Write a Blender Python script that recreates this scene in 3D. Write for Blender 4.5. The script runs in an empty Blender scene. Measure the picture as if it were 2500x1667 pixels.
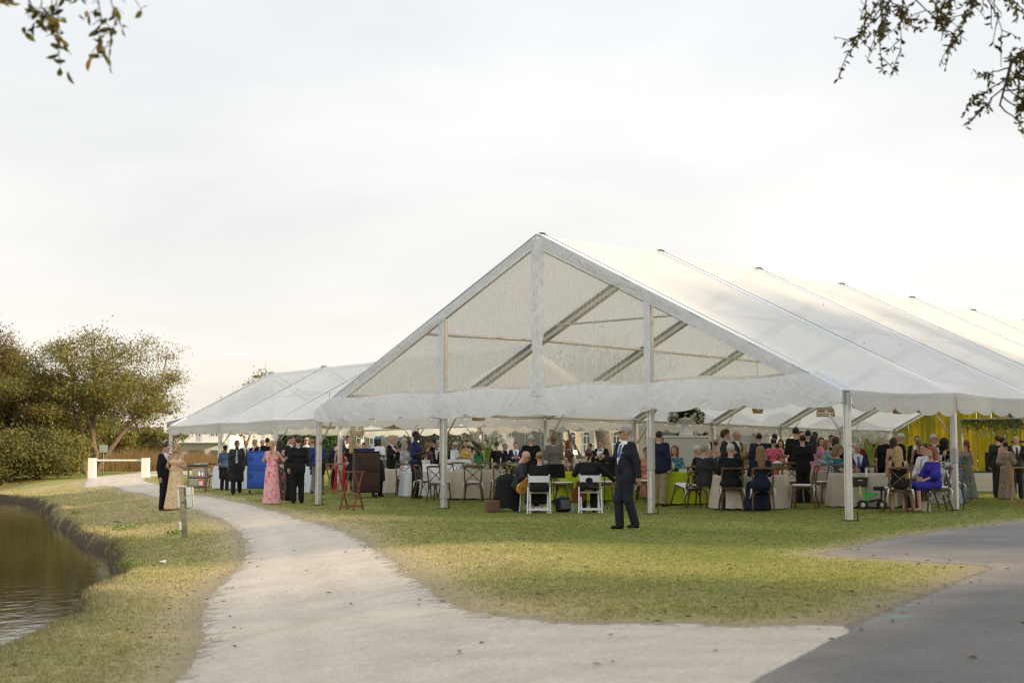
import bpy, math, random
import numpy as np
from mathutils import Vector, Matrix, Euler

# ------------------------------------------------------------------ camera, sky, sun, exposure
SC = bpy.context.scene
COL = SC.collection
CAM_H, PITCH, F_PX = 1.10, 0.0861, 3472.0            # 50 mm lens, low viewpoint, tilted up a little
cam_d = bpy.data.cameras.new('camera'); cam = bpy.data.objects.new('camera', cam_d); COL.objects.link(cam)
cam.location = (0, 0, CAM_H); cam.rotation_euler = (math.pi/2 + PITCH, 0, 0)
cam_d.lens = 50; cam_d.sensor_width = 36; cam_d.clip_start = 0.1; cam_d.clip_end = 3000
cam_d.dof.use_dof = True; cam_d.dof.focus_distance = 31.0; cam_d.dof.aperture_fstop = 2.2
SC.camera = cam

SUN_EL, SUN_AZ = math.radians(16), math.radians(112)   # azimuth clockwise from +Y: low sun from the right
SUN_DIR = Vector((math.sin(SUN_AZ)*math.cos(SUN_EL), math.cos(SUN_AZ)*math.cos(SUN_EL), math.sin(SUN_EL)))
sun_d = bpy.data.lights.new('sun', 'SUN'); sun = bpy.data.objects.new('sun', sun_d); COL.objects.link(sun)
sun_d.energy = 4.8; sun_d.angle = math.radians(2.0); sun_d.color = (1.0, 0.77, 0.50)
sun.rotation_euler = (-SUN_DIR).to_track_quat('-Z', 'Y').to_euler(); sun.location = (30, -15, 20)

W = bpy.data.worlds.new('World'); SC.world = W; W.use_nodes = True
nt = W.node_tree; nt.nodes.clear()
def wn(t, **k):
    n = nt.nodes.new(t)
    for a, b in k.items(): setattr(n, a, b)
    return n
sky = wn('ShaderNodeTexSky', sky_type='NISHITA'); sky.sun_disc = False
sky.sun_elevation = SUN_EL; sky.sun_rotation = SUN_AZ; sky.air_density = 1.0; sky.dust_density = 2.0
tc = wn('ShaderNodeTexCoord'); sep = wn('ShaderNodeSeparateXYZ'); nt.links.new(tc.outputs['Generated'], sep.inputs[0])
# thin high cloud over the whole dome, laid out on a flat layer above the place
den = wn('ShaderNodeMath', operation='ADD'); nt.links.new(sep.outputs['Z'], den.inputs[0]); den.inputs[1].default_value = 0.22
mx = wn('ShaderNodeMath', operation='MAXIMUM'); nt.links.new(den.outputs[0], mx.inputs[0]); mx.inputs[1].default_value = 0.05
dv = wn('ShaderNodeVectorMath', operation='DIVIDE'); cb = wn('ShaderNodeCombineXYZ')
for i in range(3): nt.links.new(mx.outputs[0], cb.inputs[i])
nt.links.new(tc.outputs['Generated'], dv.inputs[0]); nt.links.new(cb.outputs[0], dv.inputs[1])
mp = wn('ShaderNodeMapping'); mp.inputs['Scale'].default_value = (0.75, 0.95, 0.3); mp.inputs['Location'].default_value = (3.1, 0.4, 0); mp.inputs['Rotation'].default_value = (0, 0, 0.5)
nt.links.new(dv.outputs[0], mp.inputs[0])
nz = wn('ShaderNodeTexNoise'); nz.inputs['Scale'].default_value = 1.5; nz.inputs['Detail'].default_value = 6; nz.inputs['Roughness'].default_value = 0.5; nz.inputs['Distortion'].default_value = 0.25
nt.links.new(mp.outputs[0], nz.inputs['Vector'])
rp = wn('ShaderNodeValToRGB'); rp.color_ramp.elements[0].position = 0.36; rp.color_ramp.elements[1].position = 0.60
rp.color_ramp.elements[0].color = (0.79,)*3 + (1,); rp.color_ramp.elements[1].color = (0.985,)*3 + (1,)
nt.links.new(nz.outputs['Fac'], rp.inputs[0])
er = wn('ShaderNodeValToRGB')                       # cloud colour: warm low down, neutral above
e = er.color_ramp.elements
e[0].position = 0.0; e[0].color = (8.8, 8.0, 7.0, 1); e[1].position = 0.35; e[1].color = (8.05, 8.3, 8.5, 1)
e2 = e.new(0.12); e2.color = (8.6, 8.3, 7.9, 1)
nt.links.new(sep.outputs['Z'], er.inputs[0])
mixc = wn('ShaderNodeMixRGB'); nt.links.new(rp.outputs[0], mixc.inputs[0]); nt.links.new(sky.outputs[0], mixc.inputs[1]); nt.links.new(er.outputs[0], mixc.inputs[2])
# the veil glows a little more towards the sun
dt = wn('ShaderNodeVectorMath', operation='DOT_PRODUCT'); nt.links.new(tc.outputs['Generated'], dt.inputs[0]); dt.inputs[1].default_value = SUN_DIR
mr = wn('ShaderNodeMapRange'); nt.links.new(dt.outputs['Value'], mr.inputs[0]); mr.inputs[1].default_value = -0.7; mr.inputs[2].default_value = 1; mr.inputs[3].default_value = 0.88; mr.inputs[4].default_value = 1.08
vm = wn('ShaderNodeVectorMath', operation='SCALE'); nt.links.new(mixc.outputs[0], vm.inputs[0]); nt.links.new(mr.outputs[0], vm.inputs['Scale'])
bg = wn('ShaderNodeBackground'); bg.inputs['Strength'].default_value = 0.1; nt.links.new(vm.outputs[0], bg.inputs['Color'])
wo = wn('ShaderNodeOutputWorld'); nt.links.new(bg.outputs[0], wo.inputs[0])

vs = SC.view_settings
vs.view_transform = 'Standard'; vs.look = 'None'; vs.gamma = 1.0; vs.use_curve_mapping = False; vs.exposure = 0.43
SC.cycles.max_bounces = 8; SC.cycles.diffuse_bounces = 3; SC.cycles.glossy_bounces = 3; SC.cycles.transmission_bounces = 6; SC.cycles.transparent_max_bounces = 16
SC.cycles.filter_width = 1.25; SC.cycles.caustics_reflective = False; SC.cycles.caustics_refractive = False

# ------------------------------------------------------------------ helpers
rng = np.random.default_rng(7); random.seed(7)
def smooth(a, b, x):
    t = np.clip((np.asarray(x, float)-a)/(b-a), 0, 1); return t*t*(3-2*t)

def tag(o, label=None, cat=None, group=None, kind=None):
    if label: o['label'] = label
    if cat: o['category'] = cat
    if group: o['group'] = group
    if kind: o['kind'] = kind
    return o
def empty(name, loc=(0, 0, 0), rz=0, label=None, cat=None, group=None):
    o = bpy.data.objects.new(name, None); COL.objects.link(o); o.location = loc; o.rotation_euler = (0, 0, rz)
    o.empty_display_size = 0.1
    return tag(o, label, cat, group)
def link_mesh(name, me, parent=None, loc=None):
    o = bpy.data.objects.new(name, me); COL.objects.link(o)
    if parent is not None: o.parent = parent
    if loc is not None: o.location = loc
    return o
def mesh_np(name, V, F, mats, midx=None, shade=True, attrs=None):
    """V (n,3); F list of arrays of equal width or one array; fast mesh from numpy"""
    V = np.asarray(V, np.float32); Fs = F if isinstance(F, list) else [F]
    Fs = [np.asarray(f, np.int32) for f in Fs if len(f)]
    me = bpy.data.meshes.new(name)
    me.vertices.add(len(V)); me.vertices.foreach_set('co', V.ravel())
    nl = sum(f.size for f in Fs); npol = sum(len(f) for f in Fs)
    me.loops.add(nl); me.polygons.add(npol)
    if nl:
        me.loops.foreach_set('vertex_index', np.concatenate([f.ravel() for f in Fs]))
        tot = np.concatenate([np.full(len(f), f.shape[1], np.int32) for f in Fs])
        st = np.concatenate([[0], np.cumsum(tot)[:-1]]).astype(np.int32)
        me.polygons.foreach_set('loop_start', st); me.polygons.foreach_set('loop_total', tot)
        if midx is not None: me.polygons.foreach_set('material_index', np.asarray(midx, np.int32))
        me.polygons.foreach_set('use_smooth', np.full(npol, bool(shade)))
    for m in (mats if isinstance(mats, (list, tuple)) else [mats]): me.materials.append(m)
    for k, a in (attrs or {}).items():
        a = np.asarray(a, np.float32)
        if a.ndim == 1:
            at = me.attributes.new(k, 'FLOAT', 'POINT'); at.data.foreach_set('value', a)
        else:
            at = me.attributes.new(k, 'FLOAT_COLOR', 'POINT'); at.data.foreach_set('color', np.concatenate([a, np.ones((len(a), 1), np.float32)], 1).ravel())
    me.update(calc_edges=True); me.validate()
    return me

class MB:
    """collects simple solids and builds ONE mesh object from them"""
    def __init__(s): s.V = []; s.F = []; s.S = []
    def add(s, V, F, sm=False):
        n = len(s.V); s.V += [tuple(v) for v in V]; s.F += [tuple(i+n for i in f) for f in F]; s.S += [sm]*len(F); return s
    def box(s, c, d, R=None, taper=1.0, bev=0.0):
        hx, hy, hz = d[0]/2, d[1]/2, d[2]/2
        if bev > 0:
            b = min(bev, hx*.9, hy*.9, hz*.9); V = []
            for z, k in ((-hz, b), (-hz+b, 0), (hz-b, 0), (hz, b)):
                t = taper if z > 0 else 1.0
                X, Y = (hx)*t, (hy)*t
                V += [(-X+k+b*0, -Y+b, z), (-X+b, -Y+k, z), (X-b, -Y+k, z), (X-k, -Y+b, z), (X-k, Y-b, z), (X-b, Y-k, z), (-X+b, Y-k, z), (-X+k, Y-b, z)]
            F = [tuple(range(7, -1, -1)), tuple(range(24, 32))]
            for r in range(3):
                for i in range(8):
                    j = (i+1) % 8; F.append((r*8+i, r*8+j, r*8+8+j, r*8+8+i))
        else:
            t = taper
            V = [(-hx, -hy, -hz), (hx, -hy, -hz), (hx, hy, -hz), (-hx, hy, -hz), (-hx*t, -hy*t, hz), (hx*t, -hy*t, hz), (hx*t, hy*t, hz), (-hx*t, hy*t, hz)]
            F = [(3, 2, 1, 0), (4, 5, 6, 7), (0, 1, 5, 4), (1, 2, 6, 5), (2, 3, 7, 6), (3, 0, 4, 7)]
        c = Vector(c); R = R.to_3x3() if R is not None else None
        V = [((R @ Vector(v)) if R is not None else Vector(v)) + c for v in V]
        return s.add(V, F)
    def beam(s, a, b, w, h, up=(0, 0, 1), bev=0.0):
        a = Vector(a); b = Vector(b); z = (b-a); L = z.length; z.normalize(); u = Vector(up)
        if abs(z.dot(u)) > .99: u = Vector((0, 1, 0))
        x = u.cross(z).normalized(); y = z.cross(x)
        return s.box((a+b)/2, (w, h, L), Matrix((x, y, z)).transposed(), bev=bev)
    def tube(s, pts, r, n=8, cap=True):
        pts = [Vector(p) for p in pts]; rr = r if isinstance(r, (list, tuple)) else [r]*len(pts)
        V = []; up = None
        for i, p in enumerate(pts):
            t = (pts[min(i+1, len(pts)-1)]-pts[max(i-1, 0)])
            if t.length < 1e-9: t = Vector((0, 0, 1))
            t.normalize()
            if up is None:
                up = Vector((1, 0, 0)) if abs(t.x) < .8 else Vector((0, 1, 0))
            x = up - t*up.dot(t); x.normalize(); y = t.cross(x); up = x
            for k in range(n):
                a = 2*math.pi*k/n; V.append(p + (x*math.cos(a)+y*math.sin(a))*rr[i])
        F = []
        for i in range(len(pts)-1):
            for k in range(n):
                j = (k+1) % n; F.append((i*n+k, i*n+j, i*n+n+j, i*n+n+k))
        s.add(V, F, True)
        if cap:
            m = len(s.V)-len(V); s.F.append(tuple(m+k for k in range(n-1, -1, -1))); s.F.append(tuple(m+(len(pts)-1)*n+k for k in range(n))); s.S += [False, False]
        return s
    def lathe(s, prof, c=(0, 0, 0), n=16, cap=False):
        V = []
        for r, z in prof:
            for k in range(n):
                a = 2*math.pi*k/n; V.append((c[0]+r*math.cos(a), c[1]+r*math.sin(a), c[2]+z))
        F = []
        for i in range(len(prof)-1):
            for k in range(n):
                j = (k+1) % n; F.append((i*n+k, i*n+j, i*n+n+j, i*n+n+k))
        if cap: F += [tuple(range(n-1, -1, -1)), tuple((len(prof)-1)*n+k for k in range(n))]
        return s.add(V, F, True)
    def ell(s, c, r, n=10, m=6, R=None):
        V = []; c = Vector(c)
        for i in range(m+1):
            th = math.pi*i/m
            for k in range(n):
                a = 2*math.pi*k/n; v = Vector((r[0]*math.sin(th)*math.cos(a), r[1]*math.sin(th)*math.sin(a), r[2]*math.cos(th)))
                V.append(c + ((R @ v) if R is not None else v))
        F = []
        for i in range(m):
            for k in range(n):
                j = (k+1) % n; F.append((i*n+n+k, i*n+n+j, i*n+j, i*n+k))
        return s.add(V, F, True)
    def sheet(s, rows):
        """rows: list of equal-length lists of points"""
        m = len(rows[0]); V = [p for r in rows for p in r]; F = []
        for i in range(len(rows)-1):
            for k in range(m-1): F.append((i*m+k, i*m+k+1, i*m+m+k+1, i*m+m+k))
        return s.add(V, F, True)
    def mesh(s, name, mat, shade=None):
        me = bpy.data.meshes.new(name); me.from_pydata(s.V, [], s.F)
        for m in (mat if isinstance(mat, (list, tuple)) else [mat]): me.materials.append(m)
        me.polygons.foreach_set('use_smooth', s.S if shade is None else [shade]*len(s.F)); me.update()
        return me
    def build(s, name, mat, parent=None, loc=None, shade=None):
        return link_mesh(name, s.mesh(name, mat, shade), parent, loc)

def copy_tree(o, parent=None):
    c = o.copy(); COL.objects.link(c)
    if parent is not None: c.parent = parent; c.matrix_parent_inverse = o.matrix_parent_inverse
    for ch in o.children: copy_tree(ch, c)
    return c

# ------------------------------------------------------------------ materials
MATS = {}
def lin(c):
    return tuple(((x/255)/12.92 if x/255 <= .04045 else ((x/255+.055)/1.055)**2.4) for x in c)
def mat(name, col, rough=.6, metal=0, spec=.4, noise=0.0, nscale=20, bump=0.0, bscale=60, trans=0.0, sheen=0.0, emit=None, alpha=None, coat=0.0):
    if name in MATS: return MATS[name]
    m = bpy.data.materials.new(name); m.use_nodes = True; t = m.node_tree; N = t.nodes; L = t.links; P = N['Principled BSDF']
    P.inputs['Base Color'].default_value = (*col, 1); P.inputs['Roughness'].default_value = rough; P.inputs['Metallic'].default_value = metal
    P.inputs['Specular IOR Level'].default_value = spec; P.inputs['Sheen Weight'].default_value = sheen; P.inputs['Coat Weight'].default_value = coat
    if noise or bump:
        co = N.new('ShaderNodeTexCoord')
    if noise:
        nz = N.new('ShaderNodeTexNoise'); nz.inputs['Scale'].default_value = nscale; nz.inputs['Detail'].default_value = 4; L.new(co.outputs['Object'], nz.inputs['Vector'])
        mr = N.new('ShaderNodeMapRange'); L.new(nz.outputs['Fac'], mr.inputs[0]); mr.inputs[1].default_value = .3; mr.inputs[2].default_value = .7; mr.inputs[3].default_value = 1-noise; mr.inputs[4].default_value = 1+noise
        vm = N.new('ShaderNodeVectorMath'); vm.operation = 'SCALE'; vm.inputs[0].default_value = col; L.new(mr.outputs[0], vm.inputs['Scale']); L.new(vm.outputs[0], P.inputs['Base Color'])
    if bump:
        nb = N.new('ShaderNodeTexNoise'); nb.inputs['Scale'].default_value = bscale; nb.inputs['Detail'].default_value = 4; L.new(co.outputs['Object'], nb.inputs['Vector'])
        bp = N.new('ShaderNodeBump'); bp.inputs['Strength'].default_value = bump; bp.inputs['Distance'].default_value = .02; L.new(nb.outputs['Fac'], bp.inputs['Height']); L.new(bp.outputs[0], P.inputs['Normal'])
    if emit: P.inputs['Emission Color'].default_value = (*emit[0], 1); P.inputs['Emission Strength'].default_value = emit[1]
    if trans:
        out = N['Material Output']; tr = N.new('ShaderNodeBsdfTranslucent'); tr.inputs[0].default_value = (*col, 1); mx = N.new('ShaderNodeMixShader'); mx.inputs[0].default_value = trans
        if noise: L.new(vm.outputs[0], tr.inputs[0])
        L.new(P.outputs[0], mx.inputs[1]); L.new(tr.outputs[0], mx.inputs[2]); L.new(mx.outputs[0], out.inputs[0])
    if alpha is not None: P.inputs['Alpha'].default_value = alpha
    MATS[name] = m; return m

def print_mat(name, base, cols, scale=14, thr=.5, rough=.7):
    """printed fabric: blossoms of two or three colours on a ground colour"""
    if name in MATS: return MATS[name]
    m = bpy.data.materials.new(name); m.use_nodes = True; t = m.node_tree; N = t.nodes; L = t.links; P = N['Principled BSDF']; P.inputs['Roughness'].default_value = rough
    co = N.new('ShaderNodeTexCoord'); prev = None
    for i, c in enumerate(cols):
        nz = N.new('ShaderNodeTexNoise'); nz.inputs['Scale'].default_value = scale*(1+.35*i); nz.inputs['Detail'].default_value = 2.5
        mp = N.new('ShaderNodeMapping'); mp.inputs['Location'].default_value = (3.7*i, 1.3*i, 7.1*i); L.new(co.outputs['Object'], mp.inputs[0]); L.new(mp.outputs[0], nz.inputs['Vector'])
        cr = N.new('ShaderNodeValToRGB'); cr.color_ramp.elements[0].position = thr; cr.color_ramp.elements[1].position = thr+.05; L.new(nz.outputs['Fac'], cr.inputs[0])
        mx = N.new('ShaderNodeMixRGB'); L.new(cr.outputs[0], mx.inputs[0]); mx.inputs[2].default_value = (*c, 1)
        if prev is None: mx.inputs[1].default_value = (*base, 1)
        else: L.new(prev, mx.inputs[1])
        prev = mx.outputs[0]
    L.new(prev, P.inputs['Base Color']); MATS[name] = m; return m

# ------------------------------------------------------------------ the lie of the land
R0 = np.array([6.587, 27.98]); TH = 0.83507                     # near right corner of the big tent, its bearing
U = np.array([-math.sin(TH), math.cos(TH)]); V_ = np.array([math.cos(TH), math.sin(TH)])
TW, BAY, EAVE, RIDGE, NB = 15.95, 4.728, 2.548, 6.52, 7
SHORE = np.array([(-4.0, -30), (-4.3, 5), (-4.6, 12.75), (-4.9, 15.4), (-5.7, 20.3), (-7, 25.8), (-8.5, 29.7), (-10.15, 33.6), (-12.05, 38.5), (-14.6, 45.5),
                  (-18.2, 56), (-21, 63.6), (-24.8, 71), (-30, 77), (-42, 84), (-160, 95)], float)
WATER_Z = -0.75
def vnoise(x, y, s, seed=0):
    x = np.asarray(x, float)/s; y = np.asarray(y, float)/s; i = np.floor(x); j = np.floor(y); fx = x-i; fy = y-j
    fx = fx*fx*(3-2*fx); fy = fy*fy*(3-2*fy)
    def h(a, b):
        v = np.sin(a*127.1+b*311.7+seed*74.7)*43758.5453; return v-np.floor(v)
    return (h(i, j)*(1-fx)+h(i+1, j)*fx)*(1-fy)+(h(i, j+1)*(1-fx)+h(i+1, j+1)*fx)*fy
def shore_dist(x, y):
    """metres inland of the water's edge (negative over the pond)"""
    x = np.asarray(x, float); y = np.asarray(y, float); best = np.full(x.shape, 1e9); sg = np.ones(x.shape)
    for a, b in zip(SHORE[:-1], SHORE[1:]):
        d = b-a; t = np.clip(((x-a[0])*d[0]+(y-a[1])*d[1])/(d@d), 0, 1); ex = x-a[0]-d[0]*t; ey = y-a[1]-d[1]*t
        q = np.hypot(ex, ey); s = np.sign(ex*d[1]-ey*d[0]); m = q < best; best = np.where(m, q, best); sg = np.where(m, s, sg)
    return best*sg + (vnoise(x, y, 2.6, 3)-.5)*.6 + (vnoise(x, y, .9, 4)-.5)*.09
def gz(x, y):
    x = np.asarray(x, float); y = np.asarray(y, float)
    s = (x-R0[0])*V_[0]+(y-R0[1])*V_[1]
    z = .2*smooth(-1, 7, s)*(1-.6*smooth(6, 14, x))*smooth(-40, -12, x)
    z = z + .45*smooth(58, 100, y)
    e = shore_dist(x, y)
    z = z - .45*(1-smooth(.3, 5.5, e))*(1-.3*smooth(60, 100, y)) - (z*(1-smooth(.2, 8, e)))
    z = z - .9*(1-smooth(-.30, .26, e)) + (vnoise(x, y, .34, 12)-.5)*.07*smooth(-.45, -.1, e)*smooth(.42, .1, e)
    z = z + (vnoise(x, y, 3.1, 9)-.5)*.05*smooth(.3, 2, e)
    return z
CP, SP = math.cos(PITCH), math.sin(PITCH)
def G(px, py):
    """the ground point seen at a place of the photograph"""
    r = np.array([(px-1250)/F_PX, CP-(833.5-py)/F_PX*SP, SP+(833.5-py)/F_PX*CP]); z = 0.0
    for _ in range(12):
        t = (z-CAM_H)/r[2] if r[2] < -1e-4 else 400; t = min(max(t, 1), 400); z = .5*z+.5*float(gz(r[0]*t, r[1]*t))
    return np.array([r[0]*t, r[1]*t])
def at(px, d):
    """standing place at depth d (metres along the view)"""
    x = (px-1250)/F_PX*(d*CP); return np.array([x, d])
def catmull(P, n=6, closed=False):
    P = np.asarray(P, float); out = []; m = len(P)
    for i in range(m if closed else m-1):
        p0, p1, p2, p3 = (P[(i+k) % m] if closed else P[min(max(i+k, 0), m-1)] for k in (-1, 0, 1, 2))
        for t in np.linspace(0, 1, n, endpoint=False):
            out.append(.5*((2*p1)+(-p0+p2)*t+(2*p0-5*p1+4*p2-p3)*t*t+(-p0+3*p1-3*p2+p3)*t**3))
    if not closed: out.append(P[-1])
    return np.array(out)
def sdpoly(x, y, poly):
    """signed distance to a polygon, positive inside"""
    best = np.full(x.shape, 1e9); ins = np.zeros(x.shape, bool)
    for a, b in zip(poly, np.roll(poly, -1, 0)):
        d = b-a; t = np.clip(((x-a[0])*d[0]+(y-a[1])*d[1])/max(d@d, 1e-9), 0, 1); best = np.minimum(best, np.hypot(x-a[0]-d[0]*t, y-a[1]-d[1]*t))
        c = ((a[1] > y) != (b[1] > y)); xi = a[0]+(y-a[1])*d[0]/(d[1] if abs(d[1]) > 1e-9 else 1e-9); ins ^= c & (x < xi)
    return np.where(ins, best, -best)
path_l = [(520, 1148), (400, 1149), (330, 1154), (262, 1160), (225, 1167), (205, 1174), (271, 1187), (361, 1208), (452, 1237), (506, 1255), (564, 1281), (593, 1313), (600, 1346), (578, 1392), (520, 1445), (492, 1500), (494, 1560), (452, 1635), (400, 1690)]
path_r = [(1160, 1495), (1073, 1460), (1010, 1412), (935, 1355), (850, 1302), (723, 1265), (651, 1243), (578, 1224), (466, 1203), (395, 1185), (352, 1171), (400, 1160), (480, 1157), (560, 1155)]
PATH = np.concatenate([catmull([G(*p) for p in path_l], 5), [(-1.9, 6.0), (-2.4, 2.0), (-2.5, -25), (8, -25), (4.2, 8.6)],
                       catmull([G(*p) for p in [(2080, 1530), (2006, 1523), (1800, 1529), (1680, 1521), (1442, 1523), (1300, 1512)] + path_r], 5)])
road = [(1640, 1740), (1768, 1667), (1877, 1615), (1972, 1567), (2040, 1540), (2125, 1506), (2200, 1474), (2278, 1445), (2340, 1417), (2400, 1395), (2424, 1385), (2380, 1379), (2312, 1375), (2176, 1365), (2040, 1356), (1998, 1351), (2030, 1345), (2074, 1338), (2176, 1316), (2278, 1299), (2380, 1285), (2500, 1271), (2640, 1262)]
ROAD = np.concatenate([catmull([G(*p) for p in road], 4), [(40, 60), (60, 40), (40, -25), (-1, -25)]])
def dryness(x, y):
    """0 green turf .. 1 straw"""
    e = shore_dist(x, y); pe = sdpoly(x, y, PATH); re = sdpoly(x, y, ROAD)
    n = .55*vnoise(x, y, 3.7, 1)+.3*vnoise(x, y, 1.3, 2)+.15*vnoise(x, y, .5, 5)
    d = .04+.8*(n-.5)
    west = smooth(-2.2, -4.2, x+.18*(y-14)+.0*e)                          # the bank between path and pond is winter straw
    d = d + .62*(1-smooth(3.0, 8.0, e)) + .30*smooth(-.9, 0, pe) + .34*smooth(-1.3, 0, re)
    d = d + .12*smooth(22, 16, y)*smooth(-3, 0, x)
    return np.clip(d, 0, 1)

# -------- ground sheet
ys = np.concatenate([np.arange(-30, 6, 1.5), np.arange(6, 50, .25), np.arange(50, 100, .35), 100*1.05**np.arange(0, 62)])
xs = np.concatenate([-160*1.09**np.arange(24, 0, -1), np.arange(-160, -34, 3.0), np.arange(-34, 26, .3), np.arange(26, 160, 3.0), 160*1.09**np.arange(0, 24)])
GX, GY = np.meshgrid(xs, ys); gx, gy = GX.ravel(), GY.ravel()
e_ = shore_dist(gx, gy); gzv = gz(gx, gy)-.16*smooth(-1.3, -.9, e_)*smooth(1.15, .75, e_); nx_, ny_ = len(xs), len(ys)
idx = np.arange(nx_*ny_).reshape(ny_, nx_); Fg = np.stack([idx[:-1, :-1], idx[:-1, 1:], idx[1:, 1:], idx[1:, :-1]], -1).reshape(-1, 4)
pe_ = sdpoly(gx, gy, PATH); re_ = sdpoly(gx, gy, ROAD)
mud = np.clip(1-smooth(.05, .55, e_), 0, 1); dirt = np.maximum(smooth(-.7, .1, pe_)*.85, smooth(-1.0, .1, re_))
GROUND_ATTR = lambda x, y, e: {'dry': dryness(x, y), 'dirt': np.maximum(smooth(-.7, .1, sdpoly(x, y, PATH))*.85, smooth(-1.0, .1, sdpoly(x, y, ROAD))), 'mud': np.clip(1-smooth(.08, .42, e+(vnoise(x, y, .5, 21)-.5)*.3), 0, 1)}
def nodes_mat(name):
    m = bpy.data.materials.new(name); m.use_nodes = True; t = m.node_tree
    def N(ty, **k):
        n = t.nodes.new(ty)
        for a, b in k.items():
            if a.startswith('i_'): n.inputs[a[2:].replace('_', ' ')].default_value = b
            else: setattr(n, a, b)
        return n
    MATS[name] = m
    return m, t, N, t.links.new, t.nodes['Principled BSDF'], t.nodes['Material Output']
m_ground, t, N, L, P, O = nodes_mat('ground_turf')
co = N('ShaderNodeTexCoord'); a1 = N('ShaderNodeAttribute', attribute_name='dry'); a2 = N('ShaderNodeAttribute', attribute_name='dirt'); a3 = N('ShaderNodeAttribute', attribute_name='mud')
nf = N('ShaderNodeTexNoise', i_Scale=9.0, i_Detail=8.0, i_Roughness=.7); L(co.outputs['Object'], nf.inputs['Vector'])
nf2 = N('ShaderNodeTexNoise', i_Scale=55.0, i_Detail=3.0); L(co.outputs['Object'], nf2.inputs['Vector'])
ad = N('ShaderNodeMath', operation='MULTIPLY_ADD'); L(nf.outputs['Fac'], ad.inputs[0]); ad.inputs[1].default_value = .9; L(a1.outputs['Fac'], ad.inputs[2])
sb = N('ShaderNodeMath', operation='SUBTRACT'); L(ad.outputs[0], sb.inputs[0]); sb.inputs[1].default_value = .45
r1 = N('ShaderNodeValToRGB'); el = r1.color_ramp.elements; el[0].position = .05; el[0].color = (.215, .235, .06, 1); el[1].position = .95; el[1].color = (.50, .415, .235, 1)
q = el.new(.45); q.color = (.33, .315, .105, 1); L(sb.outputs[0], r1.inputs[0])
md = N('ShaderNodeMixRGB'); L(r1.outputs[0], md.inputs[1]); md.inputs[2].default_value = (.30, .25, .185, 1)
dm = N('ShaderNodeMath', operation='MULTIPLY_ADD'); L(nf.outputs['Fac'], dm.inputs[0]); dm.inputs[1].default_value = 1.6; dm.inputs[2].default_value = -.8
da = N('ShaderNodeMath', operation='ADD', use_clamp=True); L(dm.outputs[0], da.inputs[0]); L(a2.outputs['Fac'], da.inputs[1])
dk = N('ShaderNodeMath', operation='MULTIPLY'); L(da.outputs[0], dk.inputs[0]); L(a2.outputs['Fac'], dk.inputs[1]); L(dk.outputs[0], md.inputs[0])
mm = N('ShaderNodeMixRGB'); L(md.outputs[0], mm.inputs[1]); mm.inputs[2].default_value = (.105, .078, .055, 1); L(a3.outputs['Fac'], mm.inputs[0])
mv = N('ShaderNodeMixRGB', blend_type='MULTIPLY'); mv.inputs[0].default_value = .5; L(mm.outputs[0], mv.inputs[1]); L(nf2.outputs['Color'], mv.inputs[2]); 
hs = N('ShaderNodeMapRange'); L(nf2.outputs['Fac'], hs.inputs[0]); hs.inputs[1].default_value = .3; hs.inputs[2].default_value = .7; hs.inputs[3].default_value = .72; hs.inputs[4].default_value = 1.25
sc_ = N('ShaderNodeVectorMath', operation='SCALE'); L(mm.outputs[0], sc_.inputs[0]); L(hs.outputs[0], sc_.inputs['Scale']); L(sc_.outputs[0], P.inputs['Base Color'])
P.inputs['Roughness'].default_value = .9; P.inputs['Specular IOR Level'].default_value = .1
bp = N('ShaderNodeBump', i_Strength=.7, i_Distance=.03); L(nf2.outputs['Fac'], bp.inputs['Height']); L(bp.outputs[0], P.inputs['Normal'])
ground = link_mesh('ground', mesh_np('ground', np.stack([gx, gy, gzv], 1), Fg, m_ground, attrs={'dry': dryness(gx, gy), 'dirt': dirt, 'mud': mud})); tag(ground, kind='structure')
# eroded pond bank, a strip of ground that follows the water's edge closely
sp_ = catmull(SHORE[1:14], 60); tn = np.gradient(sp_, axis=0); tn /= np.linalg.norm(tn, axis=1)[:, None]; nrm_ = np.stack([tn[:, 1], -tn[:, 0]], 1)
off_ = np.concatenate([np.linspace(-1.6, -.6, 6), np.linspace(-.5, .7, 31), np.linspace(.8, 1.9, 8)])
bp_ = sp_[:, None, :]+nrm_[:, None, :]*off_[None, :, None]; bx0, by0 = bp_[..., 0].ravel(), bp_[..., 1].ravel(); I = np.arange(len(bx0)).reshape(bp_.shape[:2]); be = shore_dist(bx0, by0)
Fb_ = np.stack([I[:-1, :-1], I[:-1, 1:], I[1:, 1:], I[1:, :-1]], -1).reshape(-1, 4)
tag(link_mesh('pond_bank', mesh_np('pond_bank', np.stack([bx0, by0, gz(bx0, by0)+.004*smooth(1.5, .8, be)-.02*smooth(1.2, 1.5, be)], 1), Fb_, m_ground, attrs=GROUND_ATTR(bx0, by0, be))), kind='structure')

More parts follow.
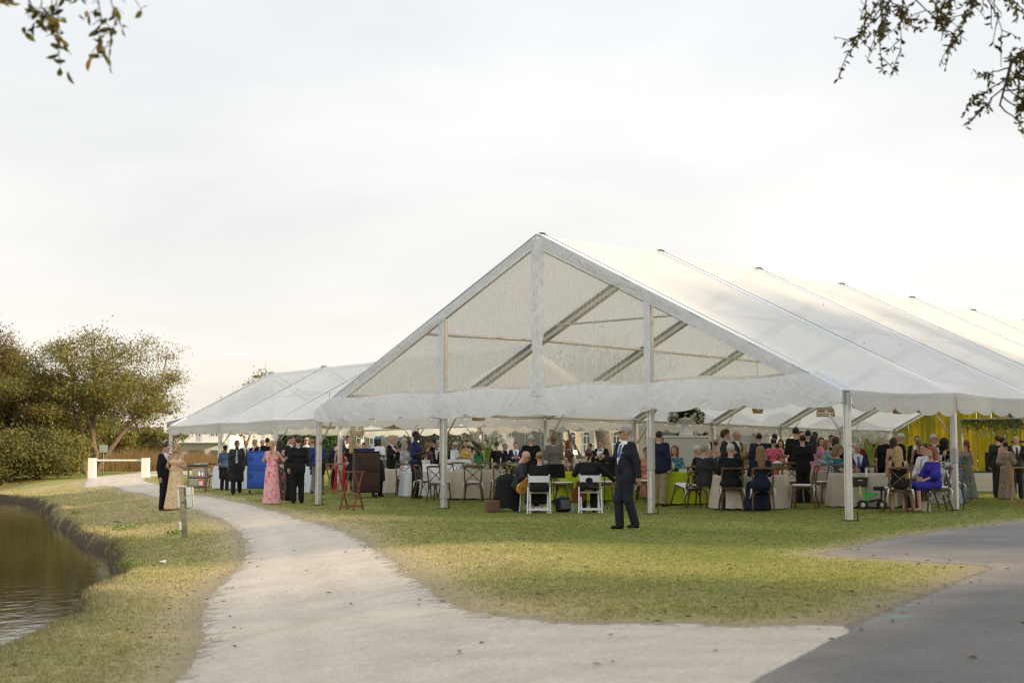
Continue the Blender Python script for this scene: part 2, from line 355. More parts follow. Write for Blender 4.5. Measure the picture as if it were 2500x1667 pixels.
# -------- pond
m_water, t, N, L, P, O = nodes_mat('pond_water')
P.inputs['Base Color'].default_value = (.045, .036, .016, 1); P.inputs['Roughness'].default_value = .03; P.inputs['IOR'].default_value = 1.33; P.inputs['Specular IOR Level'].default_value = .85
co = N('ShaderNodeTexCoord'); mp = N('ShaderNodeMapping', i_Scale=(1.4, .8, 1)); L(co.outputs['Object'], mp.inputs[0])
n1 = N('ShaderNodeTexNoise', i_Scale=2.6, i_Detail=5.0, i_Roughness=.55, i_Distortion=.3); L(mp.outputs[0], n1.inputs['Vector'])
bp = N('ShaderNodeBump', i_Strength=.16, i_Distance=.04); L(n1.outputs['Fac'], bp.inputs['Height']); L(bp.outputs[0], P.inputs['Normal'])
wb = MB(); wb.add([(-200, -30, WATER_Z), (0, -30, WATER_Z), (0, 110, WATER_Z), (-200, 110, WATER_Z)], [(0, 1, 2, 3)]); tag(wb.build('pond_water', m_water), kind='structure')

# -------- sheets that lie on the turf: sand path, asphalt road
def lay_sheet(name, poly, mt, step, margin, lift, clip=None):
    lo = np.maximum(poly.min(0)-margin, (-32, -24)); hi = np.minimum(poly.max(0)+margin, (42, 120))
    X = np.arange(lo[0], hi[0]+step, step); Y = np.concatenate([np.arange(lo[1], 60, step), np.arange(max(60, lo[1]), hi[1]+1, .5)]) if hi[1] > 60 else np.arange(lo[1], hi[1]+step, step)
    XX, YY = np.meshgrid(X, Y); x, y = XX.ravel(), YY.ravel(); s = sdpoly(x, y, poly); n = len(X); m = len(Y)
    I = np.arange(n*m).reshape(m, n); Fq = np.stack([I[:-1, :-1], I[:-1, 1:], I[1:, 1:], I[1:, :-1]], -1).reshape(-1, 4)
    Fq = Fq[(s[Fq].max(1) > -margin)]; used = np.unique(Fq); mp_ = np.full(n*m, -1); mp_[used] = np.arange(len(used))
    z = gz(x[used], y[used])
    return link_mesh(name, mesh_np(name, np.stack([x[used], y[used], z+lift*smooth(-.12, .35, s[used])-.012*smooth(.02, -.35, s[used])], 1), mp_[Fq], mt, attrs={'edge': s[used]}))
def edge_alpha(t, N, L, P, O, nscale, amp, soft, co):
    at_ = N('ShaderNodeAttribute', attribute_name='edge'); nz = N('ShaderNodeTexNoise', i_Scale=nscale, i_Detail=6.0, i_Roughness=.75); L(co.outputs['Object'], nz.inputs['Vector'])
    k = N('ShaderNodeMath', operation='MULTIPLY_ADD'); L(nz.outputs['Fac'], k.inputs[0]); k.inputs[1].default_value = amp; L(at_.outputs['Fac'], k.inputs[2])
    mr = N('ShaderNodeMapRange'); L(k.outputs[0], mr.inputs[0]); mr.inputs[1].default_value = amp*.5-soft; mr.inputs[2].default_value = amp*.5+soft
    tr = N('ShaderNodeBsdfTransparent'); mx = N('ShaderNodeMixShader'); L(mr.outputs[0], mx.inputs[0]); L(tr.outputs[0], mx.inputs[1]); L(P.outputs[0], mx.inputs[2]); L(mx.outputs[0], O.inputs[0])
m_path, t, N, L, P, O = nodes_mat('pale_sand')
co = N('ShaderNodeTexCoord'); edge_alpha(t, N, L, P, O, 5.0, 1.1, .14, co)
n1 = N('ShaderNodeTexNoise', i_Scale=1.1, i_Detail=8.0, i_Roughness=.65, i_Distortion=.6); L(co.outputs['Object'], n1.inputs['Vector'])
n2 = N('ShaderNodeTexNoise', i_Scale=70.0, i_Detail=3.0); L(co.outputs['Object'], n2.inputs['Vector'])
n3 = N('ShaderNodeTexNoise', i_Scale=14.0, i_Detail=5.0, i_Roughness=.7); L(co.outputs['Object'], n3.inputs['Vector'])
cr = N('ShaderNodeValToRGB'); el = cr.color_ramp.elements; el[0].position = .3; el[0].color = (.60, .525, .43, 1); el[1].position = .68; el[1].color = (.74, .665, .56, 1); L(n1.outputs['Fac'], cr.inputs[0])
h2 = N('ShaderNodeMapRange'); L(n3.outputs['Fac'], h2.inputs[0]); h2.inputs[1].default_value = .3; h2.inputs[2].default_value = .7; h2.inputs[3].default_value = .86; h2.inputs[4].default_value = 1.1
h3 = N('ShaderNodeMapRange'); L(n2.outputs['Fac'], h3.inputs[0]); h3.inputs[1].default_value = .32; h3.inputs[2].default_value = .6; h3.inputs[3].default_value = .72; h3.inputs[4].default_value = 1.04
ap_ = N('ShaderNodeAttribute', attribute_name='edge'); k1 = N('ShaderNodeMath', operation='MULTIPLY_ADD'); L(n1.outputs['Fac'], k1.inputs[0]); k1.inputs[1].default_value = .35; L(ap_.outputs['Fac'], k1.inputs[2])
k2 = N('ShaderNodeMath', operation='MULTIPLY'); L(k1.outputs[0], k2.inputs[0]); k2.inputs[1].default_value = 11.0; k3 = N('ShaderNodeMath', operation='SINE'); L(k2.outputs[0], k3.inputs[0]); k4 = N('ShaderNodeMath', operation='MULTIPLY_ADD'); L(k3.outputs[0], k4.inputs[0]); k4.inputs[1].default_value = .035; k4.inputs[2].default_value = 1.0
mu0 = N('ShaderNodeMath', operation='MULTIPLY'); L(h2.outputs[0], mu0.inputs[0]); L(k4.outputs[0], mu0.inputs[1])
mu = N('ShaderNodeMath', operation='MULTIPLY'); L(mu0.outputs[0], mu.inputs[0]); L(h3.outputs[0], mu.inputs[1])
sv = N('ShaderNodeVectorMath', operation='SCALE'); L(cr.outputs[0], sv.inputs[0]); L(mu.outputs[0], sv.inputs['Scale']); L(sv.outputs[0], P.inputs['Base Color'])
bm1 = N('ShaderNodeBump', i_Strength=.45, i_Distance=.03); L(n3.outputs['Fac'], bm1.inputs['Height'])
bm2 = N('ShaderNodeBump', i_Strength=.5, i_Distance=.01); L(n2.outputs['Fac'], bm2.inputs['Height']); L(bm1.outputs[0], bm2.inputs['Normal']); L(bm2.outputs[0], P.inputs['Normal'])
P.inputs['Roughness'].default_value = .95; P.inputs['Specular IOR Level'].default_value = .15
tag(lay_sheet('sand_path', PATH, m_path, .2, .7, .006), kind='structure')
m_road, t, N, L, P, O = nodes_mat('worn_asphalt')
co = N('ShaderNodeTexCoord'); edge_alpha(t, N, L, P, O, 5.0, .55, .05, co)
n1 = N('ShaderNodeTexNoise', i_Scale=.8, i_Detail=7.0, i_Roughness=.6); L(co.outputs['Object'], n1.inputs['Vector'])
n2 = N('ShaderNodeTexVoronoi', i_Scale=75.0); L(co.outputs['Object'], n2.inputs['Vector'])
n4 = N('ShaderNodeTexNoise', i_Scale=38.0, i_Detail=4.0, i_Roughness=.8); L(co.outputs['Object'], n4.inputs['Vector'])
cr = N('ShaderNodeValToRGB'); el = cr.color_ramp.elements; el[0].position = .3; el[0].color = (.165, .154, .144, 1); el[1].position = .7; el[1].color = (.24, .225, .21, 1); L(n1.outputs['Fac'], cr.inputs[0])
h3 = N('ShaderNodeMapRange'); L(n4.outputs['Fac'], h3.inputs[0]); h3.inputs[1].default_value = .3; h3.inputs[2].default_value = .72; h3.inputs[3].default_value = .68; h3.inputs[4].default_value = 1.4
# a smear of green spray paint and sand dust on the surface
sx = N('ShaderNodeSeparateXYZ'); L(co.outputs['Object'], sx.inputs[0])
gp = G(2194, 1507)
def mth(op, a, b):
    n = N('ShaderNodeMath', operation=op)
    for i, v in enumerate((a, b)):
        if isinstance(v, (int, float)): n.inputs[i].default_value = v
        else: L(v, n.inputs[i])
    return n.outputs[0]
dx = mth('DIVIDE', mth('SUBTRACT', sx.outputs['X'], float(gp[0])), .145); dy = mth('DIVIDE', mth('SUBTRACT', sx.outputs['Y'], float(gp[1])), .10)
rr = mth('ADD', mth('MULTIPLY', dx, dx), mth('MULTIPLY', dy, dy)); gm = N('ShaderNodeMapRange'); L(mth('ADD', rr, mth('MULTIPLY', n4.outputs['Fac'], .9)), gm.inputs[0]); gm.inputs[1].default_value = 1.5; gm.inputs[2].default_value = .5; gm.inputs[3].default_value = 0; gm.inputs[4].default_value = .75
mg = N('ShaderNodeMixRGB'); L(gm.outputs[0], mg.inputs[0]); L(cr.outputs[0], mg.inputs[1]); mg.inputs[2].default_value = (.10, .42, .32, 1)
ae = N('ShaderNodeAttribute', attribute_name='edge'); de = N('ShaderNodeMapRange'); L(ae.outputs['Fac'], de.inputs[0]); de.inputs[1].default_value = .55; de.inputs[2].default_value = 0; de.inputs[3].default_value = 0; de.inputs[4].default_value = .75
dn = mth('MULTIPLY', de.outputs[0], n1.outputs['Fac']); ms = N('ShaderNodeMixRGB'); L(dn, ms.inputs[0]); L(mg.outputs[0], ms.inputs[1]); ms.inputs[2].default_value = (.42, .36, .29, 1)
sv = N('ShaderNodeVectorMath', operation='SCALE'); L(ms.outputs[0], sv.inputs[0]); L(h3.outputs[0], sv.inputs['Scale']); L(sv.outputs[0], P.inputs['Base Color'])
bm1 = N('ShaderNodeBump', i_Strength=.7, i_Distance=.012); L(n2.outputs['Distance'], bm1.inputs['Height']); L(bm1.outputs[0], P.inputs['Normal'])
P.inputs['Roughness'].default_value = .85; P.inputs['Specular IOR Level'].default_value = .25
tag(lay_sheet('asphalt_road', ROAD, m_road, .25, .45, .012), kind='structure')

# -------- mown grass, clumps of short blades, straw on the pond bank
m_grass, t, N, L, P, O = nodes_mat('grass_blades')
a = N('ShaderNodeAttribute', attribute_name='tint'); L(a.outputs['Color'], P.inputs['Base Color']); P.inputs['Roughness'].default_value = .75; P.inputs['Specular IOR Level'].default_value = .2
tr = N('ShaderNodeBsdfTranslucent'); L(a.outputs['Color'], tr.inputs[0]); mx = N('ShaderNodeMixShader'); mx.inputs[0].default_value = .35; L(P.outputs[0], mx.inputs[1]); L(tr.outputs[0], mx.inputs[2]); L(mx.outputs[0], O.inputs[0])
nt_ = 190000
u1 = rng.random(nt_); yy = 7.0*(75/7.0)**u1; xx = (rng.random(nt_)*2-1)*(.40*yy+.8)
e = shore_dist(xx, yy); pe = sdpoly(xx, yy, PATH); re = sdpoly(xx, yy, ROAD)
keep = (e > .04+.16*rng.random(nt_)) & (pe < -.12+.5*(rng.random(nt_)-.5)) & (re < -.02+.12*(rng.random(nt_)-.5))
keep &= rng.random(nt_) < np.clip(.15+1.0*smooth(0, -.9, pe), 0, 1)*np.clip(.12+1.2*smooth(0, -1.1, re), 0, 1)
xx, yy, e, pe = xx[keep], yy[keep], e[keep], pe[keep]
NBL = 4; n = len(xx); X = np.repeat(xx, NBL)+rng.normal(0, .012, n*NBL)*(1+np.repeat(yy, NBL)*.06); Y = np.repeat(yy, NBL)+rng.normal(0, .012, n*NBL)*(1+np.repeat(yy, NBL)*.06)
E_ = np.repeat(e, NBL); D = dryness(X, Y); Z = gz(X, Y); dist = np.hypot(X, Y)
hgt = (.008+.014*rng.random(n*NBL))*(1+2.6*np.exp(-E_/.35)+.5*np.exp(-E_/2))*(.8+.5*D)*(.62+.016*dist); wid = (.0022+.0002*dist)*(1+rng.random(n*NBL))
an = rng.random(n*NBL)*6.283; lean = rng.normal(0, .5, n*NBL)
bx_, by_ = np.cos(an), np.sin(an)
V0 = np.stack([X-bx_*wid, Y-by_*wid, Z-.004], 1); V1 = np.stack([X+bx_*wid, Y+by_*wid, Z-.004], 1); V2 = np.stack([X+by_*hgt*lean*1.2, Y-bx_*hgt*lean*1.2, Z+hgt], 1)
Vg = np.stack([V0, V1, V2], 1).reshape(-1, 3)
gc, sc2, dc = np.array([.205, .245, .058]), np.array([.53, .45, .255]), np.array([.345, .335, .12])
kk = np.clip(D+rng.normal(0, .24, len(D)), 0, 1)[:, None]
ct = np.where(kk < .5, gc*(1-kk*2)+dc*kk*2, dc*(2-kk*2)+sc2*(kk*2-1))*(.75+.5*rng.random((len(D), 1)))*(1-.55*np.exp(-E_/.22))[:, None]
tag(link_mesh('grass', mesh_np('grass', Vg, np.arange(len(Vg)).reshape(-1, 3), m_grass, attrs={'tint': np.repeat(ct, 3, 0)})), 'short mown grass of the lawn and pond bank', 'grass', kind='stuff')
# fallen leaves
nl = 900; yy = 8*(45/8)**rng.random(nl); xx = (rng.random(nl)*2-1)*(.38*yy); k = (shore_dist(xx, yy) > .5) & (rng.random(nl) < np.where(sdpoly(xx, yy, PATH) > .3, .09, np.where(sdpoly(xx, yy, ROAD) > .3, .06, 1))); xx, yy = xx[k], yy[k]; n = len(xx)
a = rng.random(n)*6.28; ln = .018+.02*rng.random(n); c, s = np.cos(a), np.sin(a); zz = gz(xx, yy)+.016
V = np.stack([np.stack([xx-c*ln, yy-s*ln, zz], 1), np.stack([xx+s*ln*.5, yy-c*ln*.5, zz+.012], 1), np.stack([xx+c*ln, yy+s*ln, zz+.004], 1), np.stack([xx-s*ln*.5, yy+c*ln*.5, zz+.014], 1)], 1).reshape(-1, 3)
lc = np.array([(.10, .055, .03), (.20, .11, .05), (.36, .30, .22), (.16, .12, .06)])[rng.integers(0, 4, n)]
tag(link_mesh('fallen_leaves', mesh_np('fallen_leaves', V, np.arange(4*n).reshape(-1, 4), m_grass, attrs={'tint': np.repeat(lc, 4, 0)})), 'brown fallen leaves scattered over lawn and path', 'leaves', kind='stuff')

# ------------------------------------------------------------------ tent fabrics and metals
def vinyl(name, transl, transp, col=(.80, .81, .82), bump=.25, ribs=False, scale=5.0, dist=.05, rough=.4):
    m, t, N, L, P, O = nodes_mat(name)
    P.inputs['Base Color'].default_value = (*col, 1); P.inputs['Roughness'].default_value = rough; P.inputs['Specular IOR Level'].default_value = .35
    co = N('ShaderNodeTexCoord'); mp = N('ShaderNodeMapping', i_Scale=(1, 1, .55)); L(co.outputs['Object'], mp.inputs[0])
    nz = N('ShaderNodeTexNoise', i_Scale=scale, i_Detail=4.0, i_Roughness=.55, i_Distortion=1.2); L(mp.outputs[0], nz.inputs['Vector'])
    bp = N('ShaderNodeBump', i_Strength=bump, i_Distance=dist); L(nz.outputs['Fac'], bp.inputs['Height'])
    tl = N('ShaderNodeBsdfTranslucent'); tl.inputs[0].default_value = (*[min(1, c*1.08) for c in col], 1)
    nrm = bp.outputs[0]
    if ribs:
        # fine pressed ribs, slightly wandering, that catch the light unevenly
        sp = N('ShaderNodeSeparateXYZ'); L(co.outputs['Object'], sp.inputs[0])
        n2 = N('ShaderNodeTexNoise', i_Scale=1.3, i_Detail=3.0); L(co.outputs['Object'], n2.inputs['Vector'])
        ml = N('ShaderNodeMath', operation='MULTIPLY_ADD'); L(n2.outputs['Fac'], ml.inputs[0]); ml.inputs[1].default_value = .28; L(sp.outputs['X'], ml.inputs[2])
        m2 = N('ShaderNodeMath', operation='MULTIPLY'); L(ml.outputs[0], m2.inputs[0]); m2.inputs[1].default_value = 2*math.pi/.11
        sn = N('ShaderNodeMath', operation='SINE'); L(m2.outputs[0], sn.inputs[0])
        b2 = N('ShaderNodeBump', i_Strength=.35, i_Distance=.012); L(sn.outputs[0], b2.inputs['Height']); L(bp.outputs[0], b2.inputs['Normal']); nrm = b2.outputs[0]
    L(nrm, P.inputs['Normal']); L(nrm, tl.inputs['Normal'])
    mx = N('ShaderNodeMixShader'); mx.inputs[0].default_value = transl; L(P.outputs[0], mx.inputs[1]); L(tl.outputs[0], mx.inputs[2]); res = mx.outputs[0]
    if transp:
        tp = N('ShaderNodeBsdfTransparent'); tp.inputs[0].default_value = (.99, .96, .92, 1) if ribs else (.96, .95, .93, 1); m3 = N('ShaderNodeMixShader'); m3.inputs[0].default_value = transp; L(res, m3.inputs[1]); L(tp.outputs[0], m3.inputs[2]); res = m3.outputs[0]
        if ribs:
            mr = N('ShaderNodeMapRange'); L(sn.outputs[0], mr.inputs[0]); mr.inputs[1].default_value = -1; mr.inputs[2].default_value = 1; mr.inputs[3].default_value = transp-.07; mr.inputs[4].default_value = transp+.07
            nl_ = N('ShaderNodeTexNoise', i_Scale=.55, i_Detail=2.0); L(co.outputs['Object'], nl_.inputs['Vector']); mr2 = N('ShaderNodeMapRange'); L(nl_.outputs['Fac'], mr2.inputs[0]); mr2.inputs[1].default_value = .3; mr2.inputs[2].default_value = .7; mr2.inputs[3].default_value = -.16; mr2.inputs[4].default_value = .14
            ad = N('ShaderNodeMath', operation='ADD', use_clamp=True); L(mr.outputs[0], ad.inputs[0]); L(mr2.outputs[0], ad.inputs[1]); L(ad.outputs[0], m3.inputs[0])
    L(res, O.inputs[0]); return m
m_roof = vinyl('translucent_roof_vinyl', .36, .14, (.95, .955, .96), bump=.4, scale=1.3, dist=.08)
m_white = vinyl('white_skirt_vinyl', .26, 0, (.86, .875, .90), bump=1.0, scale=2.6, dist=.08, rough=.35)
m_val = vinyl('white_valance_vinyl', .5, 0, (.80, .79, .765), bump=.8, scale=7, dist=.05, rough=.32)
m_clear = vinyl('ribbed_clear_vinyl', .5, .80, (.95, .89, .81), bump=.7, ribs=True, scale=1.4, rough=.25)
m_pane = vinyl('smoky_clear_vinyl', .3, .58, (.23, .23, .22), bump=.6, scale=2.0, rough=.15)
m_alu = mat('brushed_aluminium', (.66, .645, .62), rough=.42, metal=.55, noise=.12, nscale=9, bump=.1, bscale=30)
m_keder = mat('white_keder_strip', (.66, .70, .77), rough=.4, noise=.05, nscale=6)
m_dark = mat('dark_steel', (.07, .065, .065), rough=.5, metal=.4)
m_rust = mat('rusty_steel', (.12, .06, .04), rough=.8, noise=.3, nscale=30)
m_cord = mat('pale_cord', (.62, .58, .52), rough=.7)

def scallop_band(p0, p1, ztop, zbot, zw, n_sc, out, seed, amp=.05, billow=.05, depth=.11, rows=7, z0off=None):
    """a hanging band between two plan points with a scalloped lower edge and soft folds; returns MB"""
    p0 = np.array(p0, float); p1 = np.array(p1, float); L_ = np.linalg.norm(p1-p0); m = max(12, int(n_sc*8)); mb = MB(); R = []
    rg = np.random.default_rng(seed); ph = rg.random(6)*6.28
    for r in range(rows):
        v = r/(rows-1); row = []
        for i in range(m+1):
            u = i/m; s = abs(math.sin(math.pi*u*n_sc)); zb = zbot - depth*(s**.6) + depth*.5
            zt = ztop(u) if callable(ztop) else ztop
            z = zt+(zb-zt)*v
            o = billow*math.sin(math.pi*v*.9)+amp*v*(math.sin(u*L_*2.1+ph[0])+.6*math.sin(u*L_*4.7+ph[1])+.35*math.sin(u*L_*9.3+ph[2]+v*2))*.5 + zw*v
            p = p0+(p1-p0)*u+np.array(out)*o; row.append((p[0], p[1], z))
        R.append(row)
    return mb.sheet(R)

def quad_sheet(a, b, c, d, nu=10, nv=12, sag=0.0, nrm=(0, 0, -1), ripple=0.0, seed=0):
    """a-b lower edge, d-c upper edge"""
    a, b, c, d = (np.array(q, float) for q in (a, b, c, d)); rows = []; nrm = np.array(nrm, float); ph = np.random.default_rng(seed).random(4)*6.28
    for j in range(nv+1):
        v = j/nv; row = []
        for i in range(nu+1):
            u = i/nu; p = (a*(1-u)+b*u)*(1-v)+(d*(1-u)+c*u)*v
            s = sag*math.sin(math.pi*u)*(.35+.65*math.sin(math.pi*min(1, v+.0)))+ripple*math.sin(u*9+ph[0]+3*v)*math.sin(math.pi*u)
            row.append(tuple(p+nrm*s))
        rows.append(row)
    return MB().sheet(rows)

def tent(name, label, R, u, v, width, bay, nb, eave, ridge, gfun, front_gable=True, val_h=.42):
    """gable-end frame tent; R near corner on the ground (2d), u across, v along the ridge"""
    T = empty(name, (R[0], R[1], 0), 0, label, 'tent'); inv = np.array([R[0], R[1], 0.0])
    def P3(s, q, z): p = R+u*s+v*q; return np.array([p[0], p[1], z])-inv
    out_r = np.array([-u[0], -u[1]]); out_l = np.array([u[0], u[1]])
    Rz = Matrix.Rotation(math.atan2(v[1], v[0]), 3, 'Z')
    g0 = float(gfun(*(R+u*width/2+v*bay*nb/2)))
    qs = [bay*k for k in range(nb+1)]; zb = lambda s, q: float(gfun(*(R+u*s+v*q)))
    lift = lambda q: (zb(0, q)+zb(width, q))/2
    E = lambda q: eave+lift(q); RZ = lambda q: ridge+lift(q)
    # legs
    def leg(s, q, top, wrap=None, stake=True):
        zg = zb(s, q); b = MB(); c = P3(s, q, 0)
        b.box((c[0], c[1], (zg+top)/2), (.085, .12, top-zg), Rz)
        for sx in (-1, 1):
            for sy in (-1, 1): 
                w = Rz @ Vector((.05*sx, .045*sy, 0)); b.box((c[0]+w.x, c[1]+w.y, (zg+top)/2), (.02, .022, top-zg-.004), Rz)
        o = b.build('leg', m_alu, T)
        bp = MB().box((c[0], c[1], zg+.014), (.24, .22, .02), Rz); bp.build('base_plate', m_dark, o)
        if stake:
            w = Rz @ Vector((-.03, -.2, 0)); MB().tube([(c[0]+w.x, c[1]+w.y, zg-.05), (c[0]+w.x*1.02, c[1]+w.y*1.02, zg+.16), (c[0]+w.x, c[1]+w.y, zg+.17)], [.013, .013, .03], 6).build('stake', m_rust, o)
        if wrap:
            MB().box((c[0], c[1], zg+wrap[0]), (.125, .155, wrap[1]), Rz, bev=.02).build('wrap', m_val, o)
        return o
    for k, q in enumerate(qs):
        leg(0, q, E(q)-.04, wrap=(1.2, .35) if k == 1 else None, stake=k < 3); leg(width, q, E(q)-.04, stake=k < 2)
    # rafters with keder strip and dark seam, ridge caps
    for k, q in enumerate(qs):
        for side in (0, 1):
            s0 = 0 if side == 0 else width; a = P3(s0, q, E(q)-.03); b = P3(width/2, q, RZ(q)-.03)
            up = np.cross(b-a, np.array([v[0], v[1], 0])); up = up/np.linalg.norm(up); up = up if up[2] > 0 else -up
            MB().beam(a-up*.10, b-up*.10, .10, .17, up=(v[0], v[1], 0)).build('rafter', m_alu, T)
            st = MB().beam(a+up*.03, b+up*.03, .27, .02, up=tuple(up)); o = st.build('keder_strip', m_keder, T)
            w = np.array([v[0], v[1], 0])*(.14)
            MB().tube([a+up*.04+w, b+up*.04+w], .010, 6).build('seam', m_dark, o)
        c = P3(width/2, q, RZ(q)+.02); arc = [c+np.append(u, 0)*(.16*math.cos(t_))+np.array([0, 0, .06*math.sin(t_)-.055]) for t_ in np.linspace(.1, math.pi-.1, 7)]
        MB().tube(arc, .02, 6).build('ridge_cap', m_dark, T)
    # purlins
    for s, z in ((0, lambda q: E(q)-.08), (width, lambda q: E(q)-.08), (width/2, lambda q: RZ(q)-.13), (width*.25, lambda q: (E(q)+RZ(q))/2-.13), (width*.75, lambda q: (E(q)+RZ(q))/2-.13)):
        b = MB().tube([P3(s, q, z(q)) for q in qs], .04, 8); b.build('purlin', m_alu, T)
    # braces from leg to rafter
    for k, q in enumerate(qs):
        for s, sg in ((0, 1), (width, -1)):
            a = P3(s, q, zb(s, q)+1.55); b = P3(s+sg*1.0, q, E(q)+.36); MB().tube([a, b], .024, 6).build('brace', m_alu, T)
    # roof panels bay by bay
    for k in range(nb):
        q0, q1 = qs[k], qs[k+1]
        for s0 in (0, width):
            sg = -1 if s0 == 0 else 1; ov = .06*sg
            a = P3(s0+ov, q0, E(q0)); b = P3(s0+ov, q1, E(q1)); c = P3(width/2, q1, RZ(q1)); d = P3(width/2, q0, RZ(q0))
            quad_sheet(a, b, c, d, 12, 16, .10, (0, 0, -1), .012, k*7+int(s0)).build('roof_panel', m_roof, T)
            p0 = R+u*(s0+ov)+v*q0-R; p1 = R+u*(s0+ov)+v*q1-R
            out = out_r if s0 == 0 else out_l; nsc = max(3, round(bay/1.05))
            scallop_band(p0, p1, (lambda t_, e0=E(q0), e1=E(q1): e0+(e1-e0)*t_+.02-.05*math.sin(math.pi*t_)), (E(q0)+E(q1))/2-val_h, .03, nsc, out, k*11+int(s0)+3, amp=.045, billow=.02).build('valance', m_val, T)
    # gable ends
    for end, q in ((0, 0.0), (1, qs[-1])):
        o_ = -np.array(v) if end == 0 else np.array(v)
        off = np.append(o_*.09, 0); zs = E(q)+.30; rise = RZ(q)-E(q)
        zr = lambda s: E(q)+rise*(1-abs(s-width/2)/(width/2))
        cuts = [width*.3, width*.7] if width > 12 else []
        # legs of the gable frame
        for s in cuts:
            leg(s, q, zr(s)-.2, wrap=((.42, .36) if s > width/2 else (1.32, .75)) if end == 0 else None, stake=(end == 0))
            a = P3(s, q, zs)+off*1.25; b = P3(s, q, zr(s)-.05)+off*1.25
            if end == 0 and front_gable: MB().beam(a, b, .17, .02, up=(o_[0], o_[1], 0)).build('post_cover', m_white, T)
        if not front_gable and end == 0: pass
        edges = [0.5]+cuts+[width-.5]; mids = sorted(edges+[width/2])
        for a_, b_ in zip(mids[:-1], mids[1:]):
            n = 10; top = []; bot = []
            for i in range(n+1):
                s = a_+(b_-a_)*i/n; top.append(tuple(P3(s, q, max(zr(s)-.06, zs+.02))+off)); bot.append(tuple(P3(s, q, zs-.1)+off))
            rows = []
            for r in range(9):
                f = r/8; row = []
                for i in range(n+1):
                    p = np.array(bot[i])*(1-f)+np.array(top[i])*f; s = a_+(b_-a_)*i/n
                    p = p+np.append(o_*(.05*math.sin(math.pi*f)*math.sin(math.pi*i/n)), 0); row.append(tuple(p))
                rows.append(row)
            # own axes so that the ribs run straight down the panel
            pa = Vector(P3((a_+b_)/2, q, 0)); ang = math.atan2(u[1], u[0]); Mi = Matrix.Rotation(-ang, 3, 'Z')
            rows = [[tuple(Mi @ (Vector(p)-pa)) for p in row] for row in rows]
            g = MB().sheet(rows).build('gable_panel', m_clear, T, loc=pa); g.rotation_euler = (0, 0, ang)
        # trim along the rafters, king post cover
        for s0 in (0, width):
            a = P3(s0, q, E(q)-.02)+off*1.4; b = P3(width/2, q, RZ(q)-.02)+off*1.4; dn = np.array([0, 0, -.27])
            quad_sheet(a+dn, b+dn, b, a, 40, 3, .02, np.append(o_, 0), .012, 5+int(s0)).build('gable_trim', m_white, T)
        rows = []
        for r in range(40):
            f = r/39; z = zs-.15+(RZ(q)-.1-zs+.15)*f; row = []
            for i in range(9):
                s = width/2+(i/8-.5)*(.36+.05*math.sin(f*17)+.10*(1-f)**6); bl = .10*math.sin(math.pi*i/8)+.02*math.sin(f*61+i)+.012*math.sin(f*133+i*2.1)
                row.append(tuple(P3(s, q, z)+np.append(o_*(.12+bl), 0)))
            rows.append(row)
        MB().sheet(rows).build('king_post_cover', m_white, T)
        # skirt along the bottom of the gable, sagging beneath the king post
        for s0, s1, sd in ((.0, width/2, 1), (width/2, width, 2)):
            p0 = (R+u*s0+o_*.16)-R; p1 = (R+u*s1+o_*.16)-R
            def zt(t_, s0=s0, s1=s1):
                s = s0+(s1-s0)*t_; return min(zs+.03+.03*math.sin(s*2.1), zr(s)+.02)
            scallop_band(p0, p1, zt, E(q)-.28, .02, 7, o_, 40+sd+end*9, amp=.035, billow=.015, depth=.10, rows=9).build('gable_skirt', m_white, T)
        # cross beam behind the clear gable and stay wires
        if end == 0:
            for s in (width*.3, width*.7):
                pass
            zt_ = E(q)+rise*.585
            MB().tube([P3(width*.3, q+bay*.9, zt_+.0), P3(width*.7, q+bay*.9, zt_)], .03, 6).build('cross_beam', m_alu, T)
            for s in (width*.5,):
                MB().tube([P3(s, q+.1, RZ(q)-.4), P3(width*.22, q+bay, E(q)+.4)], .012, 5).build('stay_wire', m_dark, T)
                MB().tube([P3(s, q+.1, RZ(q)-.4), P3(width*.78, q+bay, E(q)+.4)], .012, 5).build('stay_wire', m_dark, T)
    return T

T1 = tent('frame_tent', 'large white clear gabled tent over the wedding tables', R0, U, V_, TW, BAY, NB, EAVE, RIDGE, gz)
u2 = np.array([-.62, .785]); u2 /= np.linalg.norm(u2); v2 = np.array([-u2[1]*-1, -u2[0]*-1]); v2 = np.array([u2[1], -u2[0]])
# the smaller tent: ridge runs along u2, so its own 'across' axis is v2; corner = far left gable corner
c413 = np.array([-13.97, 58.36])
T2 = tent('frame_tent', 'smaller white tent on the left behind the big one', c413+v2*9.18, -v2, -u2, 9.18, 4.4, 4, 2.52, 4.87, gz, front_gable=False, val_h=.36)

# clear side curtain sheets hung along the far eave of the big tent
SIDE = tag(empty('side_curtain', (0, 0, 0)), 'smoky clear vinyl side curtains along the far eaves', 'curtain')
CURT = [(R0+U*(TW+.05)+V_*BAY*k, R0+U*(TW+.05)+V_*BAY*(k+1)) for k in range(3, NB)]+[(c413+v2*9.24-u2*4.4*k, c413+v2*9.24-u2*4.4*(k+1)) for k in range(2, 4)]
for k, (a, b) in enumerate(CURT):
    za, zb_ = float(gz(*a)), float(gz(*b))
    quad_sheet((a[0], a[1], za+.02), (b[0], b[1], zb_+.02), (b[0], b[1], zb_+EAVE-.1), (a[0], a[1], za+EAVE-.1), 24, 6, 0, (U[0], U[1], 0), .05, k).build('curtain_panel', m_pane, SIDE)

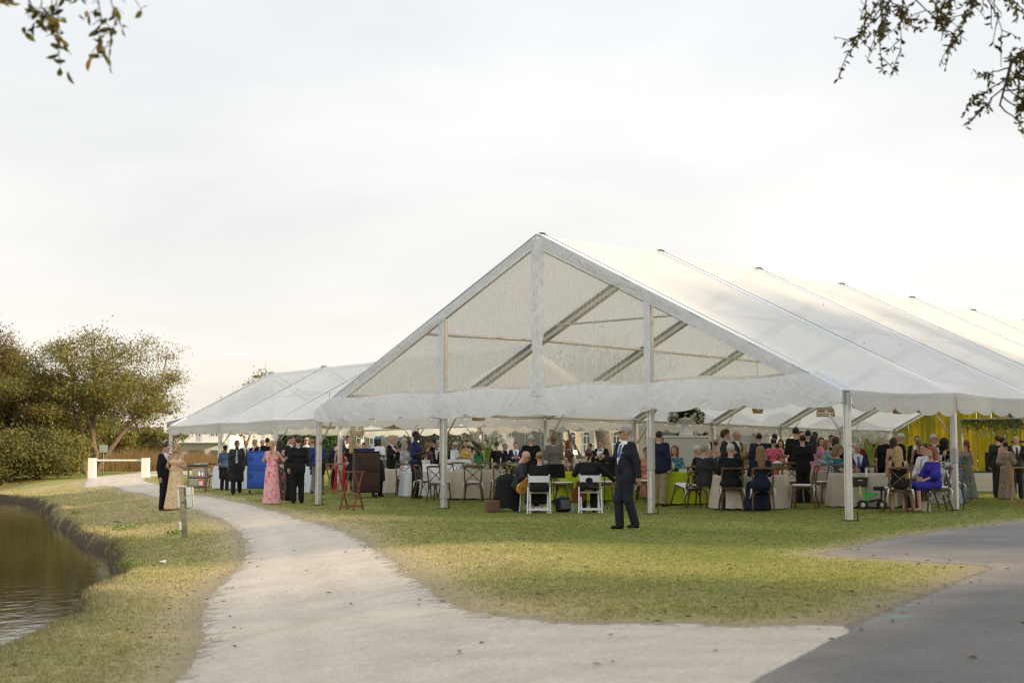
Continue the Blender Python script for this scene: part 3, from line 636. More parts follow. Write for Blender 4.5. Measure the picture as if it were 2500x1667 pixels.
# ------------------------------------------------------------------ far background: trees, reeds, houses
m_bark = mat('grey_brown_bark', (.16, .115, .075), rough=.9, noise=.35, nscale=9, bump=.8, bscale=14)
m_moss = mat('pale_moss', (.30, .28, .20), rough=.9, trans=.3)
def leaf_mat(name, transl=.4):
    m, t, N, L, P, O = nodes_mat(name); a = N('ShaderNodeAttribute', attribute_name='tint'); L(a.outputs['Color'], P.inputs['Base Color']); P.inputs['Roughness'].default_value = .55; P.inputs['Specular IOR Level'].default_value = .3
    tr = N('ShaderNodeBsdfTranslucent'); L(a.outputs['Color'], tr.inputs[0]); mx = N('ShaderNodeMixShader'); mx.inputs[0].default_value = transl; L(P.outputs[0], mx.inputs[1]); L(tr.outputs[0], mx.inputs[2]); L(mx.outputs[0], O.inputs[0]); return m
m_leaf = leaf_mat('foliage')
def leaves(name, C_, size, cols, parent, loc=None, seed=0, aspect=.5, jitter=.3, label=None):
    """one mesh of single leaves at the points C_ (n,3)"""
    rg = np.random.default_rng(seed); n = len(C_); a = rg.normal(size=(n, 3)); a /= np.linalg.norm(a, axis=1)[:, None]; b = rg.normal(size=(n, 3)); b -= a*(a*b).sum(1)[:, None]; b /= np.linalg.norm(b, axis=1)[:, None]
    s = size*(1-jitter+2*jitter*rg.random(n))[:, None]; nn = np.cross(a, b)
    V = np.stack([C_-a*s, C_-b*s*aspect+nn*s*.15, C_+a*s, C_+b*s*aspect+nn*s*.15], 1).reshape(-1, 3)
    cols = np.array(cols); w = rg.random(n); k = cols[rg.integers(0, len(cols), n)]*(.65+.7*w[:, None])
    return link_mesh(name, mesh_np(name, V, np.arange(4*n).reshape(-1, 4), m_leaf, attrs={'tint': np.repeat(k, 4, 0)}), parent, loc)
def grow(rg, base, dirs, length, rad, depth, segs, tips, curl=.35, droop=0.0, ratio=.72, kids=(2, 3), up=.12):
    """limbs as tubes in segs; tips collects the twig ends"""
    p = np.array(base, float); d = np.array(dirs, float); pts = [p.copy()]; rr = [rad]; m = 5
    for i in range(m):
        d = d+rg.normal(0, curl, 3)*.45+np.array([0, 0, up-droop]); d /= np.linalg.norm(d); p = p+d*length/m; pts.append(p.copy()); rr.append(rad*(1-.45*(i+1)/m))
        if depth <= 2 and i >= 2: tips.append(p.copy())
    segs.append((pts, rr))
    if depth == 0: tips.append(p.copy()); return
    for _ in range(rg.integers(kids[0], kids[1]+1)):
        nd = d+rg.normal(0, .62, 3); nd /= np.linalg.norm(nd); j = rg.integers(3, m+1)
        grow(rg, pts[j], nd, length*ratio*(.8+.4*rg.random()), rr[j]*.68, depth-1, segs, tips, curl, droop, ratio, kids, up)
def tree(name, label, x, y, h, spread, trunks, nleaf, lsize, cols, seed, group=None, clump=.55, depth=3, bare=.28, group_tips=True, cat='tree'):
    rg = np.random.default_rng(seed); z = float(gz(x, y)); T = empty(name, (x, y, z), 0, label, cat, group); segs = []; tips = []
    for (dx, dy, dz, r, hl) in trunks: grow(rg, (dx*.12, dy*.12, -.1), (dx, dy, dz), h*hl, r, depth, segs, tips, .38, .02)
    tp = np.array(tips); k = np.array([spread/2/max(1e-3, np.percentile(np.abs(tp[:, 0]), 96)), spread/2/max(1e-3, np.percentile(np.abs(tp[:, 1]), 96)), h*.93/np.percentile(tp[:, 2], 99)])
    mb = MB()
    for pts, rr in segs: mb.tube([p*k for p in pts], [r*.5*(k[0]+1) for r in rr], 7 if rr[0] > .06 else 5, cap=False)
    mb.build('trunk', m_bark, T)
    tp = tp*k; tp = tp[tp[:, 2] > h*bare]; c = tp[rg.integers(0, len(tp), nleaf)]
    C_ = c+rg.normal(size=(nleaf, 3))*clump*np.array([1, 1, .7])*(h/10)
    leaves('crown', C_, lsize, cols, T, seed=seed); return T
OAK = [(.15, .16, .04), (.22, .215, .05), (.29, .25, .06), (.11, .12, .032), (.24, .19, .05)]
WOOD = [(.10, .112, .03), (.165, .16, .04), (.21, .18, .05), (.075, .09, .027)]
RUST = [(.24, .14, .045), (.18, .13, .04), (.15, .125, .035), (.09, .085, .028)]
p_ = at(222, 92)
oak = empty('oak_tree', (p_[0], p_[1], float(gz(*p_))), 0, 'wide live oak with leaning trunks beside the white barrier', 'tree')
rg = np.random.default_rng(17)
stems = [([(-.25, 0, -.1), (-.55, 0, .9), (-.75, 0, 1.9), (-.62, 0, 2.7), (-1.05, .1, 3.5), (-1.9, .1, 4.2)], .24), ([(.0, .1, -.1), (.25, .1, 1.0), (.05, .2, 2.2), (.0, .2, 3.4), (.35, .2, 4.7), (.2, .2, 6.2)], .22), ([(.15, -.1, -.1), (.42, -.1, .9), (.15, 0, 1.9), (-.1, -.1, 3.2), (-.55, -.1, 4.4), (-1.0, -.1, 6.0)], .20),
         ([(.3, -.1, -.1), (.8, -.1, .9), (1.7, -.1, 2.2), (2.7, 0, 3.4), (4.0, .1, 4.0), (5.2, .1, 3.9)], .22)]
mb = MB(); ends = []
for pts, r in stems:
    mb.tube(catmull(pts, 3), [r*(1-.62*i/(3*(len(pts)-1))) for i in range(3*(len(pts)-1)+1)], 9, cap=False); ends += pts[2:]
cl = []
while len(cl) < 112:
    q = rg.normal(size=3); q /= np.linalg.norm(q); rr = rg.uniform(.72, 1.0) if rg.random() < .75 else rg.uniform(.3, .7)
    q = q*rr*np.array([5.6, 4.2, 3.6])+np.array([.35, 0, 5.6])
    if q[2] < 3.1+.10*abs(q[0]) or (q[2] < 3.9 and abs(q[0]-.4) < 1.7): continue
    cl.append(q)
cl = np.array(cl); nl = 360; Cs = []
for q in cl:
    k = np.argmin([np.linalg.norm(np.array(e)-q)+.25*max(0, e[2]-q[2]) for e in ends]); e = np.array(ends[k]); mid = (e+q)/2+rg.normal(0, .28, 3); mb.tube(catmull([e, mid, q], 3), [.075-.009*i for i in range(7)], 5, cap=False)
    for _ in range(3): w = q+rg.normal(0, .55, 3)*(1, 1, .6); mb.tube([q, (q+w)/2+rg.normal(0, .05, 3), w], [.025, .018, .008], 4, cap=False)
    s_ = rg.uniform(.38, .68); Cs.append(q+rg.normal(size=(nl, 3))*s_*np.array([1.15, 1.0, .62]))
mb.build('trunk', m_bark, oak); leaves('crown', np.concatenate(Cs), .075, OAK, oak, seed=11)
ms = MB(); rg_ = np.random.default_rng(3)
for i in range(26):
    x = rg_.uniform(-4.2, 3.8); z = rg_.uniform(3.2, 6.5); ms.tube([(x, rg_.uniform(-2, 1), z), (x+.05, 0, z-.4), (x-.02, 0, z-.8-.6*rg_.random())], [.02, .06, .01], 5, cap=False)
ms.build('spanish_moss', m_moss, oak)['kind'] = 'stuff'
wood = [(30, 92, 6.6, 5.0, RUST, 'rust tinged tree left of the live oak'), (95, 98, 6.8, 6.0, OAK, 'dark green tree between the live oak and the rusty one'), (-50, 100, 8.2, 5, WOOD, 'tall dark tree cut by the left picture edge'), (0, 118, 12.2, 2.4, RUST, 'tall narrow rust coloured tree at the far left edge'),
        (140, 112, 5.5, 7, RUST, 'brown tree just behind the left half of the live oak'), (300, 125, 4.6, 8, OAK, 'low olive tree behind the trunks of the live oak'), (-150, 92, 7.0, 8, WOOD, 'dark tree mirrored in the pond beyond the left edge'), (-320, 92, 6.0, 9, WOOD, 'dark tree farther left across the pond')]
for i, (px, d, h, sp, cols, lb) in enumerate(wood):
    p = at(px, d); tree('background_tree', lb, p[0], p[1], h, sp, [(.1, 0, 1, .16, .4), (-.2, .1, 1, .13, .38)], 15000, .10, cols, 30+i, 'trees of the wood on the left', .55, 3, .06)
for i, (px, d, h, sp, lb) in enumerate([(12, 80, 3.4, 5.5, 'dense dark bush at the left picture edge above the pond'), (95, 81, 3.0, 5.0, 'rounded dark green bush on the pond bank'), (-70, 78, 3.6, 6.0, 'dark bush beyond the left picture edge'), (150, 86, 2.3, 3.5, 'smaller olive bush right of the pond thicket'), (365, 128, 2.6, 6.0, 'low olive bush by the far white house'), (-190, 82, 4.2, 7, 'broad bush across the pond')]):
    p = at(px, d); z = float(gz(*p)); B = empty('bush', (p[0], p[1], z), 0, lb, 'bush', 'bushes by the pond'); rg = np.random.default_rng(50+i); n = 9000
    cl = rg.normal(size=(26, 3)); cl /= np.linalg.norm(cl, axis=1)[:, None]; cl = cl*np.array([sp/2, sp*.4, h*.46])*rg.uniform(.45, .95, (26, 1))+(0, 0, h*.48)
    q = cl[rg.integers(0, 26, n)]+rg.normal(size=(n, 3))*(.42, .42, .36); q = q[q[:, 2] > .02]; leaves('foliage', q, .085, WOOD if i != 3 else OAK, B, seed=i)
    mb = MB()
    for k in range(7): mb.tube([(rg.normal()*.2, rg.normal()*.2, -.05), tuple(cl[k]*.5), tuple(cl[k])], [.05, .03, .01], 5, cap=False)
    mb.build('stems', m_bark, B)
# evergreens seen through the tent
for i, (px, d, h, sp, lb) in enumerate([(748, 88, 3.6, 4.0, 'round clipped green shrub behind the smaller tent'), (1085, 110, 3.6, 6, 'grey green shrub behind the waiter in blue'), (1660, 120, 3.6, 5, 'dim green shrub behind the white urn'), (1050, 112, 3.2, 5.5, 'grey green shrub left of the far white house')]):
    p = at(px, d); z = float(gz(*p)); B = empty('shrub', (p[0], p[1], z), 0, lb, 'shrub'); rg = np.random.default_rng(80+i); n = 6000
    q = rg.normal(size=(n, 3)); q /= np.linalg.norm(q, axis=1)[:, None]; q = q*np.array([sp/2, sp/2, h/2])*rg.uniform(.7, 1.0, (n, 1))+(0, 0, h/2); q = q[q[:, 2] > .02]
    leaves('foliage', q, .10, [(.03, .075, .018), (.045, .10, .02), (.02, .05, .014)] if i == 0 else [(.07, .085, .055), (.09, .10, .07)], B, seed=i); MB().tube([(0, 0, -.05), (0, 0, h*.6)], [.09, .05], 6).build('stem', m_bark, B)
tt = at(605, 150); tree('background_tree', 'dark tree top showing above the roof of the smaller tent', tt[0], tt[1], 10.3, 4, [(0, 0, 1, .2, .45)], 5000, .14, OAK, 61, 'trees of the wood on the left', .6, 3, .4)
# the bare leaning trunks seen under the tent roof
m_trunk = mat('furrowed_trunk', (.15, .12, .085), rough=.95, noise=.4, nscale=6, bump=1.0, bscale=10)
c = at(1478, 62); z = float(gz(*c)); T = empty('oak_tree', (c[0], c[1], z), 0, 'big bare oak trunk seen under the tent behind the musicians', 'tree')
MB().tube([(.0, 0, -.1), (.03, 0, .8), (-.04, 0, 1.6), (-.16, 0, 2.4), (-.25, 0, 3.2)], [.40, .33, .30, .31, .33], 14).build('trunk', m_trunk, T)
MB().tube([(.05, .1, -.1), (.5, .1, .7), (.95, .1, 1.3), (1.2, .1, 2.1)], [.36, .28, .22, .18], 10).build('leaning_trunk', m_trunk, T)
rg = np.random.default_rng(5); sg = []; tp = []
for k in range(3): grow(rg, (-.5, .3, .7), (-1, .1, .55), 1.8, .09, 2, sg, tp, .3)
mb = MB()
for pts, rr in sg: mb.tube(pts, rr, 6, cap=False)
mb.build('bare_branch', m_trunk, T)
cl = np.random.default_rng(4); q = np.array([(-.25, 0, 4.6)])+cl.normal(size=(5000, 3))*(1.3, 1.2, .7); leaves('crown', q, .08, WOOD, T, seed=9)
# reeds of the marsh edge
n = 22000; rg = np.random.default_rng(21); rx = rg.uniform(-52, -12, n); ry = 118+rg.uniform(0, 14, n)+2*np.sin(rx*.2); rz = gz(rx, ry); h = .5+1.3*rg.random(n)**.7+.4*np.sin(rx*.35)+.25*np.sin(rx*1.3); ln = rg.normal(.15, .55, n); w = .022
V = np.stack([np.stack([rx-w, ry, rz], 1), np.stack([rx+w, ry, rz], 1), np.stack([rx+ln*h*.5+w*.5, ry+rg.normal(0, .2, n), rz+h], 1)], 1).reshape(-1, 3)
cc = np.array([(.34, .22, .095), (.28, .17, .07), (.40, .29, .14), (.20, .15, .06)])[rg.integers(0, 4, n)]*(.7+.5*rg.random((n, 1)))
tag(link_mesh('reeds', mesh_np('reeds', V, np.arange(3*n).reshape(-1, 3), m_leaf, attrs={'tint': np.repeat(cc, 3, 0)})), 'band of tawny marsh reeds beyond the path', 'reeds', kind='stuff')
# far shore wood line, reading as one mass
n = 30000; fx = rg.uniform(-140, 190, n); hh = 4.5+2.5*vnoise(fx, fx*0, 14, 2)+1.6*vnoise(fx, fx*0, 4, 5); fz = rg.random(n)**.8*hh; fy = 225+rg.normal(0, 5, n); keep = fx < 400
C_ = np.stack([fx, fy, gz(fx, fy)+fz], 1)
fw_ = leaves('far_wood', C_, .75, [(.10, .105, .075), (.125, .12, .085), (.085, .095, .07), (.14, .115, .07)], None, seed=4); tag(fw_, 'hazy line of trees far behind the houses', 'woodland', kind='stuff')

# ---- houses
m_glass = mat('window_glass', (.05, .065, .08), rough=.08, spec=.6)
m_wtrim = mat('white_trim', (.72, .72, .70), rough=.6)
def siding(n, c): return mat('siding_'+n, c, rough=.75, noise=.05, nscale=3)
def house(label, px0, px1, d, h, wall, roof, wins, rise=2.0, depth=9, hip=False, extra=None, arch=False, yaw=0):
    """wins: (u0,u1,z0,z1[,kind]) in fractions of the front and metres"""
    a, b = at(px0, d), at(px1, d); w = b[0]-a[0]; z = float(gz((a[0]+b[0])/2, d))-.1; H = empty('house', ((a[0]+b[0])/2, d, z), math.radians(yaw), label, 'house')
    MB().box((0, depth/2, h/2), (w, depth, h)).build('wall', wall, H)
    for k in range(1, int(h/.32)): pass
    r = MB(); o = .5
    if hip: V = [(-w/2-o, -o, h), (w/2+o, -o, h), (w/2+o, depth+o, h), (-w/2-o, depth+o, h), (-w/2+depth*.35, depth/2, h+rise), (w/2-depth*.35, depth/2, h+rise)]; F = [(0, 1, 5, 4), (1, 2, 5), (2, 3, 4, 5), (3, 0, 4), (3, 2, 1, 0)]
    else: V = [(-w/2-o, -o, h), (w/2+o, -o, h), (w/2+o, depth+o, h), (-w/2-o, depth+o, h), (0, -o, h+rise), (0, depth+o, h+rise)]; F = [(0, 1, 4), (1, 2, 5, 4), (2, 3, 5), (3, 0, 4, 5), (3, 2, 1, 0)]
    r.add([(x, y, q+.003) for x, y, q in V], F); r.build('roof', roof, H)
    for q in wins:
        u0, u1, z0, z1 = q[:4]; kind = q[4] if len(q) > 4 else 'w'; x0, x1 = -w/2+w*u0, -w/2+w*u1; xc = (x0+x1)/2; zc = (z0+z1)/2
        if kind == 'w' or kind == 'arch':
            W_ = MB().box((xc, -.03, zc), (x1-x0, .05, z1-z0)).build('window', m_wtrim, H); P_ = MB().box((xc, -.06, zc), (x1-x0-.16, .03, z1-z0-.16)).build('pane', m_glass, W_)
            mu = MB().box((xc, -.085, zc), (.05, .02, z1-z0-.16)); mu.box((xc, -.084, zc), (x1-x0-.16, .02, .05)); mu.build('muntin', m_wtrim, W_)
            if kind == 'arch': 
                t_ = MB(); t_.tube([(xc+(x1-x0)*.5*math.cos(a_), -.05, z1+(x1-x0)*.5*math.sin(a_)) for a_ in np.linspace(0, math.pi, 9)], .05, 5); t_.build('arch_trim', m_wtrim, W_)
                V = [(xc, -.055, z1)]+[(xc+(x1-x0)*.46*math.cos(a_), -.055, z1+(x1-x0)*.46*math.sin(a_)) for a_ in np.linspace(0, math.pi, 9)]; MB().add(V, [(0, i+1, i+2) for i in range(8)]).build('fanlight', m_glass, W_)
        elif kind == 'balcony':
            B_ = MB().box((xc, -.7, z0-.08), (x1-x0, 1.4, .14)).build('balcony', m_wtrim, H); MB().box((xc, -1.38, z0+.95), (x1-x0, .08, .08)).build('handrail', m_wtrim, B_)
            for k in np.arange(x0+.1, x1, .28): MB().box((k, -1.38, z0+.47), (.05, .05, .9)).build('baluster', m_wtrim, B_)
            for k in (x0+.1, xc, x1-.1): MB().box((k, -1.3, (z0-.2+h)/2+.3), (.22, .22, h-z0+.5)).build('column', m_wtrim, B_)
        elif kind == 'door': MB().box((xc, -.03, zc), (x1-x0, .06, z1-z0)).build('garage_opening', mat('dark_opening', (.09, .11, .09), rough=.9), H)
    return H
sW, sG, sY, sB, sC = siding('white', (.62, .64, .66)), siding('slate', (.115, .125, .14)), siding('cream', (.66, .60, .44)), siding('bluegrey', (.42, .47, .50)), siding('taupe', (.22, .22, .21))
rG, rB, rD = mat('roof_grey', (.13, .13, .14), rough=.9, noise=.15, nscale=5), mat('roof_teal', (.16, .24, .26), rough=.7), mat('roof_dark', (.07, .07, .075), rough=.9)
house('white house with balcony railings and dark garage openings at the far left', 398, 560, 168, 5.4, sW, rG, [(.05, .95, 3.4, 4.4, 'balcony'), (.22, .38, 4.0, 5.6), (.45, .58, 4.0, 5.6), (.7, .84, 4.0, 5.6), (.38, .62, .0, 2.4, 'door'), (.72, .96, .0, 2.4, 'door')], 1.5, hip=True)
house('long white low building left of the slate grey house', 560, 700, 176, 4.9, sW, rG, [(.1, .14, 3.9, 4.3), (.25, .29, 3.9, 4.3), (.42, .46, 3.9, 4.3), (.58, .62, 3.9, 4.3), (.75, .79, 3.9, 4.3)], 1.6, hip=True)
house('slate grey house behind the brown food cart', 690, 1010, 150, 5.6, sG, rD, [(.30, .38, 2.6, 4.1), (.40, .48, 2.6, 4.1), (.56, .62, 2.6, 4.1), (.66, .72, 2.6, 4.1), (.05, .12, 2.6, 4.1)], 2.4, hip=True)
house('white house with three tall windows behind the calla lilies', 1085, 1285, 152, 6.0, sW, rG, [(.02, .20, 2.8, 3.8, 'balcony'), (.30, .40, 2.7, 4.9), (.43, .53, 2.7, 4.9), (.56, .66, 2.7, 4.9), (.78, .86, 3.4, 4.9), (.9, .98, 3.4, 4.9)], 2.6, hip=True)
house('slate house behind the standing guests in the middle', 1255, 1385, 140, 5.0, sC, rD, [(.2, .32, 2.2, 3.6), (.5, .62, 2.2, 3.6)], 2.2, hip=True)
house('cream house with arched doors behind the musicians', 1375, 1530, 135, 5.0, sY, rG, [(.1, .2, 1.6, 3.3, 'arch'), (.31, .43, 1.6, 3.3, 'arch'), (.54, .66, 1.6, 3.3, 'arch'), (.78, .9, 1.6, 3.3, 'arch'), (.0, 1.0, 1.5, 2.4, 'balcony')], 2.6, hip=True)
house('dim slate house behind the white urn', 1560, 1745, 150, 5.2, sC, rD, [(.1, .2, 2.8, 4.4), (.3, .4, 2.8, 4.4), (.75, .85, 2.8, 4.4)], 2.4, hip=True)
house('pale blue grey house with teal roof right of the tent post', 1745, 1880, 158, 4.7, sB, rB, [(.36, .46, 4.0, 4.6), (.55, .65, 4.0, 4.6), (.42, .56, 1.9, 3.2), (.78, .88, 1.4, 2.5)], 2.0, hip=True)
house('white gabled house with round headed window behind the crowd', 1880, 1960, 150, 4.0, sW, rB, [(.42, .58, 3.0, 3.5, 'arch'), (.30, .42, 1.7, 2.9), (.58, .70, 1.7, 2.9)], 2.2)
house('grey house half hidden behind the far drapes', 1985, 2170, 165, 4.4, sG, rD, [(.15, .28, 2.4, 3.7), (.5, .63, 2.4, 3.7)], 2.0, hip=True)

# ---- things along the path on the left
m_wp = mat('white_painted_block', (.74, .70, .63), rough=.7, noise=.05, nscale=4)
m_postw = mat('mossy_wood', (.20, .205, .14), rough=.9, noise=.25, nscale=8, bump=.4, bscale=20)
m_box = mat('grey_utility_metal', (.42, .45, .46), rough=.5, noise=.08, nscale=10)
m_cream = mat('cream_plastic', (.50, .47, .38), rough=.5)
a = G(244, 1168); b = G(337, 1168); zc = float(gz(*a)); BR = empty('barrier', ((a[0]+b[0])/2, (a[1]+b[1])/2, zc), 0, 'white barrier of two square posts and a top bar across the path', 'barrier'); w = b[0]-a[0]; ph = 45*a[1]/F_PX
for s in (-1, 1): MB().box((s*w/2, 0, ph/2-.05), (.40, .40, ph+.1), bev=.02).build('post', m_wp, BR)
MB().box((0, 0, ph-.12), (w-.41, .09, .09), bev=.01).build('bar', m_wp, BR)
c = at(252, 84); z = float(gz(*c)); SG = empty('sign', (c[0], c[1], z), 0, 'small green sign on a thin post by the live oak', 'sign'); MB().tube([(0, 0, -.1), (0, 0, 1.9)], .03, 6).build('post', m_postw, SG)
MB().box((0, -.04, 1.62), (.50, .03, .46), bev=.005).build('panel', mat('sign_green', (.20, .25, .22), rough=.6), SG)
for r_, z0 in enumerate((1.72, 1.60, 1.48)):
    for k in range(4): MB().box((-.15+.1*k, -.06, z0), (.06, .006, .05)).build('lettering', m_cream, SG)
c = at(192, 100); z = float(gz(*c)); MBs = MB().tube([(0, 0, -.1), (.02, 0, 1.1)], .07, 7); o = MBs.build('stake', m_postw, None, (c[0], c[1], z)); tag(o, 'thin wooden stake left of the live oak trunks', 'stake')
c = G(451, 1312); z = float(gz(*c)); UP = empty('utility_post', (c[0], c[1], z), 0, 'leaning mossy utility post with grey electric boxes at path edge', 'utility post'); UP.rotation_euler = (math.radians(2), math.radians(-4.0), math.radians(12)); k = c[1]/F_PX
MB().box((0, 0, .50), (.125, .10, 1.06), bev=.008).build('post', m_postw, UP)
MB().box((-.085, 0, .80), (.045, .13, .36), bev=.006).build('side_plate', m_box, UP); MB().box((0, 0, 1.045), (.17, .15, .025), Matrix(((1, 0, .12), (0, 1, 0), (-.12, 0, 1)))).build('cap', m_box, UP)
for z0, hz in ((.93, .17), (.70, .19)):
    bx = MB().box((.125, -.01, z0), (.12, .14, hz), bev=.012).build('outlet_box', m_box, UP); MB().box((.205, -.02, z0+.005), (.035, .13, hz*.95), bev=.012).build('lid', m_cream, bx)
MB().tube([(.075, -.03, .84), (.08, -.03, .62), (.10, -.03, .585), (.115, -.03, .62)], .013, 6).build('conduit', m_box, UP); MB().box((-.075, -.03, .25), (.05, .08, .17), bev=.006).build('junction_box', m_wp, UP)
MB().tube([(-.02, -.056, .74), (.0, -.06, .70), (.025, -.056, .74)], .006, 5).build('hook', m_dark, UP)
c = G(346, 1284); z = float(gz(*c)); o = MB().box((0, 0, .11), (.085, .03, .34), bev=.004).build('stake', m_postw, None, (c[0], c[1], z)); o.rotation_euler = (0, math.radians(-14), .3); tag(o, 'short leaning plank stake on the pond bank', 'stake')
c = G(284, 1276); o = MB().ell((0, 0, .02), (.09, .05, .045), 9, 5).build('rock', m_trunk, None, (c[0], c[1], float(gz(*c)))); tag(o, 'small dark stone on the pond bank', 'stone')
c = G(393, 1377); o = MB().add([(-.09, 0, .03), (-.02, -.05, .05), (.08, -.02, .03), (.06, .06, .07), (-.03, .06, .03)], [(0, 1, 4), (1, 2, 3), (1, 3, 4)]).build('paper_scrap', m_wp, None, (c[0], c[1], float(gz(*c)))); tag(o, 'crumpled white paper scrap on the grass bank', 'litter')
for i, (px, py) in enumerate([(322, 1292), (428, 1305), (185, 1256), (315, 1386), (285, 1296)]):
    c = G(px, py); rg = np.random.default_rng(i); n = 90; q = rg.normal(size=(n, 3))*(.11, .08, .05)+(0, 0, .06); q = q[q[:, 2] > 0]
    W_ = empty('weed', (c[0], c[1], float(gz(*c))), 0, ['bright green weed tuft in the middle of the bank', 'bright green weed at the foot of the utility post', 'green weed tuft at the pond edge near the bend', 'green weed at the corner of the inlet', 'small green weed left of the plank stake'][i], 'weed'); leaves('foliage', q, .028, [(.12, .22, .03), (.17, .27, .05)], W_, seed=i)

# ------------------------------------------------------------------ people: smooth bodies grown from joints
def surfnet(fn, lo, hi, h):
    lo = np.asarray(lo, float)-2*h; hi = np.asarray(hi, float)+2*h
    n = np.maximum(4, np.ceil((hi-lo)/h).astype(int)+1); ax = [lo[i]+h*np.arange(n[i]) for i in range(3)]
    Pq = np.stack(np.meshgrid(*ax, indexing='ij'), -1); v = fn(Pq.reshape(-1, 3)).reshape(n); ins = v < 0
    c = [(i, j, k) for i in (0, 1) for j in (0, 1) for k in (0, 1)]
    sl = lambda A, o: A[o[0]:n[0]-1+o[0], o[1]:n[1]-1+o[1], o[2]:n[2]-1+o[2]]
    cnt = sum(sl(ins, o).astype(np.int8) for o in c); act = (cnt > 0) & (cnt < 8); I = np.argwhere(act)
    if len(I) == 0: return np.zeros((0, 3)), np.zeros((0, 4), int)
    acc = np.zeros((len(I), 3)); k_ = np.zeros(len(I))
    for a in c:
        for d in range(3):
            if a[d] == 1: continue
            b = list(a); b[d] = 1
            va = v[I[:, 0]+a[0], I[:, 1]+a[1], I[:, 2]+a[2]]; vb = v[I[:, 0]+b[0], I[:, 1]+b[1], I[:, 2]+b[2]]; m = (va < 0) != (vb < 0)
            t = np.where(m, va/np.where(m, va-vb, 1), 0); p = np.tile(np.array(a, float), (len(I), 1)); p[:, d] += t
            acc[m] += p[m]; k_[m] += 1
    V = lo+h*(I+acc/k_[:, None]); ix = np.full(act.shape, -1, int); ix[act] = np.arange(len(I)); Q = []
    for d in range(3):
        e1, e2 = [(1, 2), (2, 0), (0, 1)][d]
        s0 = [slice(None)]*3; s1 = [slice(None)]*3; s0[d] = slice(0, n[d]-1); s1[d] = slice(1, n[d])
        A = ins[tuple(s0)]; B = ins[tuple(s1)]; cr = np.argwhere(A != B); cr = cr[(cr[:, e1] > 0) & (cr[:, e2] > 0) & (cr[:, e1] < n[e1]-1) & (cr[:, e2] < n[e2]-1)]
        if not len(cr): continue
        def cell(o1, o2):
            q = cr.copy(); q[:, e1] += o1; q[:, e2] += o2; return ix[q[:, 0], q[:, 1], q[:, 2]]
        q = np.stack([cell(-1, -1), cell(0, -1), cell(0, 0), cell(-1, 0)], 1); fl = ~A[cr[:, 0], cr[:, 1], cr[:, 2]]; q[fl] = q[fl][:, ::-1]; Q.append(q)
    Q = np.concatenate(Q); return V, Q[(Q >= 0).all(1)]
def d_cone(P, a, b, ra, rb):
    a = np.asarray(a, float); b = np.asarray(b, float); ab = b-a; t = np.clip(((P-a)@ab)/max(ab@ab, 1e-9), 0, 1)
    return np.linalg.norm(P-a-t[:, None]*ab, axis=1)-(ra+(rb-ra)*t)
def d_ell(P, c, r):
    r = np.asarray(r, float); q = P-np.asarray(c, float); k0 = np.linalg.norm(q/r, axis=1); k1 = np.linalg.norm(q/(r*r), axis=1); return k0*(k0-1)/np.maximum(k1, 1e-6)
def smin(a, b, k):
    h = np.clip(.5+.5*(b-a)/k, 0, 1); return b*(1-h)+a*h-k*h*(1-h)
def blend(P, parts, k):
    d = None
    for q in parts:
        e = d_cone(P, *q) if len(q) == 4 else d_ell(P, *q)
        d = e if d is None else smin(d, e, k)
    return d
def bounds(parts, pad):
    pts = []; 
    for q in parts:
        if len(q) == 4: r = max(q[2], q[3]); pts += [np.array(q[0])-r, np.array(q[0])+r, np.array(q[1])-r, np.array(q[1])+r]
        else: pts += [np.array(q[0])-np.array(q[1]), np.array(q[0])+np.array(q[1])]
    pts = np.array(pts); return pts.min(0)-pad, pts.max(0)+pad

def head_template(fem):
    j = .9 if fem else 1.0
    sk = [((0, .012, .032), (.075, .095, .088)), ((0, -.022, -.035), (.056*j, .066, .078*j)), ((0, -.062, -.088*j), (.026, .028, .024))]
    def fn(P):
        d = blend(P, sk, .035)
        d = smin(d, d_cone(P, (0, -.088, .008), (0, -.112, -.026), .009, .014), .014)
        d = smin(d, d_ell(P, (0, -.083, .03), (.045, .016, .012)), .02)
        d = smin(d, d_ell(P, (0, -.086, -.058), (.026, .014, .013)), .012)
        for s in (-1, 1):
            d = np.maximum(d, -(d_ell(P, (.031*s, -.098, .010), (.018, .014, .011)))*.8)
            d = smin(d, d_ell(P, (.076*s, .012, -.008), (.010, .022, .033)), .008)
        d = smin(d, d_cone(P, (0, .02, -.06), (0, .03, -.17), .052*j, .056*j), .03)
        return d
    return surfnet(fn, (-.1, -.14, -.19), (.1, .12, .13), .0105)
HEADS = [head_template(False), head_template(True)]
def hand_template():
    """palm, four unequal bent fingers and a thumb from the side of the palm; wrist at 0, pointing -z, palm towards -y, thumb at +x"""
    m = MB(); m.tube([(0, 0, .01), (0, 0, -.02), (.002, -.004, -.06), (.002, -.006, -.09)], [.024, .030, .037, .030], 7)
    for x, L in ((.026, .068), (.009, .080), (-.009, .075), (-.026, .058)):
        m.tube([(x, -.004, -.075), (x*1.1, -.010, -.085-L*.45), (x*1.1, -.028, -.085-L*.75), (x*1.05, -.048, -.085-L*.88)], [.0095, .009, .008, .006], 5)
    m.tube([(.024, -.004, -.03), (.046, -.016, -.055), (.050, -.030, -.082), (.044, -.040, -.100)], [.013, .011, .0095, .007], 5)
    return np.array(m.V), m.F
HAND_V, HAND_F = hand_template()
def eul(x=0, y=0, z=0): return np.array(Euler((math.radians(x), math.radians(y), math.radians(z)), 'XYZ').to_matrix())
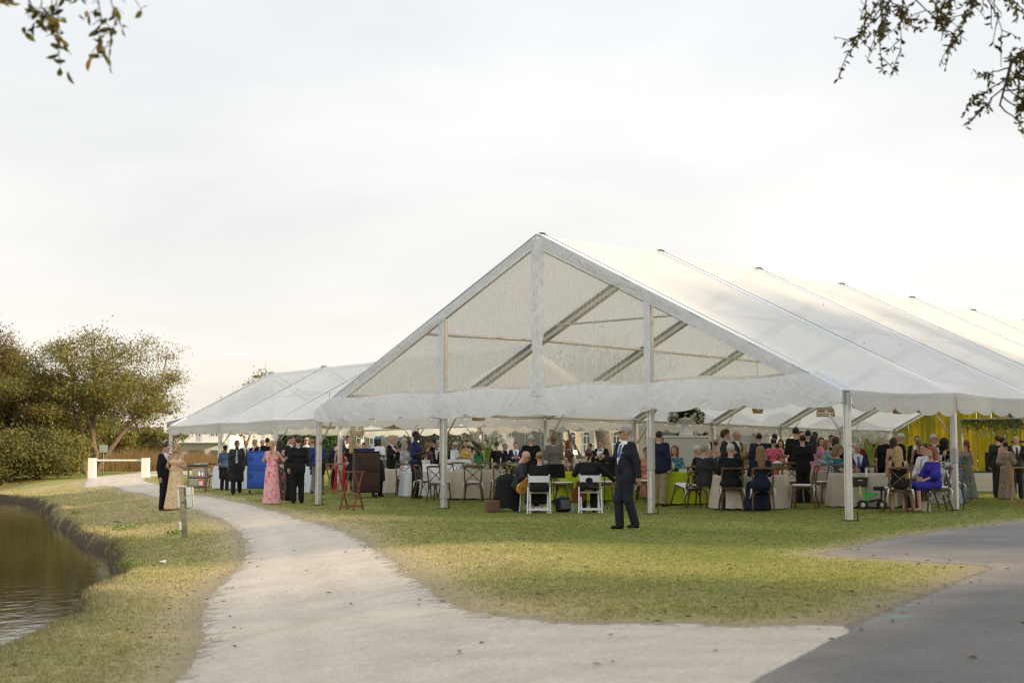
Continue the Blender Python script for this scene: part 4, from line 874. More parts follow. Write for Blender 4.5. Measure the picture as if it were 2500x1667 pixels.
ARMS = {  # elbow from shoulder, wrist from elbow, for the +x side
 'down': ((.05, .02, -.285), (.01, -.05, -.25)), 'front': ((.055, .03, -.27), (-.11, -.20, .04)), 'drink': ((.06, -.01, -.275), (-.07, -.19, .14)),
 'face': ((.05, -.13, -.21), (-.10, -.05, .24)), 'hip': ((.17, .06, -.23), (-.13, -.05, -.17)), 'table': ((.05, -.13, -.24), (-.06, -.22, -.01)),
 'out': ((.20, -.06, -.18), (.20, -.10, .04)), 'back': ((.07, .10, -.26), (-.13, .06, -.19)), 'swing_f': ((.04, -.13, -.25), (-.02, -.20, .02)), 'swing_b': ((.06, .10, -.265), (.02, .07, -.24)),
 'pocket': ((.12, .06, -.26), (-.07, -.03, -.22)), 'reach': ((.03, -.22, -.17), (-.02, -.24, .06)), 'lap': ((.05, -.06, -.26), (-.10, -.20, -.10)),
 'cuddle': ((.10, -.10, -.22), (-.22, -.14, .02)), 'guitar_l': ((.10, -.06, -.26), (.02, -.20, .14)), 'guitar_r': ((.12, -.02, -.26), (-.15, -.18, .02)),
 'bow': ((.20, -.06, -.17), (.17, -.13, -.16)), 'neck_up': ((.12, -.08, -.20), (-.06, -.14, .20))}
def skin_mat(k):
    return mat('skin_'+k, {'fair': (.56, .34, .25), 'pink': (.60, .33, .25), 'tan': (.46, .27, .18), 'brown': (.20, .105, .065), 'dark': (.075, .04, .028)}[k], rough=.55, noise=.08, nscale=25)
def hair_mat(k):
    return mat('hair_'+k, {'black': (.012, .010, .009), 'brown': (.055, .030, .018), 'dkbrown': (.028, .017, .012), 'blond': (.42, .28, .13), 'dkblond': (.24, .15, .075), 'grey': (.30, .29, .27), 'white': (.58, .56, .52), 'red': (.22, .07, .03)}[k], rough=.5, noise=.35, nscale=45, bump=.5, bscale=70)
def cloth(name, col, rough=.8): return mat('cloth_'+name, col, rough=rough, noise=.16, nscale=6, bump=.9, bscale=8, spec=.25)
CL = {'black': (.012, .012, .014), 'charcoal': (.030, .031, .035), 'navy': (.018, .024, .055), 'midnight': (.014, .018, .045), 'suitblue': (.019, .021, .032), 'grey': (.17, .165, .155), 'white': (.74, .75, .78), 'khaki': (.36, .29, .20), 'royal': (.035, .03, .30), 'staffblue': (.03, .04, .16), 'teal': (.02, .14, .20),
      'red': (.55, .02, .02), 'green': (.03, .22, .07), 'yellow': (.60, .48, .03), 'maroon': (.16, .02, .025), 'peach': (.62, .26, .20), 'slate': (.06, .10, .17), 'dusk': (.10, .20, .33), 'lilac': (.30, .26, .40), 'tie_blue': (.08, .14, .50), 'tie_green': (.02, .26, .12), 'tie_red': (.30, .02, .03), 'tie_wine': (.09, .03, .04), 'tie_gold': (.40, .24, .07), 'tie_grey': (.35, .35, .36)}
def C(k):
    if k in PRINTS: return PRINTS[k]
    return cloth(k, CL[k])
PRINTS = {
 'print_pink': print_mat('print_pink', (.80, .45, .46), [(.74, .10, .22), (.74, .30, .30)], 11, .56), 'print_gold': print_mat('print_gold', (.74, .54, .30), [(.60, .38, .20), (.78, .62, .42)], 13, .54),
 'print_rose': print_mat('print_rose', (.62, .05, .14), [(.75, .40, .42), (.45, .02, .10)], 30, .55), 'print_magenta': print_mat('print_magenta', (.58, .22, .40), [(.50, .03, .12), (.68, .45, .55)], 26, .53),
 'print_sea': print_mat('print_sea', (.08, .28, .36), [(.10, .25, .12), (.18, .30, .55), (.45, .6, .62)], 9, .53), 'print_teal': print_mat('print_teal', (.03, .11, .13), [(.10, .26, .30)], 16, .52),
 'print_taupe': print_mat('print_taupe', (.30, .22, .18), [(.14, .10, .10), (.40, .32, .27)], 24, .52), 'print_dots': print_mat('print_dots', (.14, .07, .02), [(.60, .48, .28)], 38, .58), 'print_grey': print_mat('print_grey', (.46, .46, .46), [(.10, .11, .13), (.30, .32, .36)], 22, .52),
 'print_dark': print_mat('print_dark', (.03, .02, .025), [(.38, .05, .08), (.30, .18, .16)], 14, .56), 'print_garden': print_mat('print_garden', (.10, .18, .18), [(.30, .06, .05), (.20, .26, .12)], 14, .55)}

N_PEOPLE = 0
def person(label, px, d, ytop=None, face=0, kit='suit', skin='fair', hair='short', hairc='brown', arms=('down', 'down'), pose='stand', fem=False, h=None, lean=0, look=(0, 0, 0), a='black', b='white', c=None, pants=None,
           hem=.02, sleeve='none', flare=1.0, glasses=False, group=None, zoff=0.0, vox=None, xy=None, apron=None, cap=None, legs=None, belly=0.0, neckline=.30, twist=0):
    """face: 0 towards the camera, 90 to the right, 180 away, -90 to the left"""
    global N_PEOPLE; N_PEOPLE += 1
    x, y = at(px, d) if xy is None else xy; zg = float(gz(x, y))+zoff
    if h is None:
        if ytop is not None and pose != 'sit':
            zt = CAM_H+(1133-ytop)*d/F_PX; h = min(max(zt-zg, 1.54 if fem else 1.64), 1.96)
        else: h = 1.66 if fem else 1.76
    if pose == 'sit': h *= 1.055
    K = h/1.75; vx = vox or max(.020, d*.00062)/K
    sit = pose == 'sit'
    pel = np.array([0, 0, .565 if sit else .95]); j = .90 if fem else 1.0
    Rl = eul(x=lean) @ eul(z=twist)                       # lean > 0 bends forward (towards -y)
    Rl = eul(x=lean)
    up = lambda p: pel+Rl@(eul(z=twist)@np.array(p, float))
    sh = {s: up((.175*j*s, .005, .455)) for s in (-1, 1)}
    el = {}; wr = {}
    for s, pose_a in zip((-1, 1), arms):
        e_, w_ = ARMS[pose_a] if isinstance(pose_a, str) else pose_a; Ra = Rl@eul(z=twist)
        el[s] = sh[s]+Ra@(np.array(e_)*(s, 1, 1)); wr[s] = el[s]+Ra@(np.array(w_)*(s, 1, 1))
    if sit:
        hip = {s: pel+(.09*s, -.02, -.02) for s in (-1, 1)}; kn = {s: np.array([.11*s, -.43, .53]) for s in (-1, 1)}; an = {s: np.array([.11*s, -.40, .09]) for s in (-1, 1)}
    else:
        hip = {s: pel+(.085*s, .0, -.03) for s in (-1, 1)}; kn = {s: np.array([.095*s, -.015, .50]) for s in (-1, 1)}; an = {s: np.array([.10*s, .02, .085]) for s in (-1, 1)}
    if pose == 'walk':
        kn = {-1: np.array([-.09, -.16, .50]), 1: np.array([.09, .03, .50])}; an = {-1: np.array([-.09, -.20, .085]), 1: np.array([.09, .24, .13])}
    if pose == 'relax':
        kn[1] = np.array([.12, -.07, .50]); an[1] = np.array([.13, -.03, .085])
    if legs: kn.update(legs[0]); an.update(legs[1])
    fw = .02 if fem else 0
    def torso(o, w=1.0):
        L_ = [(up((-.07, .01, 0)), up((.07, .01, 0)), .107+o+fw*.6, .107+o+fw*.6), (up((-.045, 0, .14)), up((.045, 0, .14)), .098*(.9 if fem else 1)+o, .098*(.9 if fem else 1)+o),
              (up((-.085*j, 0, .32)), up((.085*j, 0, .32)), .108*j+o, .108*j+o), (up((-.135*j, .008, .44)), up((.135*j, .008, .44)), .06*j+o*.8, .06*j+o*.8), (up((0, 0, 0)), up((0, 0, .42)), .10+o*.6, .09+o*.6)]
        if belly: L_.append((up((0, -.05, .10)), up((0, -.05, .20)), .10+o+belly, .10+o+belly*.6))
        if fem: L_ += [(up((.062, -.075, .31)), (.064+o,)*3), (up((-.062, -.075, .31)), (.064+o,)*3)]
        return L_
    armp = lambda o, s, e=1.0: [(sh[s], el[s], .052*j+o, .044*j+o*.9), (el[s], el[s]+(wr[s]-el[s])*e, .043*j+o*.9, .034*j+o*.8)]
    legp = lambda o, s, wid=0: [(hip[s], kn[s], .088+o, .06+o+wid*.5), (kn[s], an[s], .058+o+wid*.6, .043+o+wid)]
    root = empty('person', (x, y, zg), math.radians(face), label, 'person', group); root.scale = (K, K, K)
    # ---- skin: trunk, limbs, head with face, hands with fingers, all one mesh
    body = torso(-.012)+armp(-.004, 1)+armp(-.004, -1)+legp(-.006, 1)+legp(-.006, -1)
    HC = up((0, -.014, .668)); Rh = Rl@eul(z=twist)@eul(look[0], look[1], look[2]); neck = (up((0, .012, .44)), HC+Rh@np.array([0, .02, -.07]), .056*j, .05*j); body.append(neck)
    lo, hi = bounds(body, .02); Vb, Fb = surfnet(lambda P: blend(P, body, .045), lo, hi, max(vx, .026))
    hv, hf = HEADS[int(fem)]; Vs = [Vb]; Fs4 = [Fb]; off = len(Vb); midx = [np.zeros(len(Fb), int)]
    Vs.append((Rh@(hv*(.97 if fem else 1.0)).T).T+HC); Fs4.append(hf+off); off += len(hv); midx.append(np.zeros(len(hf), int))
    ext = MB()
    for s in (-1, 1): ext.ell((.030*s, -.086, .010), (.011, .006, .0065), 6, 4)
    n_eye = len(ext.F)
    ext.ell((0, -.0965, -.057), (.022, .006, .006), 6, 4)
    ev = np.array(ext.V); Vs.append((Rh@ev.T).T+HC); F_e = np.array(ext.F)+off; off += len(ev); Fs4.append(F_e); midx += [np.full(n_eye, 1), np.full(len(F_e)-n_eye, 2)]
    polys = []
    for s in (-1, 1):
        dr = wr[s]-el[s]; dr /= np.linalg.norm(dr); z = -dr; yv = np.array([-s*1.0, -.3, 0]); yv = -yv - z*((-yv)@z); yv /= np.linalg.norm(yv); xv = np.cross(yv, z); Rm = np.stack([xv, yv, z], 1)
        hv_ = HAND_V.copy()
        if xv @ np.array([0, -1, .2]) < 0: hv_[:, 0] *= -1
        Vs.append((Rm@hv_.T).T+wr[s]+dr*.0); polys.append([tuple(i+off for i in f) for f in HAND_F]); off += len(hv_)
    q4 = [f for pl in polys for f in pl if len(f) == 4]; q5 = [f for pl in polys for f in pl if len(f) == 5]; q7 = [f for pl in polys for f in pl if len(f) == 7]
    Fl = [np.concatenate(Fs4+[np.array(q4)]), np.array(q5), np.array(q7)]; mi = np.concatenate(midx+[np.zeros(len(q4)+len(q5)+len(q7), int)])
    me = mesh_np('body', np.concatenate(Vs), Fl, [skin_mat(skin), mat('eye_dark', (.03, .02, .018), rough=.2), mat('lip', (.32, .12, .10), rough=.5)], mi); link_mesh('body', me, root)
    def garment(name, parts, k, m, cut=None, hh=None, par=None):
        lo, hi = bounds(parts, .03)
        def fn(P):
            q = blend(P, parts, k)
            return np.maximum(q, cut(P)) if cut else q
        Vv, Fq = surfnet(fn, lo, hi, hh or vx)
        if len(Fq) == 0: return None
        return link_mesh(name, mesh_np(name, Vv, Fq, m), par or root)
    inv = lambda P: ((P-pel)@Rl)@eul(z=twist)              # back into the upright trunk frame
    # ---- shoes
    for s in (-1, 1):
        f = np.array([.02*s, -1, 0]); tip = an[s]+np.array([.015*s, -.15, -.045]); heel = an[s]+np.array([0, .035, -.04])
        tip[2] = max(tip[2]-(0 if pose == 'walk' else 0), .032); heel[2] = max(heel[2], .034)
        if kit in ('gown',) and hem < .12 and not sit: continue
        garment('shoe', [(heel, tip, .036, .032), (an[s], heel, .042 if not fem else .03, .036)], .03, cloth('shoe_black' if not fem else 'shoe_nude', (.015, .013, .012) if not fem else (.35, .22, .15), .35), lambda P: -P[:, 2]-.0, .02)
    collar = lambda m: garment('collar', [(up((0, .014, .465)), up((0, .002, .522)), .073*j, .063*j)], .02, m, lambda P: np.maximum(-(inv(P)[:, 2]-.45), inv(P)[:, 2]-.53), .016)
    trous = lambda m, wid=.018: garment('trousers', legp(.012, 1, wid)+legp(.012, -1, wid)+[(hip[-1], hip[1], .098, .098), (up((-.05, .005, .05)), up((.05, .005, .05)), .108+belly*.3, .108+belly*.3)], .035, m, (lambda P: np.where(P[:, 1] > -.15, .475-P[:, 2], -1)) if sit else (lambda P: np.maximum(.045-P[:, 2], 0*P[:, 0]-1)))
    if kit == 'suit':
        pm = C(pants or a); trous(pm)
        shirt = garment('shirt', torso(.008)+[(up((0, .01, .43)), up((0, 0, .50)), .066*j, .060*j)], .045, C(b), lambda P: -(inv(P)[:, 2]-.02)); collar(C(b))
        jp = torso(.026)+armp(.020, 1, .97)+armp(.020, -1, .97)
        if sit: jp += [(up((-.085, .01, -.03)), up((.085, .01, -.03)), .125, .125)]
        else: jp += [(up((-.075, .005, -.10)), up((.075, .005, -.10)), .128+belly*.4, .128+belly*.4)]
        def cutj(P):
            q = inv(P); v = (q[:, 2]-.10)*.30+(.0 if True else 0)
            front = np.minimum(np.minimum(v-np.abs(q[:, 0]), -q[:, 1]-.02), .62-q[:, 2])*.9
            low = (-.20 if not sit else -.085)-q[:, 2]
            arm_low = low-10*np.maximum(0, np.abs(q[:, 0])-.21)
            return np.maximum(np.maximum(front, np.where(np.abs(q[:, 0]) > .20, -1, low)), q[:, 2]-.525)
        J = garment('jacket', jp, .035, C(a), cutj)
        for s in (-1, 1):
            dr = (wr[s]-el[s]); dr /= np.linalg.norm(dr); garment('cuff', [(wr[s]-dr*.03, wr[s]-dr*.004, .047*j, .046*j)], .01, C(b), None, .018)
        yf = -.118-.0*belly
        if c and c != 'bow':
            tm = MB(); zz = [.475, .455, .42, .30, .16, .08, .05]; ww = [.020, .026, .020, .030, .038, .040, .004]
            rows = []
            for z_, w_ in zip(zz, ww):
                yy = -.090-.050*smooth(.48, .36, z_) - belly*smooth(.3, .1, z_); rows.append([tuple(up((w_*t_, float(yy)-.012*(1-abs(t_)), z_))) for t_ in (-1, -.5, 0, .5, 1)])
            tm.sheet(rows); tm.build('tie', C(c), root)
        if vx < .016:
            for s in (-1, 1):
                rows = []
                for z_ in np.linspace(.105, .475, 12):
                    e_ = max(0, (z_-.10)*.30)+.004; k_ = .052*math.sin(math.pi*min(1, (z_-.09)/.40))**.7+.006; yb = -.143+.045*float(smooth(.38, .50, z_)); rows.append([tuple(up((s*(e_+k_*f_), yb-.006*math.sin(math.pi*f_)+.02*f_*(e_+k_)/.1, z_))) for f_ in (0, .5, 1)])
                MB().sheet(rows).build('lapel', C(a), root)
        if c == 'bow':
            bm_ = MB(); 
            for s in (-1, 1): bm_.box(up((.030*s, -.085, .475)), (.045, .022, .036), bev=.006)
            bm_.box(up((0, -.09, .475)), (.018, .026, .022)); bm_.build('bow_tie', C('black'), root)
    elif kit == 'shirt':
        trous(C(pants or 'black'))
        sl = {'long': .97, 'short': None, 'half': .12}[sleeve if sleeve != 'none' else 'long']
        sp_ = torso(.016)+[(up((-.07, .005, -.03)), up((.07, .005, -.03)), .122, .122)]
        for s in (-1, 1): sp_ += [(sh[s], sh[s]+(el[s]-sh[s])*.75, .07, .066)] if sl is None else armp(.015, s, sl)
        garment('shirt', sp_, .035, C(a), lambda P: np.maximum(np.where(np.abs(inv(P)[:, 0]) > .19, -1, -.07-inv(P)[:, 2]), inv(P)[:, 2]-.52)); collar(C(a))
        if c:
            tm = MB(); rows = []
            for z_, w_ in zip([.475, .42, .30, .16, .06, .03], [.02, .018, .026, .034, .036, .004]):
                rows.append([tuple(up((w_*t_, -.085-.05*float(smooth(.48, .36, z_))-.01*(1-abs(t_)), z_))) for t_ in (-1, 0, 1)])
            tm.sheet(rows); tm.build('tie', C(c), root)
        if apron:
            am, az = apron
            def fa(P):
                z = P[:, 2]; t_ = np.clip((1.1-z)/(1.1-az), 0, 1); th = np.arctan2(P[:, 1], P[:, 0]); r = .128+.035*smooth(0, .35, t_)+.03*t_+.006*np.sin(7*th+4*t_)*t_
                ly = .22*smooth(.6, .0, z)*(pose == 'walk')
                return np.maximum(np.maximum((np.hypot(P[:, 0]/1.22, (P[:, 1]+.0)/.98)-r)*.85, np.maximum(az-z, z-1.1)), P[:, 1]-.06)
            Vv, Fq = surfnet(fa, (-.3, -.28, az), (.3, .12, 1.1), vx); link_mesh('apron', mesh_np('apron', Vv, Fq, C(am)), root)
    elif kit in ('gown', 'dress'):
        tp = torso(.012); top = neckline
        if sleeve == 'long': tp = tp+armp(.014, 1, .95)+armp(.014, -1, .95); top = .50
        elif sleeve == 'short':
            for s in (-1, 1): tp = tp+[(sh[s], sh[s]+(el[s]-sh[s])*.6, .064, .072)]
            top = .48
        elif sleeve == 'flutter':
            for s in (-1, 1): tp = tp+[(sh[s], el[s], .062, .095), (el[s], el[s]+(wr[s]-el[s])*.15, .095, .10)]
            top = .47
        elif sleeve == 'strap': top = .44
        def cutb(P):
            q = inv(P); lim = top
            zc = np.full(len(P), lim)
            if sleeve == 'strap': zc = np.where((np.abs(np.abs(q[:, 0])-.095) < .022), .52, .36)
            if sleeve == 'one': zc = np.where(q[:, 0] > .03, .52, .33)
            return np.maximum(q[:, 2]-zc, np.where(np.abs(q[:, 0]) > .19, -1, .075-q[:, 2]))
        garment('bodice', tp, .035, C(a), cutb)
        sm = C(b if b != 'white' or kit == 'dress' and b == 'white' and False else a) if b != 'white' else C(a)
        if sit:
            sk_ = [(pel+(-.07, .02, .0), pel+(.07, .02, .0), .135, .135)]+[(hip[s], kn[s]+np.array([0, .0, 0]), .115, .095) for s in (-1, 1)]+[((-.06, -.2, .53), (.06, -.2, .53), .10, .10)]
            if hem < .3: sk_ += [(kn[s], np.array([.14*s, -.43, hem+.08]), .10, .15) for s in (-1, 1)]+[((0, -.43, .45), (0, -.40, hem+.08), .10, .14)]
            garment('skirt', sk_, .05, sm, lambda P: np.maximum(np.maximum(hem-P[:, 2], P[:, 2]-.70), np.where(P[:, 1] > -.15, .475-P[:, 2], -1) if hem > .15 else -1.0))
        else:
            fr = .25*flare; ph = N_PEOPLE*1.7; nf = 9+N_PEOPLE % 4
            def fs(P):
                z = P[:, 2]; t_ = np.clip((1.05-z)/(1.05-hem), 0, 1); th = np.arctan2(P[:, 1], P[:, 0])
                cx_ = pel[0]; r = .122+.042*smooth(0, .16 if hem < .3 else .35, t_)+(fr-.15)*np.clip((t_-.1)/.9, 0, 1)**1.15*(1 if hem < .3 else .45)
                r = r*(1+(.055*np.sin(nf*th+ph+2*t_)+.03*np.sin((nf*2-3)*th+ph*2))*smooth(.15, .9, t_))
                q = np.hypot(P[:, 0]/1.08, (P[:, 1]-.005)/.94)-r
                return np.maximum(np.maximum(q*.85, hem-z), z-1.07)
            Vv, Fq = surfnet(fs, (-.36*flare, -.33*flare, hem), (.36*flare, .33*flare, 1.07), vx); link_mesh('skirt', mesh_np('skirt', Vv, Fq, sm), root)
    # ---- hair
    def hairfn(kind):
        ca = {'curly': .022, 'long': .008, 'bob': .010, 'wavy': .012}.get(kind, 0)
        base = [((0, .020, .040), (.083+ca, .100+ca, .090+ca))]
        ex = []
        if kind in ('long', 'wavy'): ex = [((0, .055, .02), (0, .105, -.30 if kind == 'long' else -.26), .083, .070), ((.062, .025, .02), (.085, .04, -.22), .034, .036), ((-.062, .025, .02), (-.085, .04, -.22), .034, .036)]
        if kind == 'wavy': ex += [((.07, .01, -.05), (.075, -.07, -.28), .036, .036), ((-.07, .01, -.05), (-.075, -.07, -.28), .036, .036)]
        if kind == 'bob': ex = [((0, .05, .01), (0, .062, -.12), .088, .076), ((.065, .015, .02), (.074, .005, -.11), .034, .036), ((-.065, .015, .02), (-.074, .005, -.11), .034, .036)]
        if kind == 'updo': ex = [((0, .112, .045), (.046, .042, .046))]
        if kind == 'pony': ex = [((0, .105, .055), (0, .135, -.04), .036, .036), ((0, .135, -.04), (0, .115, -.22), .036, .018)]
        if kind == 'curly': ex = [((.03, .02, .10), (.07, .08, .05)), ((-.035, -.02, .10), (.06, .07, .05)), ((0, .085, .02), (.085, .05, .09))]
        if kind == 'afro': ex = [((0, .03, .05), (.135, .135, .135)), ((0, .06, -.08), (.13, .10, .11))]
        def fn(P):
            d0 = blend(P, base, .02); plane = -(P[:, 2]+.95*(P[:, 1]+.052)-.052)*.7
            if kind == 'bald': plane = np.maximum(plane, P[:, 2]-.045+.25*P[:, 1])
            if kind == 'thin': plane = np.maximum(plane, .010-P[:, 1]-.02)
            d0 = np.maximum(d0, plane)
            for q in ex:
                e_ = d_cone(P, *q) if len(q) == 4 else d_ell(P, *q); 
                if kind in ('afro',): e_ = np.maximum(e_, -(P[:, 1]+.045))
                d0 = smin(d0, e_, .025)
            if kind in ('curly', 'afro', 'wavy'): d0 = d0+.007*np.sin(P[:, 0]*90)*np.sin(P[:, 1]*85+1)*np.sin(P[:, 2]*80)
            else: d0 = d0+.0025*np.sin(P[:, 0]*140+P[:, 2]*60)
            d0 = np.maximum(d0, -(d_ell(P, (0, -.07, -.02), (.052, .060, .085))))
            return d0
        lo = np.array([-.2, -.15, -.40]) if kind in ('long', 'wavy', 'bob', 'pony', 'afro') else np.array([-.12, -.12, -.12]); hi = np.array([.2, .22, .21]) if kind in ('afro',) else np.array([.14, .2, .19])
        return surfnet(fn, lo, hi, .0125)
    if hair != 'none':
        if hair not in HAIRS: HAIRS[hair] = hairfn(hair)
        hv, hf = HAIRS[hair]
        if len(hf):
            hw = (Rh@hv.T).T
            link_mesh('hair', mesh_np('hair', hw+HC, hf, hair_mat(hairc)), root)
    if glasses:
        g = MB(); 
        for s in (-1, 1): g.box((.033*s, -.098, .012), (.056, .012, .036), bev=.004); g.box((.068*s, -.045, .016), (.008, .105, .009))
        g.box((0, -.1, .018), (.02, .008, .008)); g.V = [tuple(Rh@np.array(v)+HC) for v in g.V]; g.build('sunglasses' if glasses != 'clear' else 'glasses', mat('dark_lens', (.01, .008, .008), rough=.1, spec=.6), root)
    if cap:
        cb_ = MB(); cb_.lathe([(.094, .045), (.096, .075), (.085, .115), (.05, .142), (.002, .150)], (0, .012, 0), 14); cb_.box((0, -.115, .062), (.13, .10, .012), eul and Matrix(eul(8).tolist()), bev=.005)
        cb_.V = [tuple(Rh@np.array(v)+HC) for v in cb_.V]; cb_.build('cap', C(cap), root)
    root_pose[root.name] = (wr, el)
    return root
root_pose = {}
HAIRS = {}

# ------------------------------------------------------------------ furniture
m_wood = mat('weathered_chair_wood', (.155, .095, .052), rough=.6, noise=.3, nscale=18, bump=.2, bscale=40)
m_cush = mat('white_cushion', (.74, .74, .76), rough=.85, noise=.05, nscale=10)
m_linen = mat('beige_linen', (.56, .50, .42), rough=.9, noise=.06, nscale=4, bump=.5, bscale=7)
m_wlinen = mat('white_linen', (.72, .74, .80), rough=.85, noise=.04, nscale=5, bump=.4, bscale=7)
m_lime = mat('lime_linen', (.42, .52, .015), rough=.8, noise=.08, nscale=5, bump=.4, bscale=7)
m_bw = print_mat('black_white_print', (.66, .66, .64), [(.03, .03, .03)], 22, .54)
m_wchair = mat('white_resin', (.70, .71, .73), rough=.4)
m_tray = mat('red_brown_wood', (.20, .065, .03), rough=.45, noise=.2, nscale=15)
m_tray2 = mat('honey_wood', (.34, .17, .06), rough=.5, noise=.2, nscale=15)
m_glassw = mat('clear_glass', (.75, .77, .76), rough=.05, spec=.7, alpha=.45)
m_leafg = mat('fresh_stem_green', (.30, .44, .06), rough=.45, trans=.2)
m_lily = mat('lily_white', (.74, .72, .60), rough=.5, trans=.25)
m_blackp = mat('black_plastic', (.02, .02, .022), rough=.45)
m_greyp = mat('grey_plastic', (.12, .125, .13), rough=.5)

def make_chair():
    C_ = empty('cross_back_chair'); 
    MB().box((0, 0, .445), (.43, .42, .028), bev=.012).build('seat', m_wood, C_)
    cu = MB().box((0, -.005, .482), (.42, .41, .045), bev=.022).build('cushion', m_cush, C_)
    for s in (-1, 1):
        t_ = MB()
        for k in range(3): t_.tube([(.20*s, .20, .47), (.20*s+.03*s, .235+.01*k, .45-.02*k), (.20*s+(.02+.02*k)*s, .24, .36-.05*k)], [.008, .014, .006], 5)
        t_.build('ribbon_tie', m_cush, cu)
        MB().tube([(.19*s, -.19, .44), (.20*s, -.195, .25), (.225*s, -.225, 0)], [.02, .019, .016], 8).build('leg', m_wood, C_)
        MB().tube([(.215*s, .27, 0), (.195*s, .20, .25), (.19*s, .19, .45), (.20*s, .215, .66), (.205*s, .265, .86)], [.016, .019, .02, .018, .016], 8).build('leg', m_wood, C_)
        MB().tube([(.19*s*-1, .195, .47), (0, .212, .66), (.20*s, .255, .84)], .0125, 7).build('cross_slat', m_wood, C_)
        MB().tube([(.19*s, -.185, .28), (.17*s, -.12, .40), (.13*s, -.02, .43), (.17*s, .10, .40), (.19*s, .19, .28)], .011, 6).build('bow_brace', m_wood, C_)
    MB().tube([(-.19, .2, .27), (-.14, .2, .39), (0, .2, .43), (.14, .2, .39), (.19, .2, .27)], .012, 6).build('bow_brace', m_wood, C_)
    MB().tube([(-.215, .262, .855), (-.12, .285, .87), (0, .292, .875), (.12, .285, .87), (.215, .262, .855)], [.022, .026, .027, .026, .022], 8).build('top_rail', m_wood, C_)
    return C_
CH0 = make_chair(); CH_N = 0
def chair(label, px, d, face, tilt=0, xy=None):
    """face: direction the seat looks, 0 to the camera, 90 right, 180 away"""
    global CH_N
    x, y = at(px, d) if xy is None else xy; o = CH0 if CH_N == 0 else copy_tree(CH0); CH_N += 1
    o.location = (x, y, float(gz(x, y))); o.rotation_euler = (math.radians(tilt), 0, math.radians(face)); o.scale = (1.14, 1.12, 1.09); return tag(o, label, 'chair', 'cross back chairs at the tables')

def table(label, px, d, r, m, h=.76, kind='round', w=None, rot=0, seed=0, cat='table', hem=.01):
    x, y = at(px, d); z = float(gz(x, y)); T = empty('round_table' if kind == 'round' else 'square_table', (x, y, z), math.radians(rot), label, cat)
    rg = np.random.default_rng(seed+int(px)); ph = rg.random(4)*6.28; n = 96; rows = []
    def rad(a, t_):
        if kind == 'round': base = r
        else:
            ww, dd = w; base = 1/((abs(math.cos(a)/(ww/2))**8+abs(math.sin(a)/(dd/2))**8)**(1/8))
        fold = (.055*math.sin(11*a+ph[0])+.04*math.sin(17*a+ph[1])+.03*math.sin(29*a+ph[2]))*t_**.8
        if kind != 'round': fold = fold*.55+.10*t_*max(0, abs(math.sin(2*a))-.4)
        return base*(1+fold*.5)+.05*t_+fold*.35
    prof = [(0, h), (.6, h), (.985, h), (1.0, h-.008)]
    for f, zz in prof: rows.append([(f*rad(2*math.pi*i/n, 0)*math.cos(2*math.pi*i/n), f*rad(2*math.pi*i/n, 0)*math.sin(2*math.pi*i/n), zz) for i in range(n+1)])
    for t_ in (.06, .2, .4, .6, .8, .94, 1.0):
        rows.append([(rad(2*math.pi*i/n, t_)*math.cos(2*math.pi*i/n), rad(2*math.pi*i/n, t_)*math.sin(2*math.pi*i/n), max(hem, h-(h-hem)*t_+.012*math.sin(23*2*math.pi*i/n+ph[3])*(t_ > .9))) for i in range(n+1)])
    MB().sheet([list(reversed(q)) for q in rows]).build('tablecloth', m, T)
    tb = MB(); 
    if kind == 'round': tb.lathe([(0.01, h-.03), (r*.97, h-.03), (r*.97, h-.006), (.01, h-.006)], n=24)
    else: tb.box((0, 0, h-.018), (w[0]*.95, w[1]*.95, .022))
    tb.build('table_top', m_wood, T)
    for a in (45, 135, 225, 315):
        q = .45*(r if kind == 'round' else min(w)/2*1.2); MB().tube([(q*math.cos(math.radians(a)), q*math.sin(math.radians(a)), 0), (q*math.cos(math.radians(a)), q*math.sin(math.radians(a)), h-.03)], .02, 6).build('leg', m_dark, T)
    return T
TABLES = {}
for k, lb, px, d, r, m in [('t1', 'round beige clothed table behind the second tent post', 1150, 40.4, .80, m_linen), ('t1b', 'round beige clothed table with tall calla lilies', 1170, 43.2, .78, m_linen), ('t2', 'round beige clothed table left of the waiter in blue', 985, 45.6, .78, m_linen),
                           ('t3', 'round beige clothed table with two seated men and a navy gowned woman', 1832, 32.9, .86, m_linen), ('t4', 'round beige clothed table with the green scooter beside it', 2112, 33.0, .84, m_linen), ('t7', 'round beige clothed table with a beige throw on its chair', 1975, 36.0, .75, m_linen), ('t8', 'beige clothed table under the left end of the smaller tent', 515, 60, .75, m_linen)]:
    TABLES[k] = table(lb, px, d, r, m)
